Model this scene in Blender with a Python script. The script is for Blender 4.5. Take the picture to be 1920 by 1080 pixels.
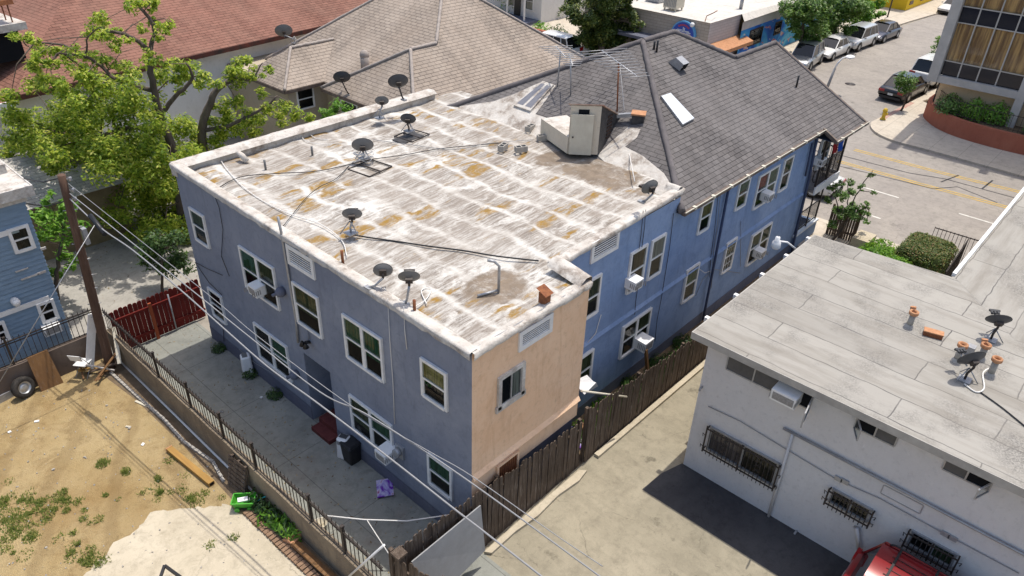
import bpy, math, random
from mathutils import Vector, Matrix, Euler
for o in list(bpy.data.objects): bpy.data.objects.remove(o)
S = bpy.context.scene
COL = S.collection
R_ = random.Random(7)
rad = math.radians

# ---------------------------------------------------------------- camera
FPX = 1401.8                                   # focal length in pixels of the 1920 px wide survey
CAMPOS = Vector((0, 0, 15.5))
CAMROT = Euler((rad(57.663), rad(-1.745), rad(-47.505)), 'XYZ')
cd = bpy.data.cameras.new('camera'); cam = bpy.data.objects.new('camera', cd); COL.objects.link(cam)
cam.location = CAMPOS; cam.rotation_euler = CAMROT
cd.sensor_width = 36; cd.lens = FPX / 1920 * 36; cd.clip_end = 2000; cd.clip_start = .1
S.camera = cam
# ---------------------------------------------------------------- light
SUNTRAVEL = Vector((-.29, -.02, -1)).normalized()
sd = bpy.data.lights.new('sun', 'SUN'); sun = bpy.data.objects.new('sun', sd); COL.objects.link(sun)
sd.energy = 2.95; sd.angle = rad(.5); sd.color = (1, .945, .86)
sun.rotation_euler = SUNTRAVEL.to_track_quat('-Z', 'Y').to_euler()
W = bpy.data.worlds.new('World'); S.world = W; W.use_nodes = True
wn = W.node_tree; sky = wn.nodes.new('ShaderNodeTexSky'); sky.sky_type = 'NISHITA'; sky.sun_disc = False
ts = -SUNTRAVEL
sky.sun_elevation = math.asin(ts.z); sky.sun_rotation = math.atan2(ts.x, ts.y)
sky.dust_density = 3.0; sky.air_density = 1.0; sky.ozone_density = .4
wn.links.new(sky.outputs[0], wn.nodes['Background'].inputs[0]); wn.nodes['Background'].inputs[1].default_value = .15
S.view_settings.view_transform = 'Standard'; S.view_settings.look = 'None'
S.view_settings.gamma = 1; S.view_settings.use_curve_mapping = False
S.view_settings.exposure = .36

# ---------------------------------------------------------------- survey: where a sight line meets a known plane of the place
_M = CAMROT.to_matrix()
def ray(u, v): return _M @ Vector(((u - 960) / FPX, -(v - 540) / FPX, -1))
def P(u, v, z=0.0):
    d = ray(u, v); return CAMPOS + d * ((z - CAMPOS.z) / d.z)
def PX(u, v, x): d = ray(u, v); return CAMPOS + d * (x / d.x)
def PY(u, v, y): d = ray(u, v); return CAMPOS + d * (y / d.y)
def PN(u, v, n, q):                                # plane through q with normal n
    n = Vector(n); d = ray(u, v); return CAMPOS + d * ((n @ (Vector(q) - CAMPOS)) / (n @ d))
VH = Vector((ray(960, 540).x, ray(960, 540).y, 0)).normalized()
def PD(u, v, q):                                   # upright plane facing the viewer, at the distance of point q
    return PN(u, v, VH, q)
V = Vector

# ---------------------------------------------------------------- mesh helper
class MB:
    def __init__(self, M=None):
        self.v = []; self.f = []; self.mi = []; self.uv = {}; self.M = M; self.m = 0; self.sm = set()
    def av(self, p):
        p = V(p)
        if self.M is not None: p = self.M @ p
        self.v.append(p); return len(self.v) - 1
    def face(self, pts, uvs=None, smooth=False):
        ids = [self.av(p) for p in pts]
        self.f.append(ids); self.mi.append(self.m)
        if uvs: self.uv[len(self.f) - 1] = uvs
        if smooth: self.sm.add(len(self.f) - 1)
    def faces(self, verts, faces, smooth=False):
        b = len(self.v)
        for p in verts: self.av(p)
        for f in faces:
            self.f.append([b + i for i in f]); self.mi.append(self.m)
            if smooth: self.sm.add(len(self.f) - 1)
    def box(self, a, b):
        x0, x1 = sorted((a[0], b[0])); y0, y1 = sorted((a[1], b[1])); z0, z1 = sorted((a[2], b[2]))
        vs = [(x0,y0,z0),(x1,y0,z0),(x1,y1,z0),(x0,y1,z0),(x0,y0,z1),(x1,y0,z1),(x1,y1,z1),(x0,y1,z1)]
        self.faces(vs, [(3,2,1,0),(4,5,6,7),(0,1,5,4),(1,2,6,5),(2,3,7,6),(3,0,4,7)])
    def obox(self, c, sx, sy, sz, M=None):            # oriented box centred at c
        M = M or Matrix.Identity(3); c = V(c)
        vs = [c + M @ V((x*sx/2, y*sy/2, z*sz/2)) for z in (-1,1) for x, y in ((-1,-1),(1,-1),(1,1),(-1,1))]
        self.faces(vs, [(3,2,1,0),(4,5,6,7),(0,1,5,4),(1,2,6,5),(2,3,7,6),(3,0,4,7)])
    def bar(self, p, q, w, h=None, up=(0,0,1)):
        p, q = V(p), V(q); h = h or w
        d = (q - p); L = d.length; d.normalize()
        up = V(up)
        if abs(d @ up) > .98: up = V((1,0,0)) if abs(d.x) < .9 else V((0,1,0))
        s = d.cross(up).normalized(); t = s.cross(d)
        self.obox((p + q) / 2, L, w, h, Matrix((d, s, t)).transposed())
    def tube(self, pts, r, n=6, cap=True, smooth=True):
        pts = [V(p) for p in pts]; k = len(pts)
        rs = r if isinstance(r, (list, tuple)) else [r] * k
        base = len(self.v); ref = None
        for i, p in enumerate(pts):
            d = (pts[min(i+1, k-1)] - pts[max(i-1, 0)])
            if d.length < 1e-9: d = V((0,0,1))
            d.normalize()
            if ref is None:
                ref = V((0,0,1)) if abs(d.z) < .9 else V((1,0,0))
            s = d.cross(ref).normalized(); t = s.cross(d); ref = t
            for j in range(n):
                a = 2*math.pi*j/n
                self.av(p + s*(math.cos(a)*rs[i]) + t*(math.sin(a)*rs[i]))
        for i in range(k-1):
            for j in range(n):
                a = base + i*n + j; b = base + i*n + (j+1) % n
                self.f.append([a, b, b+n, a+n]); self.mi.append(self.m)
                if smooth: self.sm.add(len(self.f)-1)
        if cap:
            self.f.append([base+j for j in range(n)][::-1]); self.mi.append(self.m)
            self.f.append([base+(k-1)*n+j for j in range(n)]); self.mi.append(self.m)
    def prism(self, poly, z0, z1):
        n = len(poly); b = len(self.v)
        for x, y in poly: self.av((x, y, z0))
        for x, y in poly: self.av((x, y, z1))
        self.f.append([b+i for i in range(n)][::-1]); self.mi.append(self.m)
        self.f.append([b+n+i for i in range(n)]); self.mi.append(self.m)
        for i in range(n):
            j = (i+1) % n
            self.f.append([b+i, b+j, b+n+j, b+n+i]); self.mi.append(self.m)
    def ball(self, c, rx, ry=None, rz=None, seg=10, rings=7, half=False):
        ry = ry or rx; rz = rz or rx; c = V(c); b = len(self.v)
        for i in range(rings+1):
            th = math.pi*i/rings/(2 if half else 1)
            for j in range(seg):
                a = 2*math.pi*j/seg
                self.av(c + V((rx*math.sin(th)*math.cos(a), ry*math.sin(th)*math.sin(a), rz*math.cos(th))))
        for i in range(rings):
            for j in range(seg):
                p = b+i*seg+j; q = b+i*seg+(j+1) % seg
                self.f.append([p, p+seg, q+seg, q]); self.mi.append(self.m); self.sm.add(len(self.f)-1)
    def lathe(self, c, prof, n=16, axis=None):
        c = V(c); A = axis or Matrix.Identity(3); b = len(self.v)
        for r, z in prof:
            for j in range(n):
                a = 2*math.pi*j/n; self.av(c + A @ V((r*math.cos(a), r*math.sin(a), z)))
        for i in range(len(prof)-1):
            for j in range(n):
                p = b+i*n+j; q = b+i*n+(j+1) % n
                self.f.append([p, q, q+n, p+n]); self.mi.append(self.m); self.sm.add(len(self.f)-1)
    def build(self, name, mats, parent=None, **props):
        if not isinstance(mats, (list, tuple)): mats = [mats]
        off = V((0,0,0))
        if parent is not None: off = worldloc(parent)
        elif self.v:
            xs = [p.x for p in self.v]; ys = [p.y for p in self.v]; zs = [p.z for p in self.v]
            off = V(((min(xs)+max(xs))/2, (min(ys)+max(ys))/2, min(zs)))
        me = bpy.data.meshes.new(name)
        me.from_pydata([tuple(p - off) for p in self.v], [], self.f)
        for m in mats: me.materials.append(m)
        me.polygons.foreach_set('material_index', self.mi)
        me.polygons.foreach_set('use_smooth', [i in self.sm for i in range(len(self.f))])
        if self.uv:
            ul = me.uv_layers.new(name='UVMap')
            for fi, uvs in self.uv.items():
                for li, uv in zip(me.polygons[fi].loop_indices, uvs): ul.data[li].uv = uv
        me.update()
        o = bpy.data.objects.new(name, me); COL.objects.link(o)
        if parent is not None: o.parent = parent
        else: o.location = off
        for k, val in props.items(): o[k] = val
        return o
def worldloc(o):
    q = V(o.location)
    while o.parent: o = o.parent; q += V(o.location)
    return q
def thing(name, loc, label, category, group=None):
    o = bpy.data.objects.new(name, None); COL.objects.link(o); o.location = loc
    o['label'] = label; o['category'] = category
    if group: o['group'] = group
    return o
def tag(o, label, category, group=None):
    o['label'] = label; o['category'] = category
    if group: o['group'] = group
    return o
def struct(o): o['kind'] = 'structure'; return o
def dup(root, loc, rotz=0.0, label=None):
    r = root.copy(); COL.objects.link(r); r.location = loc; r.rotation_euler = (0, 0, rotz)
    if label: r['label'] = label
    for ch in list(root.children):
        c = ch.copy(); COL.objects.link(c); c.parent = r
        for g in ch.children:
            d = g.copy(); COL.objects.link(d); d.parent = c
    return r
def wallframe(o, out):                                  # local x = right seen from outside, y = outward, z = up
    n = V(out).normalized(); z = V((0,0,1)); u = z.cross(n)
    return Matrix.Translation(V(o)) @ Matrix((u, n, z)).transposed().to_4x4()

# ---------------------------------------------------------------- materials
class NT:
    def __init__(self, name):
        self.m = bpy.data.materials.new(name); self.m.use_nodes = True
        self.t = self.m.node_tree; self.b = self.t.nodes['Principled BSDF']; self.out = self.t.nodes['Material Output']
    def n(self, typ, **kw):
        x = self.t.nodes.new('ShaderNode' + typ)
        for k, val in kw.items(): setattr(x, k, val)
        return x
    def link(self, a, b): self.t.links.new(a, b)
    def set(self, sock, val):
        if hasattr(val, 'is_output'): self.link(val, sock)
        elif isinstance(val, (tuple, list)) and len(val) == 3 and sock.type == 'RGBA': sock.default_value = (*val, 1)
        else: sock.default_value = val
    def co(self, kind='Object', scale=(1,1,1), rot=(0,0,0), loc=(0,0,0)):
        if kind == 'World': s = self.n('NewGeometry').outputs['Position']
        else: s = self.n('TexCoord').outputs[kind]
        mp = self.n('Mapping'); self.link(s, mp.inputs[0])
        mp.inputs['Scale'].default_value = scale; mp.inputs['Rotation'].default_value = rot; mp.inputs['Location'].default_value = loc
        return mp.outputs[0]
    def noise(self, vec, scale=5, detail=4, rough=.6, dist=0, color=False):
        x = self.n('TexNoise'); self.link(vec, x.inputs['Vector'])
        x.inputs['Scale'].default_value = scale; x.inputs['Detail'].default_value = detail
        x.inputs['Roughness'].default_value = rough; x.inputs['Distortion'].default_value = dist
        return x.outputs['Color' if color else 'Fac']
    def ramp(self, fac, *stops):
        x = self.n('ValToRGB'); self.link(fac, x.inputs[0]); e = x.color_ramp.elements
        while len(e) < len(stops): e.new(.5)
        for i, (p, c) in enumerate(stops):
            e[i].position = p; e[i].color = (*c, 1) if isinstance(c, (tuple, list)) else (c, c, c, 1)
        return x.outputs[0]
    def mix(self, fac, a, b, mode='MIX'):
        x = self.n('Mix', data_type='RGBA', blend_type=mode)
        self.set(x.inputs['Factor'], fac); self.set(x.inputs[6], a); self.set(x.inputs[7], b)
        return x.outputs[2]
    def math(self, op, a, b=0.0, c=None):
        x = self.n('Math', operation=op); self.set(x.inputs[0], a); self.set(x.inputs[1], b)
        if c is not None: self.set(x.inputs[2], c)
        return x.outputs[0]
    def bump(self, h, strength=.3, dist=.02):
        x = self.n('Bump'); self.link(h, x.inputs['Height']); x.inputs['Strength'].default_value = strength; x.inputs['Distance'].default_value = dist
        self.link(x.outputs[0], self.b.inputs['Normal'])
    def fin(self, col=None, rough=.8, spec=.3, metal=0):
        if col is not None: self.set(self.b.inputs['Base Color'], col)
        self.set(self.b.inputs['Roughness'], rough); self.b.inputs['Specular IOR Level'].default_value = spec
        self.b.inputs['Metallic'].default_value = metal
        return self.m
def gen(name, c, c2=None, scale=4, rough=.75, spec=.3, metal=0, bump=.15, stretch=(1,1,1), kind='Object', grime=.0, bscale=40):
    k = NT(name); co = k.co(kind, stretch)
    c2 = c2 or tuple(x*.78 for x in c)
    f = k.ramp(k.noise(co, scale, 5, .65), (.32, 0.0), (.68, 1.0))
    col = k.mix(f, c, c2)
    if grime: col = k.mix(k.ramp(k.noise(co, scale*.35, 6, .7), (.5, 0.0), (.75, grime)), col, tuple(x*.35 for x in c))
    if bump: k.bump(k.noise(co, bscale, 3), bump, .02)
    return k.fin(col, rough, spec, metal)
def flat(name, c, rough=.5, spec=.5, metal=0, emit=None):
    k = NT(name); col = k.mix(k.noise(k.co('Object'), 9, 3), tuple(x*.9 for x in c), tuple(min(1, x*1.08) for x in c))
    return k.fin(col, rough, spec, metal)
def stucco(name, c, dirt, patch, amt=.6):
    k = NT(name); co = k.co('World')
    f1 = k.ramp(k.noise(co, .55, 7, .68, .6), (.35, 0.0), (.7, 1.0))
    col = k.mix(f1, c, patch)
    st = k.ramp(k.noise(k.co('World', (1.6, 1.6, .3)), 1.3, 8, .75, .5), (.54, 0.0), (.80, amt*.75))
    col = k.mix(st, col, dirt)
    col = k.mix(k.ramp(k.noise(co, 2.3, 9, .78, .8), (.50, 0.0), (.70, amt*.7)), col, tuple((x+y*1.2)/2.2 for x, y in zip(dirt, c)))
    col = k.mix(k.ramp(k.noise(co, 5.5, 6, .8), (.30, .38), (.46, 0.0)), col, tuple(x*.55 for x in c))
    col = k.mix(k.ramp(k.noise(k.co('World', (7, 7, .4)), 1.0, 6, .7), (.58, 0.0), (.78, amt*.5)), col, dirt)
    sp = k.ramp(k.noise(co, 9, 5, .7), (.62, 0.0), (.74, .5)); col = k.mix(sp, col, tuple(min(1, x*1.25) for x in c))
    k.bump(k.mix(.5, k.noise(co, 28, 5, .7), k.noise(co, 4, 4)), .55, .03)
    return k.fin(col, .9, .15)
def cracks(k, co, scale, width, dist=.35):
    nz = k.noise(co, 1.6, 8, .68, 0, True)
    vv = k.n('VectorMath', operation='ADD'); s = k.n('VectorMath', operation='SCALE'); k.link(nz, s.inputs[0]); s.inputs['Scale'].default_value = dist
    k.link(co, vv.inputs[0]); k.link(s.outputs[0], vv.inputs[1])
    x = k.n('TexVoronoi', feature='DISTANCE_TO_EDGE'); k.link(vv.outputs[0], x.inputs['Vector']); x.inputs['Scale'].default_value = scale
    return k.ramp(x.outputs['Distance'], (0.0, 1.0), (width, 0.0))
def concrete(name, c, c2, stain, crack_scale=.35, crack=.012, grid=None, speck=.4, oil=0):
    k = NT(name); co = k.co('World')
    col = k.mix(k.ramp(k.noise(co, .5, 7, .68, .4), (.36, 0.0), (.66, 1.0)), c, c2)
    col = k.mix(k.ramp(k.noise(co, .9, 8, .72), (.55, 0.0), (.76, .75)), col, stain)
    col = k.mix(k.ramp(k.noise(co, 34, 3, .6), (.58, 0.0), (.72, speck)), col, tuple(x*.45 for x in c))
    col = k.mix(k.ramp(k.noise(co, 3.2, 9, .8, .4), (.34, .42), (.52, 0.0)), col, tuple(x*.5 for x in c2))
    col = k.mix(k.ramp(k.noise(co, 8, 7, .8), (.54, 0.0), (.72, .4)), col, tuple(min(1, x*1.22) for x in c))
    if oil: col = k.mix(k.ramp(k.noise(k.co('World', (1,1,1), (0,0,.4), (5,3,0)), 1.0, 6, .62), (.63, 0.0), (.70, oil)), col, tuple(x*.22 for x in c)); col = k.mix(k.ramp(k.noise(k.co('World', (1,.12,1), (0,0,.05)), 1.4, 6, .7), (.50, 0.0), (.68, oil*.7)), col, tuple(x*.5 for x in c))
    msk = k.ramp(k.noise(co, .42, 4), (.49, 0.0), (.58, 1.0))
    cr = k.math('MULTIPLY', cracks(k, co, crack_scale*2.2, crack*.7, .5), k.math('MULTIPLY', msk, k.math('MULTIPLY', k.ramp(k.noise(co, 3, 4), (.35, .15), (.55, 1.0)), .85)))
    col = k.mix(cr, col, tuple(x*.3 for x in c))
    if grid:
        b = k.n('TexBrick', offset=0.0); k.link(k.co('World'), b.inputs['Vector']); b.inputs['Scale'].default_value = 1
        b.inputs['Brick Width'].default_value = grid[0]; b.inputs['Row Height'].default_value = grid[1]; b.inputs['Mortar Size'].default_value = .012
        b.inputs['Mortar Smooth'].default_value = .4
        col = k.mix(k.math('MULTIPLY', b.outputs['Fac'], .75), col, tuple(x*.35 for x in c))
    k.bump(k.noise(co, 22, 5, .7), .25, .02)
    return k.fin(col, .92, .2)
def shingle(name, c, c2, c3, bw=.33, rh=.15, mort=.012, moss=None):
    k = NT(name); uv = k.co('UV'); w = k.co('World')
    b = k.n('TexBrick', offset=.5); k.link(uv, b.inputs['Vector']); b.inputs['Scale'].default_value = 1
    b.inputs['Brick Width'].default_value = bw; b.inputs['Row Height'].default_value = rh; b.inputs['Mortar Size'].default_value = mort
    b.inputs['Mortar Smooth'].default_value = .3; b.inputs['Bias'].default_value = -.1
    k.set(b.inputs['Color1'], c); k.set(b.inputs['Color2'], c2); k.set(b.inputs['Mortar'], tuple(x*.28 for x in c2))
    col = k.mix(k.ramp(k.noise(w, .7, 7, .7), (.38, 0.0), (.72, .7)), b.outputs['Color'], c3)
    col = k.mix(k.ramp(k.noise(w, 26, 3, .6), (.5, 0.0), (.8, .35)), col, tuple(x*.5 for x in c))
    col = k.mix(k.ramp(k.noise(k.co('UV', (1.7, .16, 1)), 1.0, 6, .7), (.46, 0.0), (.70, .55)), col, tuple(x*.62 for x in c2)); col = k.mix(k.ramp(k.noise(k.co('UV', (.28, .20, 1), (0,0,0), (4,9,0)), 1.0, 5, .65), (.44, 0.0), (.66, .5)), col, tuple(min(1, x*1.3) for x in c))
    sep = k.n('SeparateXYZ'); k.link(uv, sep.inputs[0])
    saw = k.math('FRACT', k.math('DIVIDE', sep.outputs[1], rh))
    h = k.math('ADD', k.math('MULTIPLY', saw, -1.0), k.math('MULTIPLY', b.outputs['Fac'], -.6))
    k.bump(h, .8, .025)
    return k.fin(col, .92, .15)
def wood(name, c, c2, streak=14, bump=.4, axis='z', bleach=0):
    st = {'z': (streak, streak, .8), 'x': (.8, streak, streak), 'y': (streak, .8, streak)}[axis]
    k = NT(name); co = k.co('World', st); w = k.co('World')
    f = k.ramp(k.noise(co, 1.0, 6, .7, .3), (.35, 0.0), (.65, 1.0))
    col = k.mix(f, c, c2)
    if bleach: col = k.mix(k.ramp(k.noise(co, 2.6, 5, .7), (.55, 0.0), (.72, bleach)), col, (.36, .31, .26))
    col = k.mix(k.ramp(k.noise(w, .8, 5), (.45, 0.0), (.75, .6)), col, tuple(x*.6 for x in c))
    k.bump(k.noise(co, 2.0, 5), bump, .02)
    return k.fin(col, .85, .2)
def leafmat(name, stops, transl=.3):
    k = NT(name); g = k.n('NewGeometry')
    col = k.ramp(g.outputs['Random Per Island'], *stops)
    k.link(col, k.b.inputs['Base Color']); k.b.inputs['Roughness'].default_value = .5; k.b.inputs['Specular IOR Level'].default_value = .35
    tr = k.n('BsdfTranslucent'); k.link(k.mix(.5, col, (.25, .35, .03), 'ADD'), tr.inputs[0])
    mx = k.n('MixShader'); mx.inputs[0].default_value = transl
    k.link(k.b.outputs[0], mx.inputs[1]); k.link(tr.outputs[0], mx.inputs[2]); k.link(mx.outputs[0], k.out.inputs[0])
    return k.m
def glassmat(name, tint=(.75, .8, .8), refl=.12):
    k = NT(name); k.t.nodes.remove(k.b)
    tr = k.n('BsdfTransparent'); tr.inputs[0].default_value = (*tint, 1)
    gl = k.n('BsdfGlossy'); gl.inputs['Roughness'].default_value = .03
    lw = k.n('LayerWeight'); lw.inputs[0].default_value = .25
    f = k.math('ADD', k.math('MULTIPLY', lw.outputs['Fresnel'], .35), refl)
    mx = k.n('MixShader'); k.link(f, mx.inputs[0]); k.link(tr.outputs[0], mx.inputs[1]); k.link(gl.outputs[0], mx.inputs[2]); k.link(mx.outputs[0], k.out.inputs[0])
    return k.m
M = {}
M['slate'] = stucco('slate_stucco', (.20, .222, .283), (.085, .092, .118), (.28, .302, .36))  # rear variant of the blue paint: weathering and bounce-light tint put into the colour
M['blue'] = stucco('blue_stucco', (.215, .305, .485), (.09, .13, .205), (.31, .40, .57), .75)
M['beige'] = stucco('peach_stucco', (.80, .53, .335), (.46, .24, .11), (.86, .62, .43), .75)
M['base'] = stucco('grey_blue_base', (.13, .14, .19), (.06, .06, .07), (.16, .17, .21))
M['graywall'] = stucco('grey_stucco', (.61, .595, .585), (.42, .405, .39), (.65, .635, .625), .45)
M['cream'] = stucco('cream_stucco', (.60, .53, .42), (.36, .3, .22), (.65, .58, .47), .5)
M['tanwall'] = stucco('tan_stucco', (.42, .36, .27), (.3, .24, .17), (.46, .4, .31), .4)
M['whitewall'] = stucco('white_stucco', (.68, .67, .64), (.45, .43, .4), (.72, .71, .68), .5)
M['white'] = gen('white_paint', (.80, .80, .79), (.70, .69, .67), 6, .5, .4, bump=.05, grime=.15)
M['cream_paint'] = gen('cream_paint', (.62, .58, .47), (.55, .5, .4), 3, .55, .35, bump=.05, grime=.2)
M['dark'] = flat('dark_interior', (.012, .013, .015), .9, .1)
M['glass'] = glassmat('window_glass', (.62,.68,.68), .045)
M['darkglass'] = glassmat('dark_tinted_glass', (.12, .13, .15), .12)
for nm, c in (('green', (.07, .20, .11)), ('yellow', (.48, .40, .14)), ('blind', (.45, .43, .38)), ('brown', (.10, .075, .05)), ('pink', (.34, .25, .24)), ('tanblind', (.50, .36, .18)), ('red', (.45, .04, .04)), ('olive', (.13, .15, .08))):
    k = NT(nm + '_curtain'); co = k.co('Object', (1, 1, .04))
    f = k.ramp(k.noise(co, 22, 3, .6), (.35, 0.0), (.65, 1.0))
    M['cur_' + nm] = k.fin(k.mix(f, c, tuple(x*.38 for x in c)), .9, .1)
M['iron'] = gen('black_iron', (.022, .02, .02), (.05, .035, .028), 12, .55, .4, 0, .1)
M['rust'] = gen('rusty_metal', (.16, .055, .03), (.30, .12, .05), 10, .8, .2, 0, .3)
M['galv'] = gen('galvanised_metal', (.42, .43, .44), (.30, .30, .31), 8, .45, .5, .4, .1)
M['dishgrey'] = gen('dish_grey', (.17, .168, .165), (.145, .143, .14), 7, .5, .35, 0, .03, grime=.2)
M['dishdark'] = gen('dish_dark', (.05, .052, .056), (.065, .066, .07), 7, .5, .4, 0, .03)
M['black'] = flat('black_plastic', (.018, .018, .02), .45, .4)
M['tar'] = gen('black_tar', (.016, .016, .018), (.07, .066, .065), 7, .6, .4, 0, .6, bscale=14)
M['cable_w'] = flat('white_cable', (.72, .70, .66), .5, .3)
M['cable_b'] = flat('black_cable', (.03, .03, .032), .5, .3)
M['cable_g'] = flat('grey_cable', (.27, .27, .275), .5, .3)
M['terracotta'] = gen('terracotta', (.42, .19, .095), (.52, .29, .16), 9, .85, .2, 0, .2, grime=.5)
M['block'] = gen('concrete_block', (.45, .42, .37), (.32, .30, .27), 9, .95, .1, 0, .5)
M['plastic_w'] = flat('white_plastic', (.80, .80, .79), .35, .45)
M['acgrille'] = gen('air_conditioner_grille', (.36, .35, .34), (.22, .21, .20), 20, .6, .3, 0, .2)
M['rubber'] = gen('tyre_rubber', (.025, .024, .023), (.06, .052, .045), 8, .85, .2, 0, .3)
M['steel'] = flat('wheel_steel', (.45, .46, .47), .35, .5, .6)
# ================================================================ SETTING: ground, roads, pavements
M['ground'] = concrete('old_concrete_ground', (.36, .33, .28), (.30, .27, .23), (.20, .18, .15), .3, .01)
M['lot'] = concrete('driveway_concrete', (.345, .308, .228), (.27, .242, .178), (.175, .155, .115), .30, .016, None, .6, .6)
M['slab'] = concrete('yard_slab', (.30, .305, .27), (.22, .225, .20), (.19, .155, .13), .3, .006, (1.45, 2.9), .45)
M['pale'] = concrete('pale_concrete', (.54, .475, .36), (.45, .39, .285), (.29, .24, .165), .3, .010, None, .3)
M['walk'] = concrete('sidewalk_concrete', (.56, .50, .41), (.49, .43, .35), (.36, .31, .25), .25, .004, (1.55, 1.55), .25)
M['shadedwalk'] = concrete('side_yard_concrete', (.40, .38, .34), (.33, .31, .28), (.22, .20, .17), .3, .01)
M['road'] = concrete('sun_bleached_asphalt', (.34, .31, .275), (.285, .26, .235), (.20, .185, .17), .33, .008, None, .55, .4)
M['apron'] = concrete('oil_stained_asphalt', (.075, .075, .078), (.05, .05, .054), (.02, .02, .022), .4, .008, None, .2)  # dark tone for the shadow painted on the lot and the road tar seams
k = NT('dry_dirt'); co = k.co('World')
col = k.mix(k.ramp(k.noise(co, .45, 7, .7), (.35, 0.0), (.68, 1.0)), (.36, .262, .125), (.44, .34, .185))
col = k.mix(k.ramp(k.noise(co, 1.3, 8, .75, .5), (.52, 0.0), (.72, .7)), col, (.22, .14, .06))
col = k.mix(k.ramp(k.noise(co, 14, 6, .75), (.55, 0.0), (.75, .6)), col, (.24, .17, .09))
col = k.mix(k.ramp(k.noise(co, 60, 2, .5), (.68, 0.0), (.72, .8)), col, (.62, .55, .42))
col = k.mix(k.ramp(k.noise(co, 2.4, 9, .82, .6), (.50, 0.0), (.66, .55)), col, (.17, .115, .055)); col = k.mix(k.ramp(k.noise(co, .33, 4, .6), (.48, 0.0), (.66, .5)), col, (.25, .155, .06))
tr = k.n('TexWave', wave_type='BANDS', bands_direction='X'); k.link(k.co('World', (1,1,1), (0,0,.5)), tr.inputs['Vector']); tr.inputs['Scale'].default_value = .22; tr.inputs['Distortion'].default_value = 5; tr.inputs['Detail'].default_value = 4
col = k.mix(k.ramp(tr.outputs['Fac'], (.80, 0.0), (.97, .4)), col, (.21, .145, .07))
k.bump(k.mix(.5, k.noise(co, 6, 8, .75), k.noise(co, 30, 3)), 1.0, .07)
M['dirt'] = k.fin(col, .95, .1)
M['soil'] = gen('dark_soil', (.13, .095, .06), (.20, .15, .10), 3, .95, .1, 0, .6, kind='World')
M['yellowline'] = gen('yellow_road_paint', (.62, .40, .08), (.40, .30, .13), 3, .8, .2, 0, .05, kind='World')
M['whiteline'] = gen('white_road_paint', (.72, .70, .64), (.5, .48, .44), 3, .8, .2, 0, .05, kind='World')
M['redkerb'] = gen('faded_red_kerb', (.40, .20, .16), (.5, .36, .3), 3, .85, .2, 0, .05, kind='World')

def sheet(name, poly, z, m):
    b = MB(); b.face([(x, y, z) for x, y in poly]); return struct(b.build(name, m))
def slab(name, poly, z0, z1, m):
    b = MB(); b.prism(poly, z0, z1); return struct(b.build(name, m))
sheet('ground', [(-900,-900),(1500,-900),(1500,1500),(-900,1500)], -.012, M['ground'])
sheet('parking_lot', [(6.05,-40),(32.2,-40),(32.2,8.62),(6.05,8.62)], 0, M['lot'])
sheet('asphalt_apron', [(13.31,-12),(14.93,-12),(14.93,6.45),(14.2,6.66),(13.31,6.72)], .004, M['apron'])  # dark sheet painting the grey building's cast shadow onto the lot
sheet('dirt_yard', [(-25,-25),(5.75,-25),(5.9,9),(5.85,22.8),(-25,22.8)], 0, M['dirt'])
yc = [(1.2,14.9),(1.9,14.75),(2.6,15.15),(3.3,15.2),(3.83,15.45),(4.4,14.95),(4.9,14.5),(5.28,14.35),(5.38,13.0),(5.45,11.0),(5.6,8),(5.7,2),(-3,2),(-3,13.6),(-1,14.0),(.3,14.5)]
yc2 = []
for (xa, ya), (xb, yb) in zip(yc, yc[1:]+yc[:1]):
    for j in range(6): yc2.append((xa+(xb-xa)*j/6+R_.uniform(-.06,.06), ya+(yb-ya)*j/6+R_.uniform(-.07,.07)))
sheet('yard_concrete', yc2, .006, M['pale'])
sheet('garden_bed', [(5.55,2),(5.95,2),(5.95,22.7),(5.2,22.5),(5.45,20),(5.5,17),(5.42,14.4)], .005, M['soil'])
sheet('rear_yard_slab', [(6.15,4),(8.8,4),(8.8,8.5),(8.8,22.7),(6.15,22.7)], .004, M['slab'])
sheet('passage_soil', [(8.8,8.5),(31,8.5),(31,9.9),(8.8,9.9)], .008, M['soil'])
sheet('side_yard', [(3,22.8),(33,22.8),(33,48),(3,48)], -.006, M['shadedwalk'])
# boulevard and side street
sheet('boulevard', [(32.9,-120),(46.2,-120),(46.2,160),(32.9,160)], 0, M['road'])
sheet('side_street', [(46.2,12.6),(160,5.5),(160,16.2),(46.2,23.2)], .002, M['road'])
slab('near_sidewalk', [(29.6,-120),(32.9,-120),(32.9,160),(29.6,160)], -.2, .12, M['walk'])
def corner(cx, cy, r, a0, a1, n=10): return [(cx + r*math.cos(rad(a0+(a1-a0)*i/n)), cy + r*math.sin(rad(a0+(a1-a0)*i/n))) for i in range(n+1)]
far = [(45.75,-120),(45.75,4.4),(45.95,9.6)] + corner(48.6,10.7,2.7,180,97,10) + [(50.2,13.25),(58,12.75),(110,9.2),(110,-20),(90,-120)]
slab('corner_sidewalk', far, -.2, .13, M['walk'])
fl = [(46.2,160),(46.2,27.2)] + corner(49.0,25.9,2.9,178,265,8) + [(52.0,22.98),(63.05,22.75),(72.6,22.0),(74.6,21.85),(79.6,21.45),(86,20.75),(140,16.5),(140,160)]
slab('far_sidewalk', fl, -.2, .13, M['walk'])
sheet('painted_kerb', [(49.3,13.28),(50.6,13.2),(54.2,12.98),(54.2,12.72),(50.6,12.92),(49.3,12.95)], .136, M['redkerb'])
b = MB()
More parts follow.
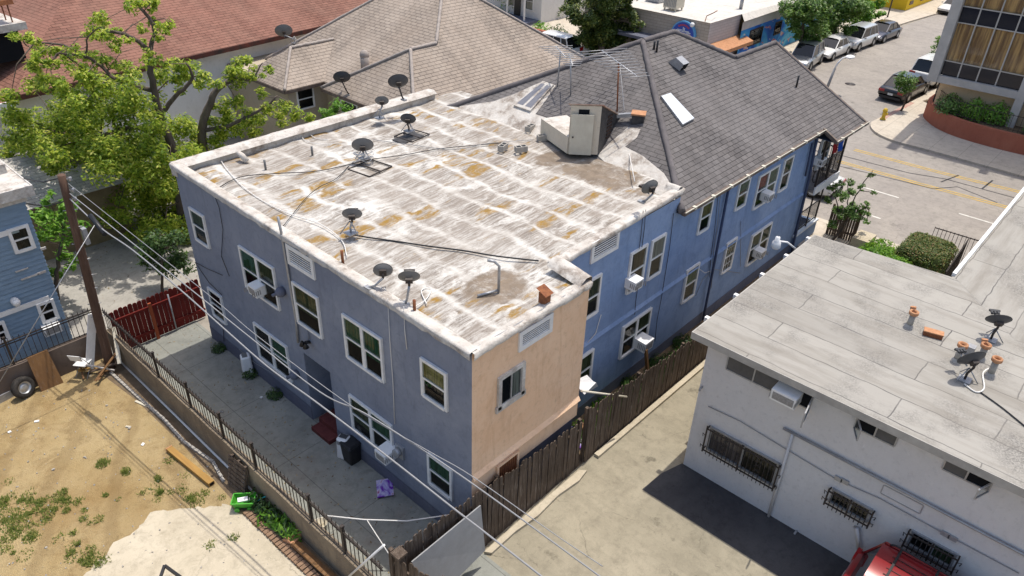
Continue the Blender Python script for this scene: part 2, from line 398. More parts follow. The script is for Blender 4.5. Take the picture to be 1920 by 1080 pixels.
def stripe(b, pts, w, z=.008):
    for (x0, y0), (x1, y1) in zip(pts, pts[1:]):
        d = V((x1-x0, y1-y0)).normalized(); n = V((-d.y, d.x))*w/2
        b.face([(x0+n.x,y0+n.y,z),(x0-n.x,y0-n.y,z),(x1-n.x,y1-n.y,z),(x1+n.x,y1+n.y,z)])
for off in (0, .24):
    stripe(b, [(42.95+off,12.4),(43.1+off,8),(43.5+off,4),(43.8+off,-60)], .1)
    stripe(b, [(40.55+off,12.4),(40.7+off,8),(40.95+off,4),(41.2+off,-60)], .1)
struct(b.build('yellow_lane_lines', M['yellowline']))
b = MB()
for x, y0, y1 in ((38.2,10.2,8.3),(38.55,5.6,3.6),(35.15,9.5,8.1),(38.8,.8,-1.2),(38.0,14.7,12.7)): stripe(b, [(x,y0),(x+.03,y1)], .12)
struct(b.build('white_lane_dashes', M['whiteline']))
b = MB()   # tar-sealed trench lines in the boulevard
stripe(b, [(41.6,13),(41.9,9),(42.5,7.4),(42.6,4)], .07); stripe(b, [(39.9,13),(40.7,7.4),(41.9,6.6),(41.3,4.6)], .06); stripe(b, [(43.6,7.0),(41.9,7.4)], .08); stripe(b,[(44.2,5.5),(42.6,5.6)],.09)
struct(b.build('road_tar_seams', M['apron']))
b = MB(); b.lathe((55.6,17.55,.006), [(0,.004),(.36,.004),(.36,0)], 20); struct(b.build('manhole_cover', M['iron']))

# ================================================================ BLUE BUILDING
k = NT('weathered_white_roof'); co = k.co('World')
def warped(vec, amp, scale):
    nz = k.n('VectorMath', operation='SUBTRACT'); k.link(k.noise(vec, scale, 4, .6, 0, True), nz.inputs[0]); nz.inputs[1].default_value = (.5,.5,.5)
    sc = k.n('VectorMath', operation='SCALE'); k.link(nz.outputs[0], sc.inputs[0]); sc.inputs['Scale'].default_value = amp
    ad = k.n('VectorMath', operation='ADD'); k.link(vec, ad.inputs[0]); k.link(sc.outputs[0], ad.inputs[1]); return ad.outputs[0]
def mapped(vec, scale, rot=0, loc=(0,0,0)):
    mp = k.n('Mapping'); k.link(vec, mp.inputs[0]); mp.inputs['Scale'].default_value = scale; mp.inputs['Rotation'].default_value = (0,0,rot); mp.inputs['Location'].default_value = loc; return mp.outputs[0]
wv = warped(co, 1.7, .55); wv2 = warped(co, .9, 1.3)
sep = k.n('SeparateXYZ'); k.link(co, sep.inputs[0]); sw = k.n('SeparateXYZ'); k.link(warped(co, 1.15, .55), sw.inputs[0])
seam = k.math('ABSOLUTE', k.math('SUBTRACT', k.math('FRACT', k.math('DIVIDE', sw.outputs[0], 1.03)), .5))
base = k.mix(k.ramp(k.noise(co, 1.7, 8, .7), (.35, 0.0), (.7, 1.0)), (.76, .75, .705), (.58, .555, .505))
big = k.ramp(k.noise(co, .23, 3, .5, .6), (.34, .55), (.48, 1.0))
patch = k.ramp(k.noise(mapped(wv, (.6, 1.0, 1), .08), .95, 9, .68), (.34, 0.0), (.47, 1.0))
st1 = k.ramp(k.noise(mapped(wv2, (.30, 2.6, 1), .02, (3,7,0)), 1.5, 9, .74), (.39, 0.0), (.51, 1.0))
st2 = k.ramp(k.noise(mapped(co, (.7, 9.0, 1), .03, (1,4,0)), 1.6, 7, .75), (.38, .4), (.56, 1.0))
f = k.math('MULTIPLY', k.math('MULTIPLY', patch, k.math('MULTIPLY', k.math('ADD', k.math('MULTIPLY', st1, .62), .38), st2)), k.math('MAXIMUM', k.ramp(seam, (.02, .2), (.17, 1.0)), k.ramp(k.noise(co, .8, 5, .7), (.50, 0.0), (.60, .9))))
f = k.math('MULTIPLY', f, big)
brown = k.mix(k.ramp(k.noise(wv2, 2.2, 8, .75), (.3, 0.0), (.7, 1.0)), (.10, .078, .06), (.28, .238, .198))
col = k.mix(f, base, brown)
col = k.mix(k.math('MULTIPLY', k.ramp(k.noise(wv, .38, 6, .65), (.40, 0.0), (.60, .62)), st2), col, (.29, .25, .21))
y = k.math('MULTIPLY', k.ramp(k.noise(mapped(warped(co, .6, .8), (.50, 2.1, 1), .1, (9,2,0)), .78, 5, .6), (.565, 0.0), (.62, 1.0)), k.ramp(seam, (.06, 0.0), (.17, 1.0)))
y = k.math('MULTIPLY', y, k.ramp(k.noise(co, 5, 6, .75), (.32, .25), (.55, 1.0)))
col = k.mix(y, col, k.mix(k.noise(co, 4, 5), (.36, .20, .025), (.19, .125, .045)))
sm = k.ramp(k.noise(mapped(wv2, (1.0, 6, 1)), 2.4, 8, .8), (.54, 0.0), (.70, .7)); col = k.mix(sm, col, (.21, .175, .15))
col = k.mix(k.ramp(k.noise(co, 18, 4, .7), (.60, 0.0), (.72, .55)), col, (.16, .135, .115))
cr = k.math('MULTIPLY', cracks(k, co, .75, .005, .7), .5); col = k.mix(cr, col, (.13, .11, .10))
# places where the coating has worn right through: round the bent vent, before the stair hut, along the hip and the long side
warp = k.math('MULTIPLY', k.math('SUBTRACT', k.noise(co, 1.6, 7, .7), .5), 2.2)
def worn(cx, cy, rx, ry, hard=.35):
    dx = k.math('DIVIDE', k.math('SUBTRACT', sep.outputs[0], cx), rx); dy = k.math('DIVIDE', k.math('SUBTRACT', sep.outputs[1], cy), ry)
    d = k.math('ADD', k.math('ADD', k.math('MULTIPLY', dx, dx), k.math('MULTIPLY', dy, dy)), warp)
    return k.ramp(d, (.55, 1.0), (.55+hard, 0.0))
wc = k.mix(k.noise(co, 2.6, 7, .72), (.07, .055, .045), (.33, .26, .19))
wm = k.ramp(k.noise(wv2, 1.9, 9, .8), (.36, .35), (.52, 1.0))
ps = [P(930,530,6.15), P(1105,305,6.2), P(1150,325,6.2), P(1040,290,6.2), P(960,205,6.3), P(1210,350,6.2)]
for q, rx, ry in ((ps[0], 1.0, .75), (ps[1], 1.3, 1.1), (ps[2], 1.1, .9), (ps[3], .9, .6), (ps[4], .5, 1.2), (ps[5], .5, .35)): col = k.mix(k.math('MULTIPLY', worn(q.x, q.y, rx, ry), wm), col, wc)
col = k.mix(k.math('MULTIPLY', worn(15.7, 9.75, 3.0, .38), .8), col, (.30, .235, .18))
k.bump(k.mix(.5, k.noise(co, 2.5, 6, .7), k.noise(co, 20, 4)), .16, .03)
M['roofwhite'] = k.fin(col, .8, .2)
k = NT('dirty_white_coating'); co = k.co('World')
col = k.mix(k.ramp(k.noise(co, 2.2, 8, .72), (.36, 0.0), (.68, 1.0)), (.62, .59, .54), (.40, .35, .30))
col = k.mix(k.ramp(k.noise(co, 1.1, 8, .75), (.52, 0.0), (.68, .9)), col, (.19, .15, .12)); k.bump(k.noise(co, 6, 6, .7), .7, .05)
M['coating'] = k.fin(col, .8, .2)
M['shdark'] = shingle('charcoal_shingles', (.155, .145, .142), (.098, .091, .09), (.19, .172, .163), .36, .17)
M['shcap'] = gen('shingle_cap', (.17, .155, .155), (.12, .11, .11), 3, .95, .1, 0, .5)
M['stain'] = concrete('bare_roof_stain', (.32, .25, .17), (.42, .36, .28), (.10, .085, .07), .6, .02)
M['reddoor'] = gen('red_step', (.10, .022, .022), (.15, .04, .035), 5, .7, .3)
M['slatedoor'] = gen('slate_door', (.06, .065, .10), (.08, .085, .12), 3, .7, .3, grime=.3)

BB = thing('apartment_house', (18, 15, 0), 'old two-storey blue stucco apartment house with flat white rear roof and dark hip roof', 'building')
XR, YB, YL, YN = 8.7, 8.7, 9.75, 21.3           # rear wall, bay wall, long wall, north wall
def rz(y): return 6.08 + (y - 8.7)*.004
def ez_(y): return 6.08 + (y - 8.7)*.0225
# --- rear wall with the doorway hole
dL, dR = PX(567,649,XR), PX(616,677,XR); dy0, dy1 = dR.y, dL.y; dz1 = 2.52
b = MB()
def rq(y0, z0, y1, z1a, z1b): b.face([(XR,y1,z0),(XR,y0,z0),(XR,y0,z1a),(XR,y1,z1b)])
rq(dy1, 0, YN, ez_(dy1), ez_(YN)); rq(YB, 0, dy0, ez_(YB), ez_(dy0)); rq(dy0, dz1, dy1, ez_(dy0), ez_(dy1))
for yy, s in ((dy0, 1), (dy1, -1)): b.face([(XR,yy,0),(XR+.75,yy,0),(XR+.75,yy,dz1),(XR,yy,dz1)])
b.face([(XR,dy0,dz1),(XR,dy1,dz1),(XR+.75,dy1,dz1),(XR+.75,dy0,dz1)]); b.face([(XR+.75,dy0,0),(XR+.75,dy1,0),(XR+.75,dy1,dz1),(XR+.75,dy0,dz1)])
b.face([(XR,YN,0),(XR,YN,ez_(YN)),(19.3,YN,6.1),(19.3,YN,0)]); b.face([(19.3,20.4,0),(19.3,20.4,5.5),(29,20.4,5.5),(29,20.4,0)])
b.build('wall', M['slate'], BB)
b = MB(); b.face([(XR-.012,dy1+.0,0),(XR-.012,YN,0),(XR-.012,YN,.52),(XR-.012,dy1,.5)]); b.face([(XR-.012,YB,0),(XR-.012,dy0,0),(XR-.012,dy0,.45),(XR-.012,YB,.42)]); b.build('foundation', M['base'], BB)
# doorway
b = MB(); b.box((XR+.71,dy0+.06,.3),(XR+.74,dy0+.62,2.3)); door = b.build('door', M['slatedoor'], BB)
b = MB()
for a in range(4): b.box((XR+.66,dy0+.08+a*.16,.3),(XR+.69,dy0+.10+a*.16,2.3))
b.box((XR+.65,dy0+.04,2.26),(XR+.70,dy0+.66,2.34)); b.box((XR+.65,dy0+.62,.3),(XR+.70,dy0+.68,2.34)); b.build('screen_frame', M['galv'], door)
b = MB(); b.box((XR+.02,dy0+.01,0),(XR+.70,dy1-.3,.28)); b.box((XR-.3,dy0+.02,0),(XR+.02,dy1-.35,.14)); b.build('step', M['reddoor'], BB)
# --- bay (peach wall) with flared skirt
XB = 12.7; b = MB()
zf0, zf1 = PY(893,892,YB).z, PY(1090,745,YB).z; zf = (zf0+zf1)/2; zb = (PY(975,860,YB).z + PY(1081,781,YB).z)/2
top = rz(YB)
b.face([(XR,YB,zf+.12),(XB,YB,zf+.12),(XB,YB,top),(XR,YB,top)])
b.face([(XR,YB-.08,zf),(XB,YB-.08,zf),(XB,YB,zf+.12),(XR,YB,zf+.12)])
b.face([(XR,YB-.004,zf),(XB,YB-.004,zf),(XB,YB-.08,zf),(XR,YB-.08,zf)])
b.face([(XR,YB+.01,zb),(XB,YB+.01,zb),(XB,YB+.01,zf),(XR,YB+.01,zf)])
b.face([(XR,YB+.01,zb),(XR,YB+.3,zb),(XB,YB+.3,zb),(XB,YB+.01,zb)])
b.face([(XB,YB,zb),(XB,YL,zb),(XB,YL,top),(XB,YB,top)])
b.build('bay_wall', M['beige'], BB)
b = MB(); b.box((XR+.002,YB+.12,0),(XB-.02,YL,zb+.02)); b.build('foundation', M['base'], BB)
# --- long wall, upper storey oversailing the lower
zl = (PY(1097,648,YL).z + PY(1320,490,YL).z)/2
XF = 28.95
b = MB()
b.face([(XB,YL,zl+.1),(18.5,YL,zl+.1),(18.5,YL,6.06),(XB,YL,6.06)]); b.face([(18.5,YL,zl+.1),(XF,YL,zl+.1),(XF,YL,5.6),(18.5,YL,5.6)])
b.face([(XB,YL-.07,zl),(XF,YL-.07,zl),(XF,YL,zl+.1),(XB,YL,zl+.1)]); b.face([(XB,YL+.02,zl),(XF,YL+.02,zl),(XF,YL-.07,zl),(XB,YL-.07,zl)])
b.face([(XB,YL+.02,0),(XF,YL+.02,0),(XF,YL+.02,zl),(XB,YL+.02,zl)])
b.face([(XF,YL,0),(XF,20.4,0),(XF,20.4,5.5),(XF,YL,5.5)]);
b.build('wall', M['blue'], BB)
b = MB(); b.box((XB,YL-.0,0),(XF,YL+.01,.45)); b.build('foundation', M['base'], BB)
# --- flat roof deck
b = MB(); n = 0
def und(x, y): return rz(y) - .03 + .025*math.sin(x*1.9+y*.7)*math.sin(y*1.3) + .02*math.sin(x*6.1)
xs = [XR+.1+i*(20.6-XR-.1)/40 for i in range(41)]; ys = [YL-.0+i*(YN-YL)/36 for i in range(37)]
vs = [(x, y, und(x, y)) for y in ys for x in xs]
b.faces(vs, [(j*41+i, j*41+i+1, (j+1)*41+i+1, (j+1)*41+i) for j in range(36) for i in range(40) if not (xs[i+1] > 18.5 and ys[j] < 10.75)], True)
xs2 = [XR+.1+i*(XB-XR-.1)/14 for i in range(15)]; ys2 = [YB+i*(YL-YB)/4 for i in range(5)]
b.faces([(x, y, und(x, y)) for y in ys2 for x in xs2], [(j*15+i, j*15+i+1, (j+1)*15+i+1, (j+1)*15+i) for j in range(4) for i in range(14)], True)
b.build('flat_roof', M['roofwhite'], BB)
def strip(b, p, q, w0, w1, side, n=36, h=.09, low=.12, wob=.02):      # rounded, hand-coated edge: w0 outside, w1 inside
    p, q = V(p), V(q); d = (q-p).normalized(); s = V(side)
    rows = []
    for i in range(n+1):
        c = p + (q-p)*i/n; r = wob
        j = lambda: R_.uniform(-r, r)
        rows.append([c + s*w0 + V((0,0,-low+j())), c + s*(w0+.01+j()*.4) + V((0,0,h*.6)), c + s*(w0*.3) + V((0,0,h+j()*.6)), c - s*(w1*.55+j()) + V((0,0,h+j()*.6)), c - s*w1 + V((0,0,h*.4)), c - s*(w1+.1) + V((0,0,-.05))])
    k = len(rows[0]); base = [v for r in rows for v in r]
    b.faces(base, [(i*k+j, (i+1)*k+j, (i+1)*k+j+1, i*k+j+1) for i in range(n) for j in range(k-1)], True)
b = MB()
strip(b, (XR,YB,ez_(YB)), (XR,YN+.1,ez_(YN)), .07, .2, (-1,0,0), 60, .05, .12, .03); strip(b, (XR,YB,rz(YB)), (XB,YB,rz(YB)), .07, .2, (0,-1,0), 24, .05, .12, .03)
strip(b, (XB,YB,rz(YB)+.06), (XB,YL,rz(YL)+.22), .06, .3, (1,0,0), 8, .1, .3); strip(b, (XB,YL,rz(YL)+.05), (18.6,YL,6.3), .05, .2, (0,-1,0), 20, .03, .12)
strip(b, (18.42,YL,6.3), (18.42,YL+.45,6.3), .1, .12, (1,0,0), 4, .1, .3)
strip(b, (XR-.02,YN+.1,6.36), (19.1,YN+.1,6.40), .1, .26, (0,1,0), 60, .06, .4, .035)
b.box((XR-.03,YN-.16,rz(YN)-.1),(19.1,YN+.16,6.37))
b.build('parapet', M['coating'], BB)
# --- hip roof
pt = .52; H = V((18.35,9.55,5.68))
A1 = V((24.03,15.23,8.634)); A2 = V((26.16,15.23,8.634)); Bp = V((27.97,13.42,7.69)); Cp = V((31.5,13.42,7.69))
D = V((31.5,8.98,5.384)); E = V((28.45,8.98,5.384)); F_ = V((28.45,9.55,5.68)); YE = 20.9
b = MB(); sl = math.hypot(1, pt)
def ruv(pts, ax):    # uv in metres: u along the eave, v up the slope
    return [((p.x, p.y*sl) if ax == 'x' else (p.y, p.x*sl)) for p in pts]
fa = [H, F_, E, D, Cp, Bp, A2, A1]; b.face(fa, ruv(fa, 'x'))
G = V((18.35, YE, 5.68)); fb = [G, H, A1]; fb2 = [H, A1, V((24.02, 15.24, 8.62)), G]; b.face([G, H, A1], ruv([G, H, A1], 'y'))
K2 = V((31.84, YE, 5.68)); fcs = [K2, G, A1, A2]; b.face(fcs, ruv(fcs, 'x'))
fd = [V((31.84,9.6,5.67)), K2, A2]; b.face(fd, ruv(fd, 'y'))
fe = [Cp, Bp, V((28.5,17.86,5.384)), V((31.5,17.86,5.384))]; b.face([fe[3], fe[2], fe[1], fe[0]], ruv([fe[3], fe[2], fe[1], fe[0]], 'x'))
hip = b.build('hip_roof', M['shdark'], BB)
b = MB()
for p, q, w in ((H, A1, .26), (A1, A2, .24), (A2, Bp, .24), (Bp, Cp, .24), (G, A1, .26), (Cp, D, .1)):
    n = 26; pts = [V(p).lerp(V(q), i/n) + V((0,0,.005 + R_.uniform(0,.012))) for i in range(n+1)]
    b.tube(pts, [w*.42*R_.uniform(.85,1.1) for _ in pts], 8)
b.build('ridge_cap', M['shcap'], hip)
b = MB()   # gable end, soffit
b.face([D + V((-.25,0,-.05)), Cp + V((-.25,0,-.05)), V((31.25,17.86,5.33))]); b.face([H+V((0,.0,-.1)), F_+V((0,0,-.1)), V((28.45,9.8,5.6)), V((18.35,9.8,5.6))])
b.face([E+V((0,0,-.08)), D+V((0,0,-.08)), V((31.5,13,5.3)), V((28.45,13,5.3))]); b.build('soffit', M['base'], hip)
M['gutter'] = gen('brown_gutter', (.10, .07, .055), (.2, .16, .13), 4, .6, .3)
b = MB(); b.bar(H+V((0,-.06,-.06)), F_+V((.15,-.06,-.06)), .12, .11); b.bar(E+V((0,-.06,-.06)), D+V((.2,-.06,-.06)), .12, .11); b.bar(F_+V((.1,0,-.02)), E+V((.02,-.05,-.02)), .09, .14); b.bar(D+V((.04,0,-.04)), Cp+V((.04,0,-.02)), .09, .16)
gut = b.build('gutter', M['gutter'], BB)
b = MB(); b.bar(H+V((0,-.125,.0)), F_+V((.15,-.125,.0)), .025, .03); b.bar(E+V((0,-.125,0)), D+V((.2,-.125,0)), .025, .03)
for i in range(9):
    p = H.lerp(F_, (i+.5)/9); b.box((p.x-.06,p.y-.16,p.z-.06),(p.x+.06,p.y-.04,p.z+.03))
for i in range(3):
    p = E.lerp(D, (i+.5)/3); b.box((p.x-.06,p.y-.16,p.z-.06),(p.x+.06,p.y-.04,p.z+.03))
b.build('gutter_clips', M['cream_paint'], gut)
# white coating run up over the shingles at the back
nX = V((-pt,0,1)); nY = V((0,-pt,1))
def onX(u, v, h=0): return PN(u, v, nX, H + V((0,0,h)))
def onY(u, v, h=0): return PN(u, v, nY, H + V((0,0,h)))
b = MB()
pts = [(862,199),(925,190),(965,176),(1000,160),(1020,152),(1042,160),(1022,190),(1004,214),(1034,224),(1020,262),(985,256),(945,240),(900,226),(860,212)]
b.face([onX(u, v, .02) for u, v in pts]); b.build('roof_coating', M['coating'], hip); b = MB()
pts = [(1120,291),(1150,262),(1178,238),(1201,242),(1194,258),(1172,275),(1205,292),(1245,325),(1268,362),(1272,372),(1255,378),(1220,356),(1180,330),(1135,305)]
b.face([onX(u, v, .02) for u, v in pts])
b.build('roof_coating', M['coating'], hip)
def roofpanel(name, pts, h, frame_mat, pane_mat, fn, split=False, fw=.07):
    q = [fn(*p, .005) for p in pts]; n = (q[1]-q[0]).cross(q[3]-q[0]).normalized()
    if n.z < 0: n = -n
    b = MB(); t = [p + n*h for p in q]
    b.faces(q + t, [(4,5,6,7),(0,1,5,4),(1,2,6,5),(2,3,7,6),(3,0,4,7)])
    o = b.build(name, frame_mat, BB)
    c = (t[0]+t[1]+t[2]+t[3])/4; b = MB()
    ins = [p + (c-p).normalized()*fw*1.4 + n*.006 for p in t]
    if split:
        m0, m1 = (ins[0]+ins[3])/2, (ins[1]+ins[2])/2; e = (ins[3]-ins[0]).normalized()*.05
        b.face([ins[0], ins[1], m1-e, m0-e]); b.face([m0+e, m1+e, ins[2], ins[3]])
    else: b.face(ins)
    b.build('pane', pane_mat, o); return o
M['skypane'] = gen('grey_skylight_pane', (.14, .145, .17), (.20, .20, .22), 2.5, .35, .5, grime=.2)
M['skywhite'] = gen('white_skylight_pane', (.66, .70, .74), (.60, .64, .68), 2.5, .4, .5)
roofpanel('skylight', [(964,200),(1019,155),(1039,162),(995.5,211)], .09, M['coating'], M['skypane'], onX, True, .1)
roofpanel('skylight', [(1237,183),(1255,177),(1300,225),(1278,237)], .08, M['galv'], M['skywhite'], onY, False, .015)
# vents and pipes on the hip roof
def pipe(p, h, r, m, cap=None, parent=BB, name='vent_pipe', lean=(0,0)):
    b = MB(); p = V(p); q = p + V((lean[0],lean[1],h)); b.tube([p-V((0,0,.05)), q], r, 8)
    if cap: b.lathe(q, [(r*1.7,-.06),(r*1.8,.02),(r*1.2,.05),(0,.06)], 10)
    return b.build(name, m, parent)
p = onY(1268,124); b = MB(Matrix.Translation(p) @ Matrix.Rotation(math.atan(pt), 4, 'X'))
b.faces([(-.2,-.28,.05),(.2,-.28,.05),(.2,.28,.0),(-.2,.28,.0),(-.2,-.28,.34),(.2,-.28,.34),(.2,.12,.34),(-.2,.12,.34)], [(4,5,6,7),(1,2,6,5),(3,0,4,7),(2,3,7,6)])
v = b.build('roof_vent', M['galv'], BB)
b = MB(Matrix.Translation(p) @ Matrix.Rotation(math.atan(pt), 4, 'X')); b.face([(-.18,-.285,.07),(.18,-.285,.07),(.18,-.285,.31),(-.18,-.285,.31)]); b.build('louvre', M['dark'], v)
for u, v, h in ((1226,92,.28),(1231,97,.4),(1493,163,.45)): pipe(onY(u, v), h, .04, M['black'])
# ================================================================ windows, vents, fittings of the blue building
def window(parent, o, out, w, h, cur=None, double=False, frame='white', ajar=False, sash=True, fw=.075, lower=None, grid=False, depth=.06, name='window', curh=1.0):
    F = wallframe(o, out)                                  # o = sill centre
    b = MB(F)
    def bx(x0, x1, z0, z1, y0=-.03, y1=depth): b.box((x0, y0, z0), (x1, y1, z1))
    bx(-w/2, -w/2+fw, 0, h); bx(w/2-fw, w/2, 0, h); bx(-w/2+fw, w/2-fw, h-fw, h); bx(-w/2+fw, w/2-fw, 0, fw, -.03, depth+.02)
    cells = [(-w/2+fw, w/2-fw)]
    if double:
        bx(-fw*.75, fw*.75, fw, h-fw); cells = [(-w/2+fw, -fw*.75), (fw*.75, w/2-fw)]
    for x0, x1 in cells:
        if sash: bx(x0, x1, h*.5-.025, h*.5+.025, .01, depth*.8)
        if sash:
            for xx in (x0, x1-.022): bx(xx, xx+.022, fw, h*.5-.025, .01, depth*.7)
        if grid:
            for t in (1/3, 2/3): bx(x0+(x1-x0)*t-.008, x0+(x1-x0)*t+.008, fw, h-fw, .012, depth*.6)
            for t in (.25, .75): bx(x0, x1, h*t-.008, h*t+.008, .012, depth*.6)
    wd = b.build(name, M[frame], parent)
    b = MB(F); b.face([(-w/2+.02,.004,.02),(w/2-.02,.004,.02),(w/2-.02,.004,h-.02),(-w/2+.02,.004,h-.02)]); b.build('room_interior', M['dark'], wd)
    if cur:
        b = MB(F); seen = cur if isinstance(cur, (list, tuple)) else [cur]*len(cells)
        for i, ((x0, x1), cc) in enumerate(zip(cells, seen)):
            if not cc: continue
            b = MB(F); n = 8
            z0, z1 = (h*R_.uniform(.30,.62), h-fw) if curh < 1 else (fw, h-fw)
            vs = []
            for a in range(n+1):
                x = x0+(x1-x0)*a/n; y = .010 + .007*(a % 2)
                vs += [(x, y, z0), (x, y, z1)]
            b.faces(vs, [(2*a, 2*a+2, 2*a+3, 2*a+1) for a in range(n)]); b.build('curtain', M['cur_'+cc], wd)
    for x0, x1 in cells:
        b = MB(F)
        b.face([(x0,.03,fw),(x1,.03,fw),(x1,.03,h*.5),(x0,.03,h*.5)]); b.face([(x0,.042,h*.5),(x1,.042,h*.5),(x1,.042,h-fw),(x0,.042,h-fw)])
        b.build('pane', M['glass'], wd)
    return wd
def quadX(x, TL, TR, BR, BL, off=.0):       # measured corners -> sill centre, width, height on an upright plane x = const facing -X
    p = [PX(*c, x-off) for c in (TL, TR, BR, BL)]
    y0 = (p[1].y+p[2].y)/2; y1 = (p[0].y+p[3].y)/2; z0 = (p[2].z+p[3].z)/2; z1 = (p[0].z+p[1].z)/2
    return V((x, (y0+y1)/2, z0)), y1-y0, z1-z0
def quadY(y, TL, TR, BR, BL, off=.0):
    p = [PY(*c, y-off) for c in (TL, TR, BR, BL)]
    x0 = (p[0].x+p[3].x)/2; x1 = (p[1].x+p[2].x)/2; z0 = (p[2].z+p[3].z)/2; z1 = (p[0].z+p[1].z)/2
    return V(((x0+x1)/2, y, z0)), x1-x0, z1-z0
WX, WY = (-1,0,0), (0,-1,0)
RW = {}
for key, q, kw in (
    ('u1', ((356,387),(383,404),(396,465),(369,449)), dict(cur='olive', curh=.5)),
    ('u2', ((449,459),(515,502),(527,581),(463,538)), dict(double=True, cur=('green','olive'), curh=.5)),
    ('u3', ((549,527),(598,557),(607,635),(560,602)), dict(cur='olive', curh=.5)),
    ('u4', ((643,586),(718,635),(723,718),(652,667)), dict(double=True, cur=('green','green'), curh=.5)),
    ('u5', ((790,668),(840,700),(841,772),(793,738)), dict(cur='yellow', curh=.5)),
    ('l1', ((390,536),(417,557),(427,609),(402,589)), dict()),
    ('l2', ((476,602),(540,650),(550,717),(489,668)), dict(double=True, cur=(None,'green'), curh=.5)),
    ('l3', ((656,737),(737,798),(740,863),(663,803)), dict(double=True, cur=('olive','green'), curh=.5)),
    ('l4', ((803,846),(850,881),(850,939),(805,902)), dict(cur='green', curh=.5))):
    o, w, h = quadX(XR, *q); RW[key] = (o, w, h); window(BB, o, WX, w, h, **kw)
SW = {}
for key, q, kw in (
    ('hid', ((1099,528),(1126,511),(1120,583),(1093,600)), dict(cur='olive', curh=.5)),
    ('ac', ((1181,473),(1210,459),(1205,533),(1173,548)), dict(cur='brown', curh=.5)),
    ('r', ((1221,450),(1247,437),(1237,510),(1211,525)), dict(cur='blind', curh=.5)),
    ('hidl', ((1086,672),(1113,650),(1105,713),(1078,735)), dict(cur='olive')),
    ('pl', ((1167,612),(1220,577),(1213,630),(1159,678)), dict(double=True, cur=('brown','olive'), curh=.5)),
    ('m', ((1286,507),(1310,491),(1300,553),(1276,568)), dict(cur='green', curh=.5)),
    ('e1', ((1314,384),(1337,371),(1327,426),(1305,441)), dict(cur='tanblind', curh=.5)),
    ('e2', ((1386,343),(1406,330),(1396,383),(1374,396)), dict(cur='green', curh=.5)),
    ('e3', ((1423,330),(1460,307),(1448,368),(1408,395)), dict(double=True, cur=('red','green'), curh=.5)),
    ('e4', ((1471,298),(1488,289),(1473,351),(1456,361)), dict(cur='olive', curh=.5)),
    ('b1', ((1362,456),(1382,442),(1368,501),(1349,515)), dict(cur='tanblind', grid=True, curh=.5)),
    ('b2', ((1409,440),(1445,418),(1435,470),(1397,500)), dict(double=True, cur=('olive','olive'), curh=.5)),
    ('f', ((1541,256),(1556,262),(1547,307),(1530,316)), dict(cur='olive', curh=.5))):
    o, w, h = quadY(YL, *q); SW[key] = (o, w, h); window(BB, o, WY, w, h, **kw)
# peach bay: sliding window in a chipped wooden frame
M['chipped'] = gen('chipped_white_frame', (.66, .64, .60), (.40, .36, .32), 7, .8, .2, 0, .4, grime=.6)
o, w, h = quadY(YB, (931,708),(983,677),(980,735),(932,768))
F = wallframe(o, WY); b = MB(F)
for x0, x1, z0, z1 in ((-w/2,-w/2+.11,0,h),(w/2-.11,w/2,0,h),(-w/2+.11,w/2-.11,h-.1,h),(-w/2-.05,w/2+.05,-.06,.09)): b.box((x0,-.03,z0),(x1,.06,z1))
wd = b.build('window', M['chipped'], BB)
b = MB(F); b.face([(-w/2+.02,.004,.02),(w/2-.02,.004,.02),(w/2-.02,.004,h-.02),(-w/2+.02,.004,h-.02)]); b.build('room_interior', M['dark'], wd)
b = MB(F); b.box((-.02,.01,.09),(.02,.04,h-.1)); b.box((-w/2+.11,.01,.09),(-w/2+.14,.035,h-.1)); b.box((w/2-.14,.01,.09),(w/2-.11,.035,h-.1)); b.build('sash', M['galv'], wd)
b = MB(F); b.face([(.02,.008,.1),(w/2-.13,.008,.1),(w/2-.13,.008,h-.1),(.02,.008,h-.1)]); b.build('curtain', M['cur_blind'], wd)
b = MB(F); b.face([(-w/2+.11,.022,.09),(w/2-.11,.022,.09),(w/2-.11,.022,h-.1),(-w/2+.11,.022,h-.1)]); b.build('pane', M['glass'], wd)
# attic louvres
def louvre(parent, o, out, w, h, n=6):
    F = wallframe(o, out); b = MB(F); fw = .11
    for x0, x1, z0, z1 in ((-w/2,-w/2+fw,0,h),(w/2-fw,w/2,0,h),(-w/2+fw,w/2-fw,h-fw,h),(-w/2+fw,w/2-fw,0,fw)): b.box((x0,-.02,z0),(x1,.05,z1))
    lv = b.build('louvre_vent', M['white'], parent)
    b = MB(F); b.face([(-w/2+.03,.004,.03),(w/2-.03,.004,.03),(w/2-.03,.004,h-.03),(-w/2+.03,.004,h-.03)]); b.build('backing', M['dark'], lv)
    b = MB(F); ih = h-2*fw
    for i in range(n):
        z = fw + ih*(i+.5)/n; b.box((-w/2+fw,.012,z-ih/n*.22),(w/2-fw,.03,z+ih/n*.18))
    b.build('slats', M['white'], lv)
o, w, h = quadX(XR, (537,455),(589,485),(592,524),(543,493)); louvre(BB, o, WX, w, h)
o, w, h = quadY(YB, (971,624),(1035,584),(1033,620),(971,659)); louvre(BB, o, WY, w, h)
o, w, h = quadY(YL, (1108,452),(1160,430),(1157,467),(1107,491)); louvre(BB, o, WY, w, h)
